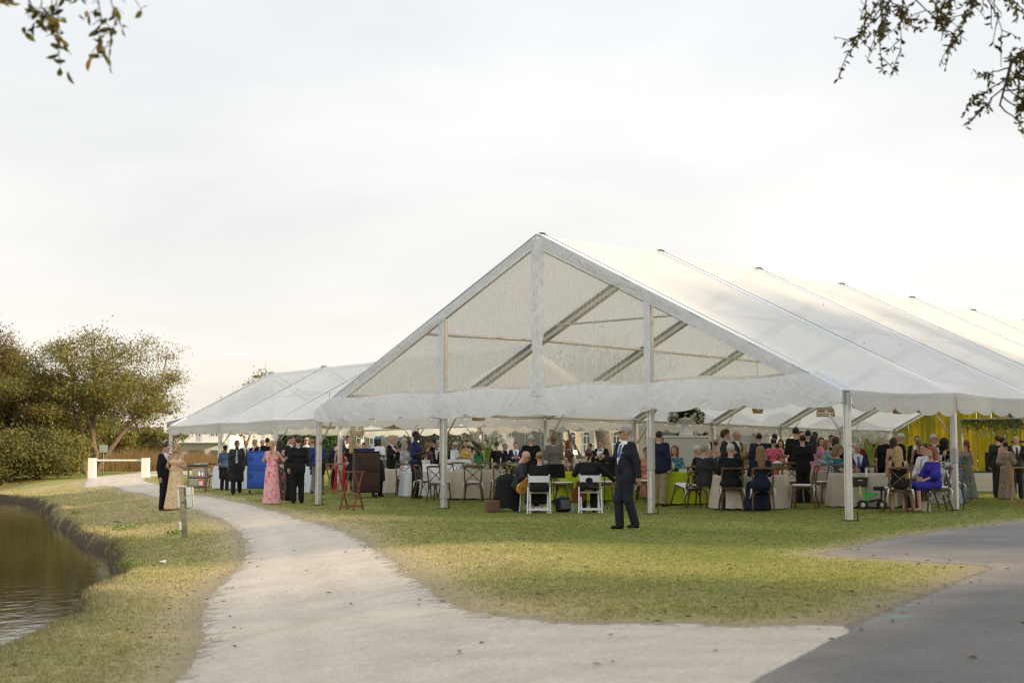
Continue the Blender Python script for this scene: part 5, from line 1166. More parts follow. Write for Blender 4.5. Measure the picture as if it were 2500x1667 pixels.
for k, lb, px, d, w, m, rot, h in [('l1', 'square lime green clothed table beside the man in khakis', 1672, 35.4, (1.25, 1.1), m_lime, 8, .77), ('l2', 'square lime green clothed table behind the cellist', 1398, 38.0, (1.0, 1.0), m_lime, 14, .77), ('l3', 'lime green clothed table right of the cellist', 1490, 37.6, (.9, .9), m_lime, 30, .77), ('l4', 'lime green clothed table behind the brown food cart', 945, 49.5, (1.3, 1.0), m_lime, 30, .76), ('l5', 'lime green clothed table behind the black suited man', 1925, 38.6, (1.5, 1.0), m_lime, 20, .77),
                                   ('w1', 'white clothed buffet table behind the blue cart', 590, 53.5, (2.6, .8), m_wlinen, -40, .85), ('w2', 'white clothed buffet table between the pink gown and the staff', 722, 47.2, (1.35, .85), m_wlinen, -5, .85), ('w3', 'white clothed service table behind the waiter in blue', 1050, 44.6, (1.5, .8), m_wlinen, 30, .92), ('w4', 'raised white clothed bar table with a menu card', 1112, 46.5, (1.0, .6), m_wlinen, 10, 1.06), ('w5', 'white clothed stand left of the waiter in blue', 1015, 43.0, (.8, .7), m_wlinen, 20, .74)]:
    TABLES[k] = table(lb, px, d, 0, m, h, 'square', w, rot)
for k, lb, px, d, m in [('h1', 'tall round table in black and white print cloth', 2300, 36.4, m_bw), ('h2', 'tall table in black and white print behind the red haired woman', 1404, 44.0, m_bw)]: TABLES[k] = table(lb, px, d, .38, m, 1.06)

for q in [('empty chair seen from the side left of the second tent post', 1041, 40.6, 115), ('empty chair turned away right against the second tent post', 1072, 39.2, 160), ('empty chair with its back to us at the beige table in front', 1156, 38.9, 178), ('empty chair half hidden by the draped black jacket', 1222, 39.2, 190), ('chair back on the far side left of the calla lilies', 1100, 42.0, 30), ('chair on the far side below the woman in yellow', 1122, 44.6, 10), ('chair on the far side under the calla lilies', 1180, 44.8, -5), ('chair beside the guitarist at the lily table', 1228, 43.4, -40),
          ('chair with its back to us left of the waiter in blue', 988, 43.7, 178), ('lone chair under the left end of the smaller tent', 523, 58.6, 178), ('chair of the grey suited man drinking', 1712, 33.8, 150), ('chair of the white haired man in black', 1784, 32.2, 178), ('chair of the woman in the navy gown', 1857, 31.7, 180), ('empty chair right of the navy gown, turned left', 1962, 32.4, -112), ('empty chair behind it facing away', 1930, 35.0, 175), ('chair with the pale throw over its back', 1955, 36.8, 10), ('empty chair left of the tall right tent post', 2012, 34.2, -70), ('empty chair at the scooter table with its back to us', 2062, 33.0, 165),
          ('chair of the blonde woman in the sleeveless black dress', 2190, 30.6, 178), ('chair of the woman in royal blue', 2283, 31.0, -92), ('chair with white ribbons behind the right tent post', 2318, 36.0, -160), ('chair of the man in the white shirt', 2248, 32.6, -80), ('empty chair in front of the man in khakis', 1618, 36.4, 85), ('empty chair left of the third tent post', 1570, 36.6, 60), ('chair tipped forward against the lime green table', 1672, 34.0, -150), ('chair behind the music stand', 1372, 37.2, 70), ('chair right of the cellist at the lime table', 1478, 36.6, 75), ('chair behind the woman in the sleeveless black dress', 2222, 34.6, 20), ('chair below the man with the basket', 1905, 37.2, 170), ('chair of the guest in orange', 1578, 38.2, 0)]:
    chair(q[0], q[1], q[2], q[3], tilt=(-14 if 'tipped' in q[0] else 0))
# throw over one chair and the white jacket on another
def throw(label, px, d, z0, z1, w, m, rot, seed=0, n='throw', cat='throw'):
    x, y = at(px, d); z = float(gz(x, y)); rows = []; rg = np.random.default_rng(seed); ph = rg.random(3)*6
    for j in range(12):
        t_ = j/11; row = []
        for i in range(15):
            u_ = i/14-.5; b = .05*math.sin(u_*14+ph[0])*t_+.03*math.sin(u_*23+ph[1]); yy = -.05+.10*min(1, abs(t_-.25)*3)*(1 if t_ > .25 else -1)+b
            zz = z0-abs(t_-.25)*(z0-z1)/.75 if t_ > .25 else z0-abs(t_-.25)*1.0; row.append((u_*w*(1-.15*t_+.1*math.sin(t_*5+ph[2])), yy, zz+.02*math.sin(u_*19)*t_))
        rows.append(row)
    o = MB().sheet(rows).build(n, m, None, (x, y, z)); o.rotation_euler = (0, 0, math.radians(rot)); return tag(o, label, cat)
throw('white lace shawl hanging over the chair of the woman in royal blue', 2300, 31.0, .90, .36, .40, m_cush, 88, 3, 'shawl', 'shawl')
throw('pale throw folded over a chair back at the middle table', 1958, 36.6, .93, .30, .40, m_linen, 10, 4)

def folding_chair(label, px, d, face):
    x, y = at(px, d); C_ = empty('folding_chair', (x, y, float(gz(x, y))), math.radians(face), label, 'chair', 'white folding chairs of the musicians'); C_.scale = (1.1, 1.05, 1.06)
    MB().box((0, -.02, .44), (.40, .38, .035), bev=.012).build('seat', m_wchair, C_)
    rows = [[(-.215+.43*i/8, .255+.03*math.sin(math.pi*i/8)+.012*k, zz) for i in range(9)] for k, zz in ((0, .66), (0, .80), (1.6, .80), (1.6, .66), (0, .66))]; MB().sheet(rows).build('backrest', m_wchair, C_, shade=False)
    for s in (-1, 1):
        MB().beam((.20*s, -.26, .0), (.215*s, .27, .82), .03, .042).build('leg', m_wchair, C_); MB().beam((.18*s, .30, 0), (.18*s, .04, .46), .03, .042).build('leg', m_wchair, C_)
        MB().beam((.235*s, .31, .0), (.225*s, .20, .56), .028, .04).build('back_post', m_wchair, C_)
    MB().beam((-.22, .31, .09), (.22, .31, .09), .03, .05).build('stretcher', m_wchair, C_); MB().beam((-.19, -.2, .12), (.19, -.2, .12), .025, .04).build('stretcher', m_wchair, C_); return C_
folding_chair('white folding chair of the woman musician', 1316, 32.6, 178); folding_chair('white folding chair of the cellist', 1438, 32.4, 182); folding_chair('white folding chair under the draped black jacket', 1262, 33.6, 150)
x, y = at(1238, 33.3); rows = []
for j in range(16):
    t_ = j/15; row = []
    for i in range(25):
        a_ = math.pi*(i/24*1.5-.25)+math.pi; w_ = (.21+.08*t_)*(1+.07*math.sin(i*1.1+t_*2)*t_+.05*math.sin(i*2.3+1)*t_); k_ = min(1, t_*6)**.5
        row.append((w_*k_*math.cos(a_)*1.15, w_*k_*math.sin(a_)*.62, .90-.84*t_+.05*math.sin(i*.7)*t_))
    rows.append(row)
o = MB().sheet(rows).build('draped_jacket', cloth('black', CL['black']), None, (x, y, float(gz(x, y)))); tag(o, 'black jacket draped over the guitarist\'s chair', 'jacket')

# carts, tray stands, trolley
def cart(label, px, d, col, w=.72, dp=.62, h=1.34, rot=0, name='food_cart', top=None):
    x, y = at(px, d); m = mat('moulded_'+name+str(px), col, rough=.45, noise=.06, nscale=5); T = empty(name, (x, y, float(gz(x, y))), math.radians(rot), label, 'food cart')
    b = MB().box((0, 0, .16+(h-.16)/2), (w, dp, h-.16), bev=.03).build('body', m, T)
    for z0, z1 in ((.20, .74), (.78, h-.05)):
        D_ = MB().box((.03, -dp/2-.012, (z0+z1)/2), (w-.10, .03, z1-z0), bev=.012).build('door', m, T)
        for k in range(4): MB().box((.03, -dp/2-.034, z0+.06+.035*k), (w-.14, .012, .014)).build('rib', m, D_)
        MB().box((-w/2+.13, -dp/2-.035, z1-.16), (.10, .03, .15), bev=.01).build('latch', mat('latch_dark'+str(px), tuple(q*.6 for q in col), rough=.4), D_)
    MB().box((0, 0, h+.01), (w+.02, dp+.02, .03), bev=.01).build('lid', m, T)
    for sx in (-1, 1):
        for sy in (-1, 1):
            cs = MB().tube([(sx*(w/2-.09)-.02, sy*(dp/2-.09), .07), (sx*(w/2-.09)+.02, sy*(dp/2-.09), .07)], .068, 12).build('caster', m_blackp, T); MB().box((sx*(w/2-.09), sy*(dp/2-.09), .125), (.07, .06, .07)).build('bracket', m_alu, cs)
    return T
cart('tall blue insulated food cart on casters', 634, 47.8, (.035, .12, .50), .80, .62, 1.37, 8); cart('tall brown insulated food cart on casters', 894, 42.6, (.055, .026, .020), .76, .62, 1.36, 12)
o = MB(); 
for k in range(6): o.ell((-.2+.08*k, .02*math.sin(k*2), .05), (.07, .06, .05), 8, 5)
c = at(893, 42.6); o = o.build('folded_cloths', mat('blue_cloth', (.03, .05, .14), rough=.9, noise=.3, nscale=20), None, (c[0], c[1], float(gz(*c))+1.385)); tag(o, 'crumpled dark blue cloths on top of the brown food cart', 'cloth')
def tray_stand(label, px, d, m, w=.62, h=.93, rot=0, sp=.20):
    x, y = at(px, d); T = empty('tray_stand', (x, y, float(gz(x, y))), math.radians(rot), label, 'tray stand', 'folding wooden tray stands')
    for s in (-1, 1):
        yy = s*.20
        MB().beam((-sp, yy, 0), (sp, yy, h), .026, .042).build('leg', m, T); MB().beam((sp, yy*1.14, 0), (-sp, yy*1.14, h), .026, .042).build('leg', m, T)
        MB().beam((sp*s, -.26, h), (sp*s, .26, h), .03, .03).build('top_bar', m, T); MB().beam((sp*.88*s, -.2, .09), (sp*.88*s, .2, .09), .022, .045).build('stretcher', m, T)
        MB().tube([(-sp, yy, h), (0, yy, h-.02), (sp, yy, h)], .008, 5).build('strap', m_blackp, T)
    return T
tray_stand('red brown folding tray stand in front of the brown cart', 858, 34.9, m_tray, rot=62); tray_stand('honey coloured folding tray stand behind the left tent post', 818, 46.0, m_tray2, rot=62); tray_stand('wooden tray stand cut by the right picture edge', 2492, 33.0, m_tray2, rot=60)
c = at(482, 51.5); T = empty('utility_trolley', (c[0], c[1], float(gz(*c))), math.radians(14), 'black three shelf utility trolley with bottles under the smaller tent', 'trolley')
for z0 in (.16, .50, .92):
    sh_ = MB().box((0, 0, z0), (.70, .46, .05), bev=.015).build('shelf', m_blackp, T); MB().box((0, -.22, z0+.04), (.70, .02, .05)).build('rim', m_greyp, sh_)
for sx in (-1, 1):
    for sy in (-1, 1):
        MB().box((sx*.31, sy*.2, .52), (.055, .05, .82), bev=.008).build('upright', m_greyp, T); MB().tube([(sx*.3-.015, sy*.2, .05), (sx*.3+.015, sy*.2, .05)], .05, 10).build('caster', m_blackp, T)
MB().tube([(.35, -.2, .95), (.46, -.18, 1.03), (.46, .18, 1.03), (.35, .2, .95)], .018, 6).build('handle', m_blackp, T)
for i, (xx_, col, hh, lb) in enumerate([(-.05, (.6, .22, .04), .22, 'orange spray bottle on the middle trolley shelf'), (.08, (.7, .72, .74), .24, 'white spray bottle on the middle trolley shelf'), (.2, (.66, .67, .7), .22, 'pale bottle at the right of the middle trolley shelf')]):
    o = MB().lathe([(.001, 0), (.04, .0), (.042, hh*.6), (.015, hh*.78), (.015, hh), (.001, hh)], n=10).build('bottle', mat('bottle%d' % i, col, rough=.3), None, (c[0]+xx_, c[1]-.08, float(gz(*c))+.526)); tag(o, lb, 'bottle')
o = MB().box((0, 0, .13), (.22, .16, .26), bev=.01).build('carton', mat('red_carton', (.42, .08, .05), rough=.6), None, (c[0]+.17, c[1]-.1, float(gz(*c))+.187)); tag(o, 'red and white carton on the lowest trolley shelf', 'carton'); MB().box((0, -.083, .12), (.14, .006, .14)).build('label_panel', mat('pale_label', (.5, .55, .62)), o)
o = MB(); 
for k in range(4): o.box((-.12+.1*k, .02*(k % 2), .02+.012*k), (.30, .24, .025), Matrix.Rotation(.3*k, 3, 'Z'), bev=.008)
o = o.build('folded_linen', m_wlinen, None, (c[0], c[1], float(gz(*c))+.945)); tag(o, 'heap of white folded linen on the trolley top', 'linen')

# musicians' gear
def music_stand(label, px, d, rot, sheet=True, col=None):
    x, y = at(px, d); T = empty('music_stand', (x, y, float(gz(x, y))), math.radians(rot), label, 'music stand'); MB().tube([(0, 0, .08), (0, 0, .78)], .013, 6).build('pole', m_blackp, T)
    for k in range(3): a_ = k*2.094+.4; MB().tube([(0, 0, .22), (.28*math.cos(a_), .28*math.sin(a_), .012)], .010, 5).build('leg', m_blackp, T)
    Rm = Matrix.Rotation(math.radians(-25), 3, 'X'); D_ = MB().box((0, -.02, .93), (.52, .012, .36), Rm).build('desk', m_blackp, T)
    if sheet:
        for s in (-1, 1):
            S_ = MB().box((.118*s, -.036, .945), (.225, .004, .31), Rm).build('sheet_music', col or m_wlinen, T)
            for r_ in range(9): v = Rm @ Vector((0, 0, -.13+.032*r_)); MB().box((.118*s, -.0395+v.y, .945+v.z), (.19, .002, .005), Rm).build('staff_line', m_greyp, S_)
    return T
music_stand('music stand with white sheet music in front of the woman musician', 1352, 33.6, 160); music_stand('grey backed music stand in front of the cellist', 1476, 34.0, 170, True, mat('grey_folder', (.16, .16, .19), rough=.6))
c = at(1376, 33.0); A_ = empty('amplifier', (c[0], c[1], float(gz(*c))), math.radians(28), 'small black portable amplifier on the grass between the musicians', 'amplifier'); A_.rotation_euler = (math.radians(-14), 0, math.radians(28))
MB().box((0, 0, .175), (.30, .26, .33), bev=.03).build('cabinet', m_blackp, A_); MB().box((0, -.134, .15), (.24, .012, .22), bev=.004).build('grille', m_greyp, A_); MB().tube([(-.08, 0, .34), (-.05, 0, .375), (.05, 0, .375), (.08, 0, .34)], .012, 6).build('handle', m_greyp, A_)
c = at(1398, 32.6); o = MB().lathe([(.001, 0), (.034, 0), (.034, .13), (.014, .17), (.014, .20), (.001, .20)], n=10).build('water_bottle', mat('pale_blue_bottle', (.35, .55, .62), rough=.1, alpha=.6), None, (c[0], c[1], float(gz(*c)))); tag(o, 'clear water bottle on the grass beside the amplifier', 'bottle')
c = at(1202, 33.2); B_ = empty('instrument_case', (c[0], c[1], float(gz(*c))), .3, 'small brown case behind the draped jacket', 'case'); MB().box((0, 0, .14), (.34, .2, .27), bev=.02).build('case_body', mat('brown_leather', (.16, .085, .05), rough=.6), B_); MB().tube([(-.07, 0, .27), (-.05, 0, .31), (.05, 0, .31), (.07, 0, .27)], .01, 5).build('handle', m_blackp, B_)
def stringed(name, label, loc, R, s, col):
    """body with waist, neck, scroll"""
    T = empty(name, loc, 0, label, name.replace('_', ' ')); T.rotation_euler = R.to_euler() if hasattr(R, 'to_euler') else R; m = mat('varnish_'+name, col, rough=.25, noise=.2, nscale=9, coat=.4)
    out = []
    for i in range(28):
        a_ = 2*math.pi*i/28; yv = math.sin(a_); w_ = (.20+.05*(-yv)) * (1-.30*math.exp(-((yv-.12)/.22)**2)); out.append((w_*math.cos(a_)*s, .36*yv*s))
    V = [(x, -.05*s, z) for x, z in out]+[(x, .05*s, z) for x, z in out]; n = 28; F = [tuple(range(n)), tuple(range(2*n-1, n-1, -1))]+[(i, i+n, (i+1) % n+n, (i+1) % n) for i in range(n)]; MB().add(V, F).build('sound_body', m, T)
    MB().beam((0, -.06*s, .30*s), (0, -.05*s, .98*s), .045*s+.01, .03).build('neck', m_blackp, T); MB().ell((0, -.04*s, 1.03*s), (.04*s, .03*s, .07*s), 8, 6).build('scroll', m, T); MB().box((0, -.062*s, -.1*s), (.10*s, .02*s, .03*s)).build('bridge', m_wood, T)
    if name == 'guitar': MB().lathe([(.001, 0), (.05*s, 0)], n=14).build('sound_hole', m_blackp, T).rotation_euler = (math.pi/2, 0, 0)
    return T

# white monument with urn and flowers
c = at(1676, 40.0); z = float(gz(*c)); M_ = empty('white_plinth', (c[0], c[1], z), math.radians(-6), 'big white panelled plinth behind the lime table', 'plinth'); MB().box((0, 0, .83), (1.24, .7, 1.62), bev=.01).build('block', m_wp if False else mat('white_plinth_paint', (.56, .57, .54), rough=.6), M_); MB().box((0, 0, 1.66), (1.30, .76, .05), bev=.01).build('cap', m_wtrim, M_)
Ur = empty('urn', (c[0], c[1], z+1.687), 0, 'white classical urn standing on the white plinth', 'urn'); MB().lathe([(.001, 0), (.20, 0), (.20, .06), (.17, .08), (.15, .22), (.09, .28), (.08, .33), (.14, .37), (.27, .40), (.33, .44), (.34, .50), (.31, .50), (.001, .42)], n=24).build('bowl', m_wtrim, Ur)
def bouquet(label, loc, n_leaf, sp, flowers, fr, seed, leafc, name='flower_arrangement', drop=.0, lsz=.05):
    T = empty(name, loc, 0, label, 'flowers'); rg = np.random.default_rng(seed); q = rg.normal(size=(n_leaf, 3)); q /= np.linalg.norm(q, axis=1)[:, None]; q = q*np.array(sp)*rg.uniform(.35, 1, (n_leaf, 1)); q[:, 2] = q[:, 2]*.9-drop*(np.abs(q[:, 0])/sp[0])**2*rg.random(n_leaf)
    leaves('greenery', q, lsz, leafc, T, seed=seed, aspect=.3)
    for i in range(flowers):
        a = rg.normal(size=3); a /= np.linalg.norm(a); a[1] = -abs(a[1]); p = a*np.array(sp)*.85; p[2] = p[2]*.9-drop*(abs(p[0])/sp[0])**2*.5; r = fr*(.7+.6*rg.random())
        b = MB()
        for k in range(5): t_ = k*1.257; b.ell((p[0]+r*.5*math.cos(t_), p[1]-.02, p[2]+r*.5*math.sin(t_)), (r*.5, r*.35, r*.5), 6, 4)
        b.build('blossom', m_lily, T)
    return T
GRN = [(.05, .13, .02), (.09, .18, .03), (.03, .08, .02)]
bouquet('large white and green flower arrangement overflowing the urn', (c[0], c[1]-.05, z+1.687+.62), 2600, (.52, .35, .26), 22, .06, 5, GRN, drop=.30)
def calla(label, px, d, zt, n, hgt, sp, seed, table_z=None):
    x, y = at(px, d); z = float(gz(x, y))+.765; T = empty('calla_vase', (x, y, z), 0, label, 'flowers'); MB().lathe([(.001, 0), (.055, 0), (.045, .03), (.065, .07), (.05, .12), (.06, .16)], n=12).build('vase', m_glassw, T); rg = np.random.default_rng(seed)
    for i in range(n):
        a_ = 6.28*i/n+rg.normal(0, .25); r = sp*(.35+.65*rg.random()); hh = hgt*(1-.35*r/sp*rg.random()); pts = [(0.02*math.cos(a_), .02*math.sin(a_), .04), (.04*math.cos(a_), .04*math.sin(a_), hh*.35), (.3*r*math.cos(a_), .3*r*math.sin(a_), hh*.7), (r*math.cos(a_), r*math.sin(a_), hh)]
        MB().tube(pts, [.013, .013, .012, .009], 6).build('stem', m_leafg, T); dv_ = Vector(pts[3])-Vector(pts[2]); dv_.normalize()
        q = dv_.to_track_quat('Z', 'Y').to_matrix(); b = MB(); rows = []
        for j in range(6):
            t_ = j/5; rad_ = .016+.062*t_**1.3; rows.append([tuple(Vector(pts[3])+q@Vector((rad_*math.cos(k*.785)*(1+.5*t_*(math.cos(k*.785) > 0)), rad_*math.sin(k*.785), .17*t_+.04*t_*max(0, math.cos(k*.785))))) for k in range(9)])
        b.sheet(rows).build('blossom', m_lily, T)
    return T
calla('tall spray of white calla lilies in a glass vase at the lily table', 1190, 41.5, 0, 15, .98, .46, 4); calla('tall spray of calla lilies in a vase at the scooter table', 2128, 33.2, 0, 14, .80, .34, 6); calla('spray of calla lilies beside the bald tuxedoed man', 950, 47.2, 0, 9, .95, .45, 8)
for i, (px, d, lb) in enumerate([(1248, 42.6, 'low green and white centrepiece behind the guitarist'), (1458, 38.6, 'low yellow green centrepiece right of the cellist'), (1722, 35.0, 'small white centrepiece on the lime table'), (1876, 33.6, 'small green centrepiece right of the navy gown'), (2240, 37.2, 'red and white blooms beside the tuxedoed guests'), (1140, 43.0, 'low greenery on the lily table')]):
    x, y = at(px, d); bouquet(lb, (x, y, float(gz(x, y))+.86), 260, (.22, .2, .10), 7, .035, 60+i, [(.20, .30, .05), (.30, .38, .10), (.10, .2, .04)], lsz=.035)
# glasses, cards, candles on the tables
def goblet(label, px, d, z, col=None, kind='goblet', s=1.0):
    x, y = at(px, d); b = MB()
    if kind == 'goblet': b.lathe([(.001, 0), (.035, 0), (.005, .012), (.005, .09), (.03, .12), (.038, .16), (.034, .21)], n=10)
    else: b.lathe([(.001, 0), (.036, 0), (.038, .11), (.034, .11), (.032, .012), (.001, .012)], n=10)
    o = b.build('wine_glass' if kind == 'goblet' else 'tumbler', m_glassw, None, (x, y, float(gz(x, y))+z)); o.scale = (s, s, s)
    if col: MB().lathe([(.001, .11), (.027, .12), (.033, .16), (.001, .16)] if kind == 'goblet' else [(.001, .015), (.031, .015), (.033, .075), (.001, .075)], n=10).build('drink', mat('drink_'+col[0], col[1], rough=.1), o)
    return tag(o, label, 'glass')
for q in [('wine glass on the lime table by the woman in teal print', 1644, 35.2, .78, None, 'goblet', 1.1), ('tumbler on the lily table left of the centrepiece', 1222, 42.4, .77, None, 't', 1.2), ('tumbler right of the centrepiece behind the guitarist', 1268, 42.4, .77, None, 't', 1.2), ('tumbler on the table in front of the man in tuxedo', 1478, 38.0, .78, None, 't', 1.1), ('tumbler at the left of the lily table', 1205, 42.6, .77, None, 't', 1.2), ('red wine glass on the printed tall table', 2307, 36.2, 1.07, ('wine', (.20, .01, .02)), 'goblet', 1.2), ('water glass on the printed tall table', 2296, 36.2, 1.07, None, 't', 1.2), ('tumbler beside the scooter table lilies', 2115, 32.8, .77, None, 't', 1.0), ('tumbler on the navy gown table', 1820, 32.6, .77, None, 't', 1.0), ('blue tumbler on the navy gown table', 1812, 33.4, .77, ('blue', (.03, .08, .45)), 't', 1.3)]:
    goblet(*q)
def card(label, px, d, z, w, h, rot=0, m=None, name='menu_card', cat='card'):
    x, y = at(px, d); o = MB().box((0, 0, h/2), (w, .006, h), bev=.001).build(name, m or m_wtrim, None, (x, y, float(gz(x, y))+z)); o.rotation_euler = (math.radians(-6), 0, math.radians(rot)); return tag(o, label, cat)
card('tall white menu card standing on the raised bar table', 1105, 46.3, 1.065, .15, .30); card('small white card on the lime table', 1668, 35.0, .775, .22, .10); card('blue folder standing on the navy gown table', 1808, 33.2, .775, .08, .16, 20, mat('blue_folder', (.04, .09, .40)))
for i, (px, d, h) in enumerate([(1118, 46.2, .20), (1124, 46.4, .16), (1113, 46.0, .12)]):
    x, y = at(px, d); o = MB().lathe([(.001, 0), (.03, 0), (.03, h), (.001, h)], n=10).build('candle', m_lily, None, (x, y, float(gz(x, y))+1.065)); tag(o, ['tallest white candle on the raised bar table', 'middle white candle on the raised bar table', 'shortest white candle on the raised bar table'][i], 'candle')
x, y = at(1404, 44.0); L_ = empty('table_lamp', (x, y, float(gz(x, y))+1.065), 0, 'small table lamp with lit white shade on the printed tall table', 'lamp'); MB().lathe([(.001, 0), (.05, 0), (.012, .03), (.012, .15)], n=10).build('base', m_alu, L_); MB().lathe([(.085, .13), (.05, .27)], n=14).build('shade', mat('lit_shade', (.8, .72, .55), emit=((1, .72, .42), 1.6)), L_)
# lime ribbon bows, scooter, handbag
x, y = at(2128, 31.9); zs = float(gz(x, y)); S_ = empty('knee_scooter', (x, y, zs), math.radians(-8), 'black and bright green knee scooter with basket by the round table', 'knee scooter'); m_neon = mat('neon_green', (.02, .62, .05), rough=.35)
for i, (xx_, yy_) in enumerate([(-.22, -.12), (-.22, .12), (.20, -.12), (.20, .12)]):
    w_ = MB().tube([(xx_, yy_-.025, .10), (xx_, yy_+.025, .10)], .10, 16).build('wheel', m_blackp, S_); MB().tube([(xx_, yy_-.028, .10), (xx_, yy_+.028, .10)], .05, 10).build('hub', m_alu, w_)
MB().beam((-.24, 0, .14), (.22, 0, .22), .05, .05).build('frame', m_blackp, S_); MB().beam((-.12, 0, .18), (-.13, 0, .40), .055, .055).build('steering_column', m_neon, S_); MB().beam((-.12, 0, .34), (.12, 0, .32), .05, .05).build('link_arm', m_neon, S_); MB().tube([(-.13, 0, .38), (-.12, 0, .93)], .016, 7).build('stem', m_alu, S_)
MB().tube([(-.30, -.02, .95), (-.12, 0, .94), (.06, -.02, .95)], .016, 6).build('handlebar', m_blackp, S_); MB().box((.20, 0, .46), (.36, .18, .09), bev=.03).build('knee_pad', m_blackp, S_); MB().beam((.2, 0, .2), (.2, 0, .42), .04, .04).build('pad_post', m_blackp, S_)
K_ = MB().box((-.27, -.05, .60), (.30, .20, .22), taper=1.15).build('basket', mat('wire_basket', (.05, .035, .03), rough=.6), S_); MB().box((-.27, -.165, .64), (.10, .004, .02)).build('badge', m_wtrim, K_)
x, y = at(2258, 30.9); H_ = empty('handbag', (x, y, float(gz(x, y))), .2, 'cream handbag on the grass under the blue clad woman\'s chair', 'handbag'); MB().box((0, 0, .11), (.20, .10, .22), taper=.82, bev=.01).build('bag', mat('cream_bag', (.55, .48, .36), rough=.7, bump=.4, bscale=60), H_); MB().tube([(-.06, 0, .2), (-.04, 0, .33), (.04, 0, .33), (.06, 0, .2)], .007, 5).build('handle', m_linen, H_)
for i, (px, d, z0, lb) in enumerate([(2092, 31.9, .74, 'lime ribbon hanging over the edge of the scooter table'), (2098, 31.8, .56, 'lime ribbon tied to the chair beside the scooter')]):
    x, y = at(px, d); o = MB().sheet([[(-.02, -.01*k, z0-.05*k), (.02, -.012*k, z0-.05*k)] for k in range(6)]).build('ribbon', mat('lime_ribbon', (.40, .70, .03), rough=.4), None, (x, y, float(gz(x, y)))); tag(o, lb, 'ribbon')
x, y = at(1898, 36.6); B_ = empty('basket', (x, y, float(gz(x, y))+.78), 0, 'brown wicker basket of white napkins on the lime table', 'basket'); MB().lathe([(.001, 0), (.14, 0), (.19, .16), (.18, .16), (.13, .02), (.001, .02)], n=14).build('wicker', mat('wicker', (.22, .15, .09), rough=.9, noise=.4, nscale=60, bump=.8, bscale=70), B_); MB().ell((0, 0, .15), (.13, .12, .07), 8, 5).build('napkin', m_wlinen, B_)

# stage with drapes, speaker, keyboard, microphone, garland
m_drape = mat('chartreuse_drape', (.38, .35, .035), rough=.6, noise=.12, nscale=3, trans=.28); m_drape2 = mat('golden_drape', (.58, .45, .025), rough=.6, noise=.12, nscale=3, trans=.35)
def PT(s, q): p = R0+U*s+V_*q; return p          # s across from the near eave, q along the ridge
DRP = empty('stage_drapes', (0, 0, 0), 0, 'tall chartreuse and gold drapes closing the far end of the tent', 'drapes')
q_end = BAY*NB-.25
seg = np.linspace(TW-.15, TW/2-1.0, 15)
for i, (s0, s1) in enumerate(zip(seg[:-1], seg[1:])):
    rows = []; rg = np.random.default_rng(i)
    for j in range(9):
        row = []
        for k in range(17):
            s = s0+(s1-s0)*k/16; p = PT(s, q_end+.06*math.sin(k*2.35+i)+.03*math.sin(k*1.1)*(1-j/8)); zg = float(gz(*p)); zt = zg+EAVE+(RIDGE-EAVE)*(1-abs(s-TW/2)/(TW/2))-.25; row.append((p[0], p[1], zg+.03+(zt-zg)*j/8))
        rows.append(row)
    MB().sheet(rows).build('drape_panel', m_drape2 if i in (1, 3, 5, 6, 9) else m_drape, DRP)
st0 = PT(TW-6.2, 27.2); ang = math.atan2(-U[1], -U[0]); zs = float(gz(*st0)); ST = empty('stage', (st0[0], st0[1], zs), ang, 'white fronted raised stage at the far end of the tent', 'stage')
LX = 7.0; DY = 5.0
MB().box((LX/2, DY/2, .36), (LX, DY, .72)).build('stage_block', m_wlinen, ST); MB().box((LX/2, DY/2, .745), (LX+.06, DY+.06, .05)).build('stage_floor', m_blackp, ST)
for k in range(4): 
    fp = MB().box((.9+1.75*k, -.02, .36), (1.66, .04, .62)).build('front_panel', m_wtrim, ST); MB().box((.9+1.75*k, -.05, .36), (1.36, .02, .40)).build('inset', m_wp, fp); MB().box((.9+1.75*k, -.07, .02), (1.7, .08, .1)).build('skirting', m_wtrim, fp)
def on_stage(x, y, z): p = ST.matrix_basis @ Vector((x, y, z)); return p
p = on_stage(.55, 2.8, .77); SPK = empty('loudspeaker', p, ang+.6, 'black loudspeaker on a pole at the left of the stage', 'loudspeaker'); MB().tube([(0, 0, 0), (0, 0, 1.75)], .02, 6).build('pole', m_blackp, SPK); MB().box((0, 0, 1.98), (.34, .32, .56), bev=.03).build('cabinet', m_blackp, SPK); MB().box((0, -.165, 1.98), (.29, .012, .50)).build('grille', m_greyp, SPK)
for k in range(3): a_ = k*2.1; MB().tube([(0, 0, .5), (.4*math.cos(a_), .4*math.sin(a_), .01)], .012, 5).build('leg', m_blackp, SPK)
p = on_stage(1.6, 1.2, .77); KB = empty('keyboard_stand', p, ang-.2, 'two tier black keyboard on a crossed stand on stage', 'keyboard'); MB().beam((-.3, 0, 0), (.3, 0, .85), .05, .05).build('leg', m_blackp, KB); MB().beam((.3, 0, 0), (-.3, 0, .85), .05, .05).build('leg', m_blackp, KB)
for zz in (.88, 1.12): kb = MB().box((0, 0, zz), (1.05, .30, .07), bev=.01).build('keyboard', m_blackp, KB); MB().box((0, -.09, zz+.038), (.92, .11, .006)).build('keys', m_wtrim, kb)
def mic_stand(label, x, y): 
    M_ = empty('microphone_stand', on_stage(x, y, .77), 0, label, 'microphone'); MB().tube([(0, 0, .01), (0, 0, 1.35)], .011, 6).build('pole', m_blackp, M_); MB().lathe([(.001, 0), (.14, 0), (.14, .02), (.001, .03)], n=12).build('base', m_blackp, M_); MB().tube([(0, 0, 1.33), (.22, -.05, 1.47)], .008, 5).build('boom', m_blackp, M_); MB().ell((.25, -.05, 1.48), (.045, .025, .025), 8, 5).build('microphone', m_blackp, M_)
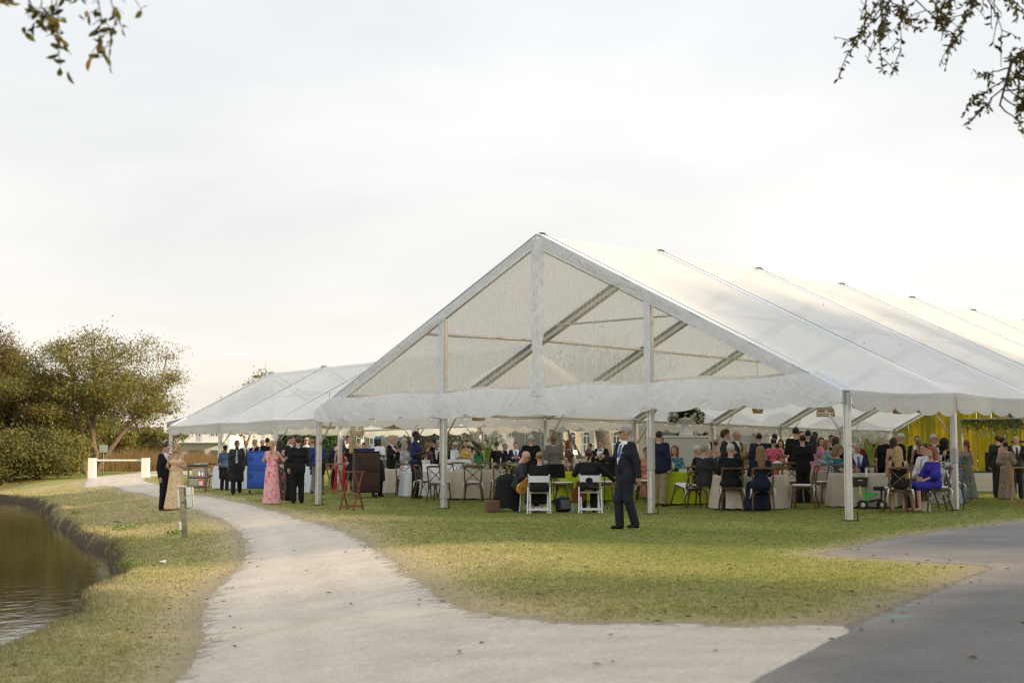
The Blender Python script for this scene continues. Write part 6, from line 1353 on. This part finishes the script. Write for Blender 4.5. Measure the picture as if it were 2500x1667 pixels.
mic_stand('tall microphone stand left of the keyboards', .75, .9); mic_stand('microphone stand behind the guests by the stage', 2.5, 1.0)
p = on_stage(.55, .7, .77); o = MB().box((0, 0, .36), (.5, .45, .72), bev=.03).build('stage_monitor', m_blackp, None, p); o.rotation_euler = (0, 0, ang); tag(o, 'black stage monitor box at the stage corner', 'loudspeaker')
GA = empty('flower_garland', on_stage(0, .1, 2.62), ang, 'hanging garland of white flowers and greenery over the stage front', 'garland'); rg = np.random.default_rng(12); n = 4200; q = np.stack([rg.uniform(-.4, 5, n), rg.normal(0, .14, n), -np.abs(rg.normal(0, .22, n))+.12], 1); leaves('greenery', q, .055, [(.09, .15, .03), (.16, .2, .05), (.25, .26, .12)], GA, seed=3, aspect=.3)
for i in range(60): xx_ = rg.uniform(-.3, 5); zz = -.15-.35*rg.random(); b = MB(); b.lathe([(.012, 0), (.018, -.05), (.035, -.10), (.02, -.11)], (xx_, rg.normal(0, .1), zz), n=7); b.build('blossom', m_lily, GA)
MB().tube([(-.45, 0, .12), (6, 0, .12)], .04, 6).build('truss', m_alu, GA)
for xx_ in (-.4, 5.9): MB().tube([(xx_, 0, .12), (xx_, 0, -1.85)], .035, 6).build('upright', m_alu, GA)

# woven pendants and string lights
m_rattan = mat('rattan', (.72, .52, .33), rough=.75, noise=.25, nscale=40, trans=.4)
m_bulb = mat('warm_bulb', (.9, .8, .6), emit=((1, .82, .55), .5))
def roof_z(x, y):
    p = np.array([x, y])-R0; s = p@U; q = p@V_
    if -.5 < s < TW+.3 and q > -.3: return EAVE+(RIDGE-EAVE)*(1-abs(s-TW/2)/(TW/2))+.15
    return 3.4
def pendant(label, px, d, ytop, ybot, kind, wpx):
    x, y = at(px, d); zt = CAM_H+(1133-ytop)*d/F_PX; zb = CAM_H+(1133-ybot)*d/F_PX; r = wpx*d/F_PX/2; h = zt-zb; T = empty('rattan_pendant', (x, y, zb), 0, label, 'pendant lamp', 'rattan pendant lamps under the tent roofs')
    prof = {'dome': [(1.0, 0), (1.02, .2), (.92, .5), (.68, .8), (.3, .97), (.06, 1)], 'drum': [(1, 0), (1, .5), (1, 1)], 'bell': [(1, 0), (1, .35), (.9, .6), (.6, .88), (.15, 1)], 'tulip': [(.72, 0), (.85, .4), (1, 1)], 'ball': [(.5, 0), (.9, .25), (1, .55), (.8, .85), (.3, 1)]}[kind]
    for i in range(9):
        t_ = i/8; k = t_*(len(prof)-1); a_ = int(min(k, len(prof)-2)); f = k-a_; rr = (prof[a_][0]*(1-f)+prof[a_+1][0]*f)*r; zz = (prof[a_][1]*(1-f)+prof[a_+1][1]*f)*h
        MB().tube([(rr*math.cos(w_), rr*math.sin(w_), zz) for w_ in np.linspace(0, 2*math.pi, 25)], max(.008, .00026*d), 4, cap=False).build('hoop', m_rattan, T)
    for i in range(22):
        w_ = 2*math.pi*i/22; MB().tube([(p_[0]*r*math.cos(w_+.25*p_[1]), p_[0]*r*math.sin(w_+.25*p_[1]), p_[1]*h) for p_ in prof], max(.005, .00018*d), 4, cap=False).build('cane', m_rattan, T)
    MB().ell((0, 0, h*.45), (.035, .035, .05), 8, 5).build('bulb', m_bulb, T); MB().tube([(0, 0, h), (0, 0, max(h+.1, roof_z(x, y)+float(gz(x, y))-zb-.15))], .006, 4).build('cord', m_dark, T)
for q in [('dome shaped rattan pendant above the blonde woman in black', 871, 44.5, 1032, 1061, 'dome', 34), ('drum shaped rattan pendant above the left tent post', 802, 46, 1020, 1046, 'drum', 32), ('wide drum rattan pendant above the bald man in tuxedo', 957, 46, 1026, 1045, 'drum', 50), ('ball shaped rattan pendant left of the second tent post', 1063, 43, 1018, 1041, 'ball', 28), ('rattan pendant peeping under the skirt above the lilies', 1168, 42, 1006, 1026, 'dome', 30), ('bell shaped rattan pendant left of the right corner post', 2018, 38, 988, 1016, 'bell', 43), ('rattan pendant half hidden by the skirt right of the flowers', 1852, 40, 992, 1008, 'tulip', 30), ('tulip shaped rattan pendant under the right eave', 2206, 36, 986, 1009, 'tulip', 60), ('drum rattan pendant beside the gold drapes', 2258, 38, 988, 1007, 'drum', 32), ('scalloped rattan pendant by the right corner post', 2116, 34, 978, 1000, 'ball', 66)]:
    pendant(*q)
for nm, (s, q0, q1, zz) in {'string of small bulbs along the far eave of the big tent': (TW-.35, 0.3, BAY*NB-1, EAVE-.18), 'string of small bulbs under the near right eave': (.4, BAY*1.2, BAY*NB-1, EAVE-.02)}.items():
    a = PT(s, q0); T = empty('string_light', (0, 0, 0), 0, nm, 'string lights'); pts = []; nb_ = 44
    for i in range(nb_+1):
        p = PT(s, q0+(q1-q0)*i/nb_); z = float(gz(*p))+zz-.08*abs(math.sin(i*math.pi/4)); pts.append((p[0], p[1], z))
    MB().tube(pts, .006, 4).build('wire', m_dark, T)
    for i, p in enumerate(pts[1:-1]): MB().ell((p[0], p[1], p[2]-.05), (.014, .014, .024), 6, 4).build('bulb', m_bulb, T)

# ------------------------------------------------------------------ the guests, staff and musicians
Pn = person
# couple on the path, left
Pn('man in black suit on the path leaning to the blonde woman', 404, 41.6, 1073, face=62, a='black', c='tie_wine', hair='short', hairc='dkbrown', arms=('down', 'back'), look=(14, 0, 12), vox=.022)
Pn('woman in long golden dress with long wavy blond hair', 430, 41.3, 1082, face=12, kit='gown', a='print_gold', fem=True, hair='wavy', hairc='blond', sleeve='strap', arms=('back', 'front'), look=(4, 6, -8), vox=.022)
# around the carts and the smaller tent
Pn('kitchen worker in blue shirt and dark cap seen from behind', 549, 51.5, 1084, face=175, kit='shirt', a='slate', sleeve='half', pants='black', apron=('black', .45), skin='brown', hairc='black', cap='midnight', h=1.62)
Pn('waiter walking in dark shirt, grey tie and long black apron', 578, 47.2, 1074, face=8, kit='shirt', a='charcoal', c='tie_grey', sleeve='long', pants='black', apron=('black', .42), skin='dark', hairc='black', pose='walk', arms=('down', 'down'))
Pn('guest with maroon tie behind the dark shirted waiter', 600, 57, 1075, face=25, a='midnight', c='tie_wine', hair='thin', hairc='dkblond', skin='pink')
Pn('grey haired guest with red tie behind the blue cart', 622, 57, 1072, face=-55, a='midnight', c='tie_red', hairc='grey', skin='pink', look=(18, 0, 0))
Pn('white haired guest behind the blue cart', 640, 60, 1070, face=-20, a='navy', c='tie_blue', hairc='white', skin='pink')
Pn('dark haired guest turned away right of the blue cart', 652, 56, 1068, face=200, a='black', c='bow', hairc='dkbrown')
Pn('blonde woman in pink floral one shoulder gown seen from behind', 664, 39.6, 1074, face=176, kit='gown', a='print_pink', sleeve='one', fem=True, hair='pony', hairc='blond', arms=(((.14, -.10, -.22), (.16, -.16, .16)), 'cuddle'), flare=.86, vox=.021, hem=.01)
Pn('woman with long dark hair beside the pink gown', 683, 43.0, 1073, face=150, kit='gown', a='print_dark', sleeve='strap', fem=True, hair='long', hairc='dkbrown', arms=('drink', 'down'))
Pn('man in black suit seen from behind right of the pink gown', 727, 39.8, 1063, face=196, a='black', hairc='brown', arms=('drink', 'front'), vox=.022, h=1.86)
Pn('man in black suit covering his face with his hand', 708, 41.8, 1062, face=80, a='black', hairc='brown', arms=('down', 'face'), look=(12, 0, 0), skin='pink')
Pn('bald man with sunglasses and green tie facing us', 748, 50.0, 1066, face=4, a='midnight', c='tie_green', hair='bald', hairc='grey', glasses=True)
Pn('blond haired guest left of the first tent post', 762, 48.5, 1071, face=-130, a='charcoal', hairc='dkblond', hair='short')
Pn('kitchen worker in navy shirt and grey trousers by the tent post', 775, 45.0, 1070, face=172, kit='shirt', a='staffblue', sleeve='half', pants='grey', apron=('black', .62), skin='dark', hairc='black', pose='walk')
Pn('man in navy suit between the two left posts', 819, 50.5, 1079, face=160, a='navy', hairc='dkbrown', pants='navy')
Pn('woman in a red gown behind the tray stand', 832, 49.0, 1080, face=185, kit='gown', a='red', sleeve='strap', fem=True, hair='long', hairc='dkbrown')
Pn('dark haired man behind the blonde in black', 848, 51.0, 1063, face=40, a='navy', c='tie_blue', hairc='dkbrown')
Pn('blonde woman in short black dress by the brown cart', 860, 44.6, 1069, face=165, kit='dress', a='black', sleeve='short', fem=True, hair='long', hairc='blond', hem=.46, arms=('down', 'drink'), skin='fair')
Pn('dark haired youth behind the brown cart', 887, 53, 1078, face=-30, a='black', c='bow', hairc='black', h=1.70)
Pn('worker in light blue cap, white shirt and black apron', 922, 43.2, 1066, face=38, kit='shirt', a='white', sleeve='long', pants='black', apron=('black', .45), skin='dark', hairc='black', hair='bob', cap='dusk', arms=('front', 'front'))
Pn('bald tuxedoed man facing right beside the brown cart', 956, 46.0, 1065, face=70, a='black', c='bow', hair='bald', hairc='grey', skin='pink', arms=('drink', 'drink'))
Pn('guest with dark curly hair behind the bald tuxedoed man', 976, 50.5, 1077, face=190, kit='gown', a='black', fem=True, hair='curly', hairc='black', sleeve='short', skin='brown')
Pn('grey haired woman in grey patterned dress', 988, 45.6, 1079, face=58, kit='gown', a='print_grey', sleeve='long', fem=True, hair='long', hairc='grey', arms=('drink', 'front'))
Pn('waiter in royal blue shirt and black apron standing in profile', 1015, 41.2, 1052, face=80, kit='shirt', a='staffblue', sleeve='half', pants='black', apron=('black', .40), skin='dark', hairc='black', arms=('front', 'front'), vox=.022)
# behind the second post
Pn('woman with curly brown hair left of the second post', 1044, 47.0, 1081, face=140, kit='gown', a='print_dark', fem=True, hair='curly', hairc='dkblond', sleeve='long')
Pn('tuxedoed man with glasses left of the second post', 1058, 48.5, 1070, face=-110, a='black', c='bow', hairc='dkbrown', glasses='clear')
Pn('white haired man just behind the second post', 1071, 48.0, 1073, face=-40, a='black', c='bow', hairc='white', skin='pink')
Pn('blond child looking over the white service table', 1039, 46.8, 1102, face=150, kit='shirt', a='white', hairc='dkblond', h=1.25, sleeve='long')
Pn('grey haired woman in black jacket with sunglasses', 1111, 48.0, 1079, face=12, a='black', b='white', fem=True, hair='bob', hairc='white', glasses=True, look=(16, 0, 0))
Pn('woman in bright yellow dress touching her face', 1138, 46.5, 1072, face=-42, kit='gown', a='yellow', sleeve='strap', fem=True, hair='long', hairc='brown', arms=('face', 'front'))
Pn('dark haired woman left of the green dress', 1156, 47.2, 1076, face=170, kit='gown', a='print_sea', sleeve='strap', fem=True, hair='long', hairc='dkbrown')
Pn('woman in emerald green dress seen from behind', 1168, 45.6, 1077, face=186, kit='gown', a='green', sleeve='strap', fem=True, hair='long', hairc='dkbrown')
Pn('man in charcoal suit hugging the woman in black', 1188, 46.6, 1072, face=130, a='charcoal', hairc='dkbrown', arms=('reach', 'down'))
Pn('woman in black top hugged behind the lilies', 1212, 46.4, 1077, face=-140, kit='gown', a='black', b='navy', sleeve='short', fem=True, hair='updo', hairc='black', skin='tan', arms=('cuddle', 'cuddle'))
Pn('grey haired man in black right of the lilies', 1232, 49.0, 1081, face=100, a='black', c='bow', hairc='grey', skin='pink')
Pn('man in navy suit and blue tie facing us beyond the lily table', 1259, 47.4, 1079, face=6, a='navy', c='tie_blue', hair='short', hairc='brown', arms=('front', 'front'), skin='pink')
Pn('broad white haired man in black suit seen from behind', 1296, 38.6, 1061, face=188, a='black', hairc='white', skin='pink', arms=('front', 'front'), belly=.04)
Pn('bald man in grey blazer turned away in the middle', 1352, 38.6, 1061, face=208, a='grey', pants='charcoal', b='white', hair='none', skin='brown', arms=('front', 'drink'))
Pn('red haired woman in dark floral dress', 1389, 42.6, 1085, face=70, kit='gown', a='print_dark', sleeve='short', fem=True, hair='bob', hairc='red', hem=.35, h=1.62)
Pn('dark haired man in tuxedo far behind the cellist', 1441, 52.0, 1082, face=-60, a='black', c='bow', hairc='black')
Pn('red blond man in tuxedo with white shirt behind the cellist', 1468, 44.0, 1080, face=-25, a='black', c='bow', hairc='red', skin='pink', arms=('front', 'front'))
# musicians
Pn('bald guitarist in black sitting sideways', 1262, 33.2, face=96, kit='shirt', a='charcoal', pants='black', sleeve='long', hair='none', skin='pink', pose='sit', lean=16, arms=('guitar_r', 'guitar_l'), glasses='clear', look=(14, 0, 0), vox=.021)
Pn('woman musician in black with blond updo seen from behind', 1317, 32.4, face=186, kit='gown', a='black', sleeve='long', fem=True, hair='updo', hairc='dkblond', pose='sit', hem=.2, arms=('lap', 'lap'), vox=.021, h=1.70)
Pn('cellist in black seen from behind with bow arm out', 1437, 32.2, face=178, kit='shirt', a='black', pants='black', sleeve='long', hair='thin', hairc='dkbrown', pose='sit', arms=('bow', 'neck_up'), vox=.021)
x, y = at(1279, 32.9); stringed('guitar', 'honey coloured classical guitar held by the bald guitarist', (x, y, float(gz(x, y))+.62), Euler((math.radians(12), math.radians(35), math.radians(30))), .62, (.62, .30, .05))
x, y = at(1430, 31.85); stringed('cello', 'dark red cello whose scroll shows left of the cellist', (x-.10, y+.42, float(gz(x, y))+.52), Euler((math.radians(-14), math.radians(-14), math.radians(180))), .86, (.16, .04, .02))
x, y = at(1474, 31.95); o = MB().tube([(-.34, 0, .62), (.0, .05, .55), (.30, .1, .46)], .007, 5).build('cello_bow', m_wood, None, (x, y, float(gz(x, y)))); tag(o, 'thin cello bow in the hand of the cellist', 'bow')
# the walking man in front
MAN = Pn('grey haired man in blue suit and sunglasses walking left in front', 1527, 24.6, face=-58, look=(0, 0, -22), a='suitblue', c='tie_blue', hairc='grey', hair='short', skin='tan', glasses=True, arms=(((.06, -.06, -.27), (-.02, -.22, .07)), ((.07, .05, -.27), (.03, .02, -.25))), h=1.79, vox=.0125, belly=.004,
         legs=({-1: np.array([-.085, -.09, .50]), 1: np.array([.085, -.01, .50])}, {-1: np.array([-.09, -.06, .085]), 1: np.array([.09, .13, .10])}))
MB().box((.085, -.135, 1.285), (.055, .012, .012), Matrix.Rotation(.35, 3, 'Z')).build('pocket_square', C('white'), MAN)
# right half, seated
Pn('seated guest in orange dress behind the third post', 1578, 38.0, face=10, kit='gown', a='peach', sleeve='strap', fem=True, hair='updo', hairc='dkbrown', pose='sit', arms=('table', 'face'), skin='tan')
Pn('man in navy blazer and khaki trousers gesturing', 1610, 34.6, 1051, face=155, a='navy', pants='khaki', b='white', hairc='dkbrown', hair='thin', arms=('down', 'reach'), vox=.022)
Pn('seated woman in teal print clapping her hands', 1648, 36.6, face=-30, kit='gown', a='print_teal', sleeve='long', fem=True, hair='bob', hairc='red', pose='sit', arms=('cuddle', 'cuddle'), h=1.72)
Pn('white haired man in black sitting at the lime table', 1702, 35.0, face=80, a='black', c='tie_grey', hairc='white', skin='pink', pose='sit', arms=('table', 'table'))
Pn('grey haired man in charcoal suit raising a drink', 1721, 33.4, face=128, a='charcoal', hairc='grey', skin='pink', pose='sit', arms=('face', 'table'), h=1.80)
Pn('white haired man in black jacket seated with his back to us', 1784, 32.0, face=176, a='black', hairc='white', skin='pink', pose='sit', arms=('table', 'table'), h=1.84)
Pn('woman in navy gown with long blond hair seated with back to us', 1857, 31.5, face=182, kit='gown', a='midnight', sleeve='long', fem=True, hair='long', hairc='dkblond', pose='sit', hem=.02, arms=('table', 'table'), h=1.76)
x, y = at(1842, 31.2)
Pn('seated woman in teal dress with blond bob', 2046, 33.8, face=62, kit='gown', a='teal', sleeve='short', fem=True, hair='bob', hairc='dkblond', pose='sit', arms=('table', 'table'), look=(20, 0, 0), h=1.72)
Pn('seated elderly man in navy suit and blue tie facing us', 2094, 34.9, face=-4, a='navy', c='tie_blue', hairc='white', skin='pink', pose='sit', arms=('table', 'table'), look=(16, 0, 0), h=1.80)
Pn('seated blonde woman in sleeveless black dress with back to us', 2192, 30.5, face=166, kit='dress', a='black', sleeve='strap', fem=True, hair='long', hairc='blond', pose='sit', hem=.42, arms=('reach', 'table'), h=1.72)
Pn('seated man in white shirt with grey tie', 2259, 32.4, face=-64, kit='shirt', a='white', c='tie_grey', sleeve='long', pants='charcoal', hairc='brown', skin='pink', pose='sit', arms=('lap', 'lap'), h=1.78)
Pn('seated woman in royal blue lace dress with auburn hair', 2276, 30.9, face=-72, kit='dress', a='royal', sleeve='flutter', fem=True, hair='long', hairc='red', pose='sit', hem=.44, arms=('lap', 'lap'), h=1.72, skin='pink')
# right half, standing
Pn('dark haired man left of the white urn', 1654, 45.5, 1058, face=-60, a='black', c='bow', hairc='black', skin='tan')
Pn('balding guest peeping beside the urn', 1691, 46, 1066, face=20, a='charcoal', hair='bald', hairc='grey', glasses=True)
Pn('dark haired woman right of the urn', 1708, 42.5, 1061, face=150, kit='gown', a='black', fem=True, hair='bob', hairc='dkbrown', sleeve='short')
Pn('bearded man with sunglasses right of the urn', 1724, 44.0, 1054, face=40, a='charcoal', b='white', hairc='black', skin='tan', glasses=True)
Pn('bare shouldered woman with golden updo', 1748, 40.0, 1073, face=195, kit='gown', a='dusk', fem=True, hair='updo', hairc='dkblond', arms=('drink', 'down'))
Pn('youth with bushy brown curls in dark jacket', 1772, 36.4, 1049, face=75, a='charcoal', hair='curly', hairc='brown', arms=('front', 'front'))
Pn('older man with tan tie beside the curly youth', 1799, 38.6, 1052, face=55, a='charcoal', c='tie_gold', hair='thin', hairc='grey', skin='tan')
Pn('woman with long blond hair in gold dotted dress', 1816, 42.0, 1082, face=175, kit='gown', a='print_dots', fem=True, hair='long', hairc='blond', sleeve='short')
Pn('man in navy suit with sunglasses turned away', 1854, 38.0, 1056, face=165, a='navy', hairc='dkbrown', glasses=True)
Pn('distant dark head behind the pink dress', 1892, 42, 1058, face=180, a='black', hairc='black', skin='brown')
Pn('woman in raspberry print dress with short sleeves', 1889, 37.4, 1068, face=176, kit='gown', a='print_rose', sleeve='short', fem=True, hair='updo', hairc='brown', arms=('front', 'front'))
Pn('smiling dark haired woman in peach dress', 1907, 40.0, 1072, face=-20, kit='gown', a='peach', fem=True, hair='long', hairc='dkbrown', sleeve='strap')
Pn('tall man in black suit seen from behind in the crowd', 1944, 37.4, 1042, face=178, a='black', hairc='black', arms=('pocket', 'front'))
Pn('pale faced man between the two black suits', 1957, 41.0, 1051, face=10, a='charcoal', c='tie_blue', hairc='dkbrown', skin='pink')
Pn('man in black suit at the front of the crowd, back to us', 1960, 34.6, 1061, face=184, a='black', hairc='black', arms=('front', 'front'), vox=.022)
Pn('dark haired guest behind the pink print dress on the left', 1974, 41, 1049, face=170, a='charcoal', hairc='black')
Pn('dark haired guest behind the pink print dress on the right', 1991, 40, 1053, face=150, a='navy', hairc='black', skin='tan')
Pn('woman in pink and lilac print dress with long black hair', 1986, 35.6, 1061, face=182, kit='gown', a='print_magenta', sleeve='short', fem=True, hair='long', hairc='black', arms=('front', 'drink'))
Pn('laughing brown haired woman between the print dresses', 2006, 39.4, 1067, face=0, kit='gown', a='peach', fem=True, hair='long', hairc='brown', sleeve='strap')
Pn('strawberry blonde woman in sea blue print dress', 2021, 36.4, 1073, face=30, kit='gown', a='print_sea', sleeve='flutter', fem=True, hair='bob', hairc='dkblond')
Pn('dark haired man behind the woman in black top', 2032, 41, 1060, face=20, a='black', c='bow', hairc='black', skin='tan')
Pn('woman with brown bob in black top left of the corner post', 2041, 36.6, 1065, face=170, kit='gown', a='black', sleeve='long', fem=True, hair='bob', hairc='brown', arms=('front', 'front'))
Pn('woman in maroon top right of the corner post', 2120, 38.6, 1067, face=165, kit='gown', a='maroon', sleeve='short', fem=True, hair='long', hairc='dkblond', arms=('down', 'front'))
Pn('man in black suit behind the right hand lilies', 2150, 39.0, 1058, face=175, a='black', hairc='black')
Pn('woman in green and tan halter dress with brown bob', 2182, 35.8, 1068, face=192, kit='gown', a='print_garden', fem=True, hair='bob', hairc='brown', sleeve='none', arms=('drink', 'down'))
Pn('white haired man in tuxedo facing left', 2200, 37.6, 1056, face=-110, a='black', c='bow', hairc='white', skin='pink')
Pn('man with sunglasses before the gold drapes', 2240, 45, 1063, face=-20, a='black', hairc='dkbrown', glasses=True)
Pn('woman in black strappy dress with low ponytail', 2243, 38.0, 1070, face=190, kit='gown', a='black', sleeve='strap', fem=True, hair='pony', hairc='dkblond', arms=('hip', 'down'))
Pn('white haired tuxedoed man with glasses facing right', 2281, 37.4, 1059, face=40, a='black', c='bow', hairc='white', skin='pink', glasses='clear', arms=('front', 'drink'))
Pn('woman with large black curly hair', 2306, 37.6, 1060, face=170, kit='gown', a='black', fem=True, hair='afro', hairc='black', sleeve='short', skin='brown', h=1.66)
Pn('woman in dusk blue dress half behind the right post', 2334, 36.8, 1073, face=-150, kit='gown', a='dusk', sleeve='long', fem=True, hair='long', hairc='blond', arms=('drink', 'front'))
Pn('red haired woman in sleeveless print jumpsuit walking off', 2360, 39.0, 1073, face=-160, kit='gown', a='print_garden', sleeve='strap', fem=True, hair='pony', hairc='red', flare=1.1, hem=.08, skin='pink')
Pn('man in dark suit by the stage', 2438, 45.0, 1059, face=150, a='charcoal', hairc='brown')
Pn('dark haired bare shouldered woman by the stage', 2449, 44.0, 1066, face=100, kit='gown', a='black', fem=True, hair='updo', hairc='black')
Pn('woman in long taupe print dress seen from behind', 2456, 41.2, 1077, face=180, kit='gown', a='print_taupe', sleeve='flutter', fem=True, hair='short', hairc='dkbrown', arms=('front', 'front'), flare=.95, vox=.022)
Pn('bald man in dark suit and wine tie facing us by the stage', 2482, 42.8, 1063, face=-12, a='charcoal', c='tie_wine', hair='bald', hairc='grey', skin='pink')

# drinks in hand
def held(label, P_, side, col):
    wr, el = root_pose[P_.name]; d = wr[side]-el[side]; d /= np.linalg.norm(d); p = P_.matrix_basis @ Vector(wr[side]+d*.10+np.array([0, -.03, -.03]))
    o = MB().lathe([(.001, 0), (.034, 0), (.037, .10), (.033, .10), (.031, .012), (.001, .012)], n=12).build('tumbler', m_glassw, None, p); MB().lathe([(.001, .014), (.030, .014), (.032, .07), (.001, .07)], n=12).build('drink', mat('drink_amber', col, rough=.1), o); return tag(o, label, 'glass')
held('short drink in the raised hand of the walking man', MAN, -1, (.55, .30, .10))

# ------------------------------------------------------------------ roadside oaks: mostly out of the frame, their twigs hang into it, their crowns shade the lawn
m_twig = mat('twig_bark', (.10, .075, .055), rough=.9, noise=.3, nscale=20)
LEAF_UP = [(.10, .11, .02), (.17, .16, .02), (.16, .10, .03), (.05, .05, .018)]
def near_leaf(mb_list, p, d, ln, wd, rg):
    """one curved oak leaf"""
    d = Vector(d).normalized(); s = Vector(rg.normal(size=3)); s = (s-d*s.dot(d)).normalized(); n = d.cross(s); p = Vector(p); V = []
    for i in range(6):
        t_ = i/5; w = wd*math.sin(math.pi*min(1, t_*.93+.05))**.8; c = p+d*ln*t_+n*ln*.12*math.sin(t_*2.4); V += [c-s*w+n*w*.3, c, c+s*w+n*w*.3]
    return V
def hanging_branch(T, path, r0, n_twig, tl, ln, seed, density=1.0, warm=()):
    """a limb with drooping twigs and single leaves; each is a part of the tree T"""
    rg = np.random.default_rng(seed); inv = Vector(T.location); pts = [Vector(p)-inv for p in path]
    MB().tube(pts, [r0*(1-.85*i/(len(pts)-1)) for i in range(len(pts))], 7, cap=False).build('limb', m_twig, T)
    LV = []; LC = []
    for k in range(n_twig):
        t_ = .25+.75*(k+rg.random())/n_twig; f = t_*(len(pts)-1); i = min(int(f), len(pts)-2); b = pts[i].lerp(pts[i+1], f-i); d = Vector((rg.normal()*.7, rg.normal()*.5, -.55-.5*rg.random())).normalized(); L_ = tl*(.5+.8*rg.random()); q = [b]; dd = d.copy()
        for j in range(6): dd = (dd+Vector(rg.normal(size=3))*.28+Vector((0, 0, -.06))).normalized(); q.append(q[-1]+dd*L_/6)
        tw = MB().tube(q, [r0*.16*(1-.12*j) for j in range(7)], 5, cap=False)
        subs = []
        for j in range(2, 7):
            if rg.random() < .75:
                e = Vector(rg.normal(size=3)); e.normalize(); e = (e+dd*.8).normalized(); s = [q[j], q[j]+e*L_*.16, q[j]+e*L_*.30+Vector((0, 0, -.02))]; tw.tube(s, [r0*.09, r0*.07, r0*.05], 4, cap=False); subs.append(s)
        tw.build('twig', m_twig, T)
        for s in subs+[q[3:5], q[4:6], q[5:7]]:
            for _ in range(max(1, int(rg.poisson(6.5*density)))):
                u_ = rg.random(); p = Vector(s[0]).lerp(Vector(s[-1]), u_); e = Vector(rg.normal(size=3)); e.normalize(); e = (e+Vector((0, 0, -.35))).normalized(); LV.append(near_leaf(None, p, e, ln*(.55+.8*rg.random()), ln*.23*(.7+.6*rg.random()), rg)); LC.append(np.array(LEAF_UP[rg.integers(0, 4)])*(.7+.6*rg.random()))
    for (p, e, col) in warm: LV.append(near_leaf(None, Vector(p)-inv, e, ln*1.35, ln*.30, rg)); LC.append(np.array(col))
    V = np.array([tuple(v) for l in LV for v in l]); F = []
    for a in range(len(LV)):
        for i in range(5):
            for c in (0, 1): F.append((a*18+i*3+c, a*18+i*3+c+1, a*18+i*3+4+c, a*18+i*3+3+c))
    o = link_mesh('leaves', mesh_np('leaves', V, np.array(F), m_leaf, attrs={'tint': np.repeat(np.array(LC), 18, 0)}), T); o['kind'] = 'stuff'
def up_at(px, py, d):
    """point in the air at depth d seen at a place of the photograph"""
    r = np.array([(px-1250)/F_PX, CP-(833.5-py)/F_PX*SP, SP+(833.5-py)/F_PX*CP]); t_ = d/r[1]; return Vector((r[0]*t_, d, CAM_H+r[2]*t_))
def shade_tree(label, x, y, h, sp, n, seed, ls=.16, cols=WOOD, bare=.22):
    return tree('oak_tree', label, x, y, h, sp, [(.2, .1, 1, .24, .36), (-.3, .0, 1, .2, .34), (.0, -.3, 1, .2, .36)], n, ls, cols, seed, 'roadside oaks beyond the picture edges', .62, 3, bare)
TR = shade_tree('roadside oak whose leafy twigs hang in at upper right', 8.6, 9.5, 8.5, 7.0, 9000, 201, bare=.5)
z = TR.location.z
hanging_branch(TR, [(8.4, 9.5, 4.6), (6.6, 10.0, 5.35), (5.0, 10.4, 5.45), up_at(2440, -60, 10.5), up_at(2260, -70, 10.6), up_at(2120, -30, 10.7)], .05, 34, .62, .046, 7, 1.0, [(up_at(2255, 45, 10.4), (.2, 0, -1), (.02, .015, .012)), (up_at(2330, 70, 10.4), (-.3, 0, -1), (.025, .018, .012))])
hanging_branch(TR, [(8.4, 9.6, 4.2), (6.4, 10.2, 4.9), (5.0, 10.6, 4.7), up_at(2580, 60, 10.8), up_at(2470, 150, 10.8), up_at(2440, 260, 10.9)], .045, 30, .52, .046, 8, 1.1)
TL = shade_tree('pondside oak whose leafy twigs hang in at upper left', -3.3, 2.2, 7.5, 5.5, 4000, 202, bare=.62)
hanging_branch(TL, [(-3.3, 2.4, 4.6), (-3.4, 4.2, 5.0), (-3.1, 6.2, 4.85), up_at(-40, -60, 7.6), up_at(90, -55, 7.9), up_at(200, -40, 8.0), up_at(270, -20, 8.0)], .030, 15, .34, .060, 9, .55, [(up_at(222, 142, 7.9), (-.12, 0, -1), (.50, .22, .02)), (up_at(85, 55, 7.8), (.0, .1, -1), (.02, .01, .012)), (up_at(160, 150, 7.9), (-.6, .1, .15), (.06, .05, .015)), (up_at(165, 175, 7.9), (.5, .1, -.8), (.06, .05, .015))])
for i, (x, y, h, sp) in enumerate([(22, 0.5, 10.5, 8), (24, 13.6, 11, 8), (31, 22, 14.5, 11), (36, -4, 12.5, 9), (41, 24, 16, 12), (17, -8, 10, 8), (30, -9, 12, 9)]):
    shade_tree(['roadside oak to the right, nearest the road', 'roadside oak to the right beside the tent corner', 'roadside oak to the right behind the first row', 'tall roadside oak in the second row', 'roadside oak right of the stage end', 'roadside oak behind the camera on the right', 'far roadside oak behind the camera', 'tall roadside oak well right of the tent', 'roadside oak far right beyond the stage'][i], x, y, h, sp, 9000 if h < 14 else 15000, 210+i, .22)
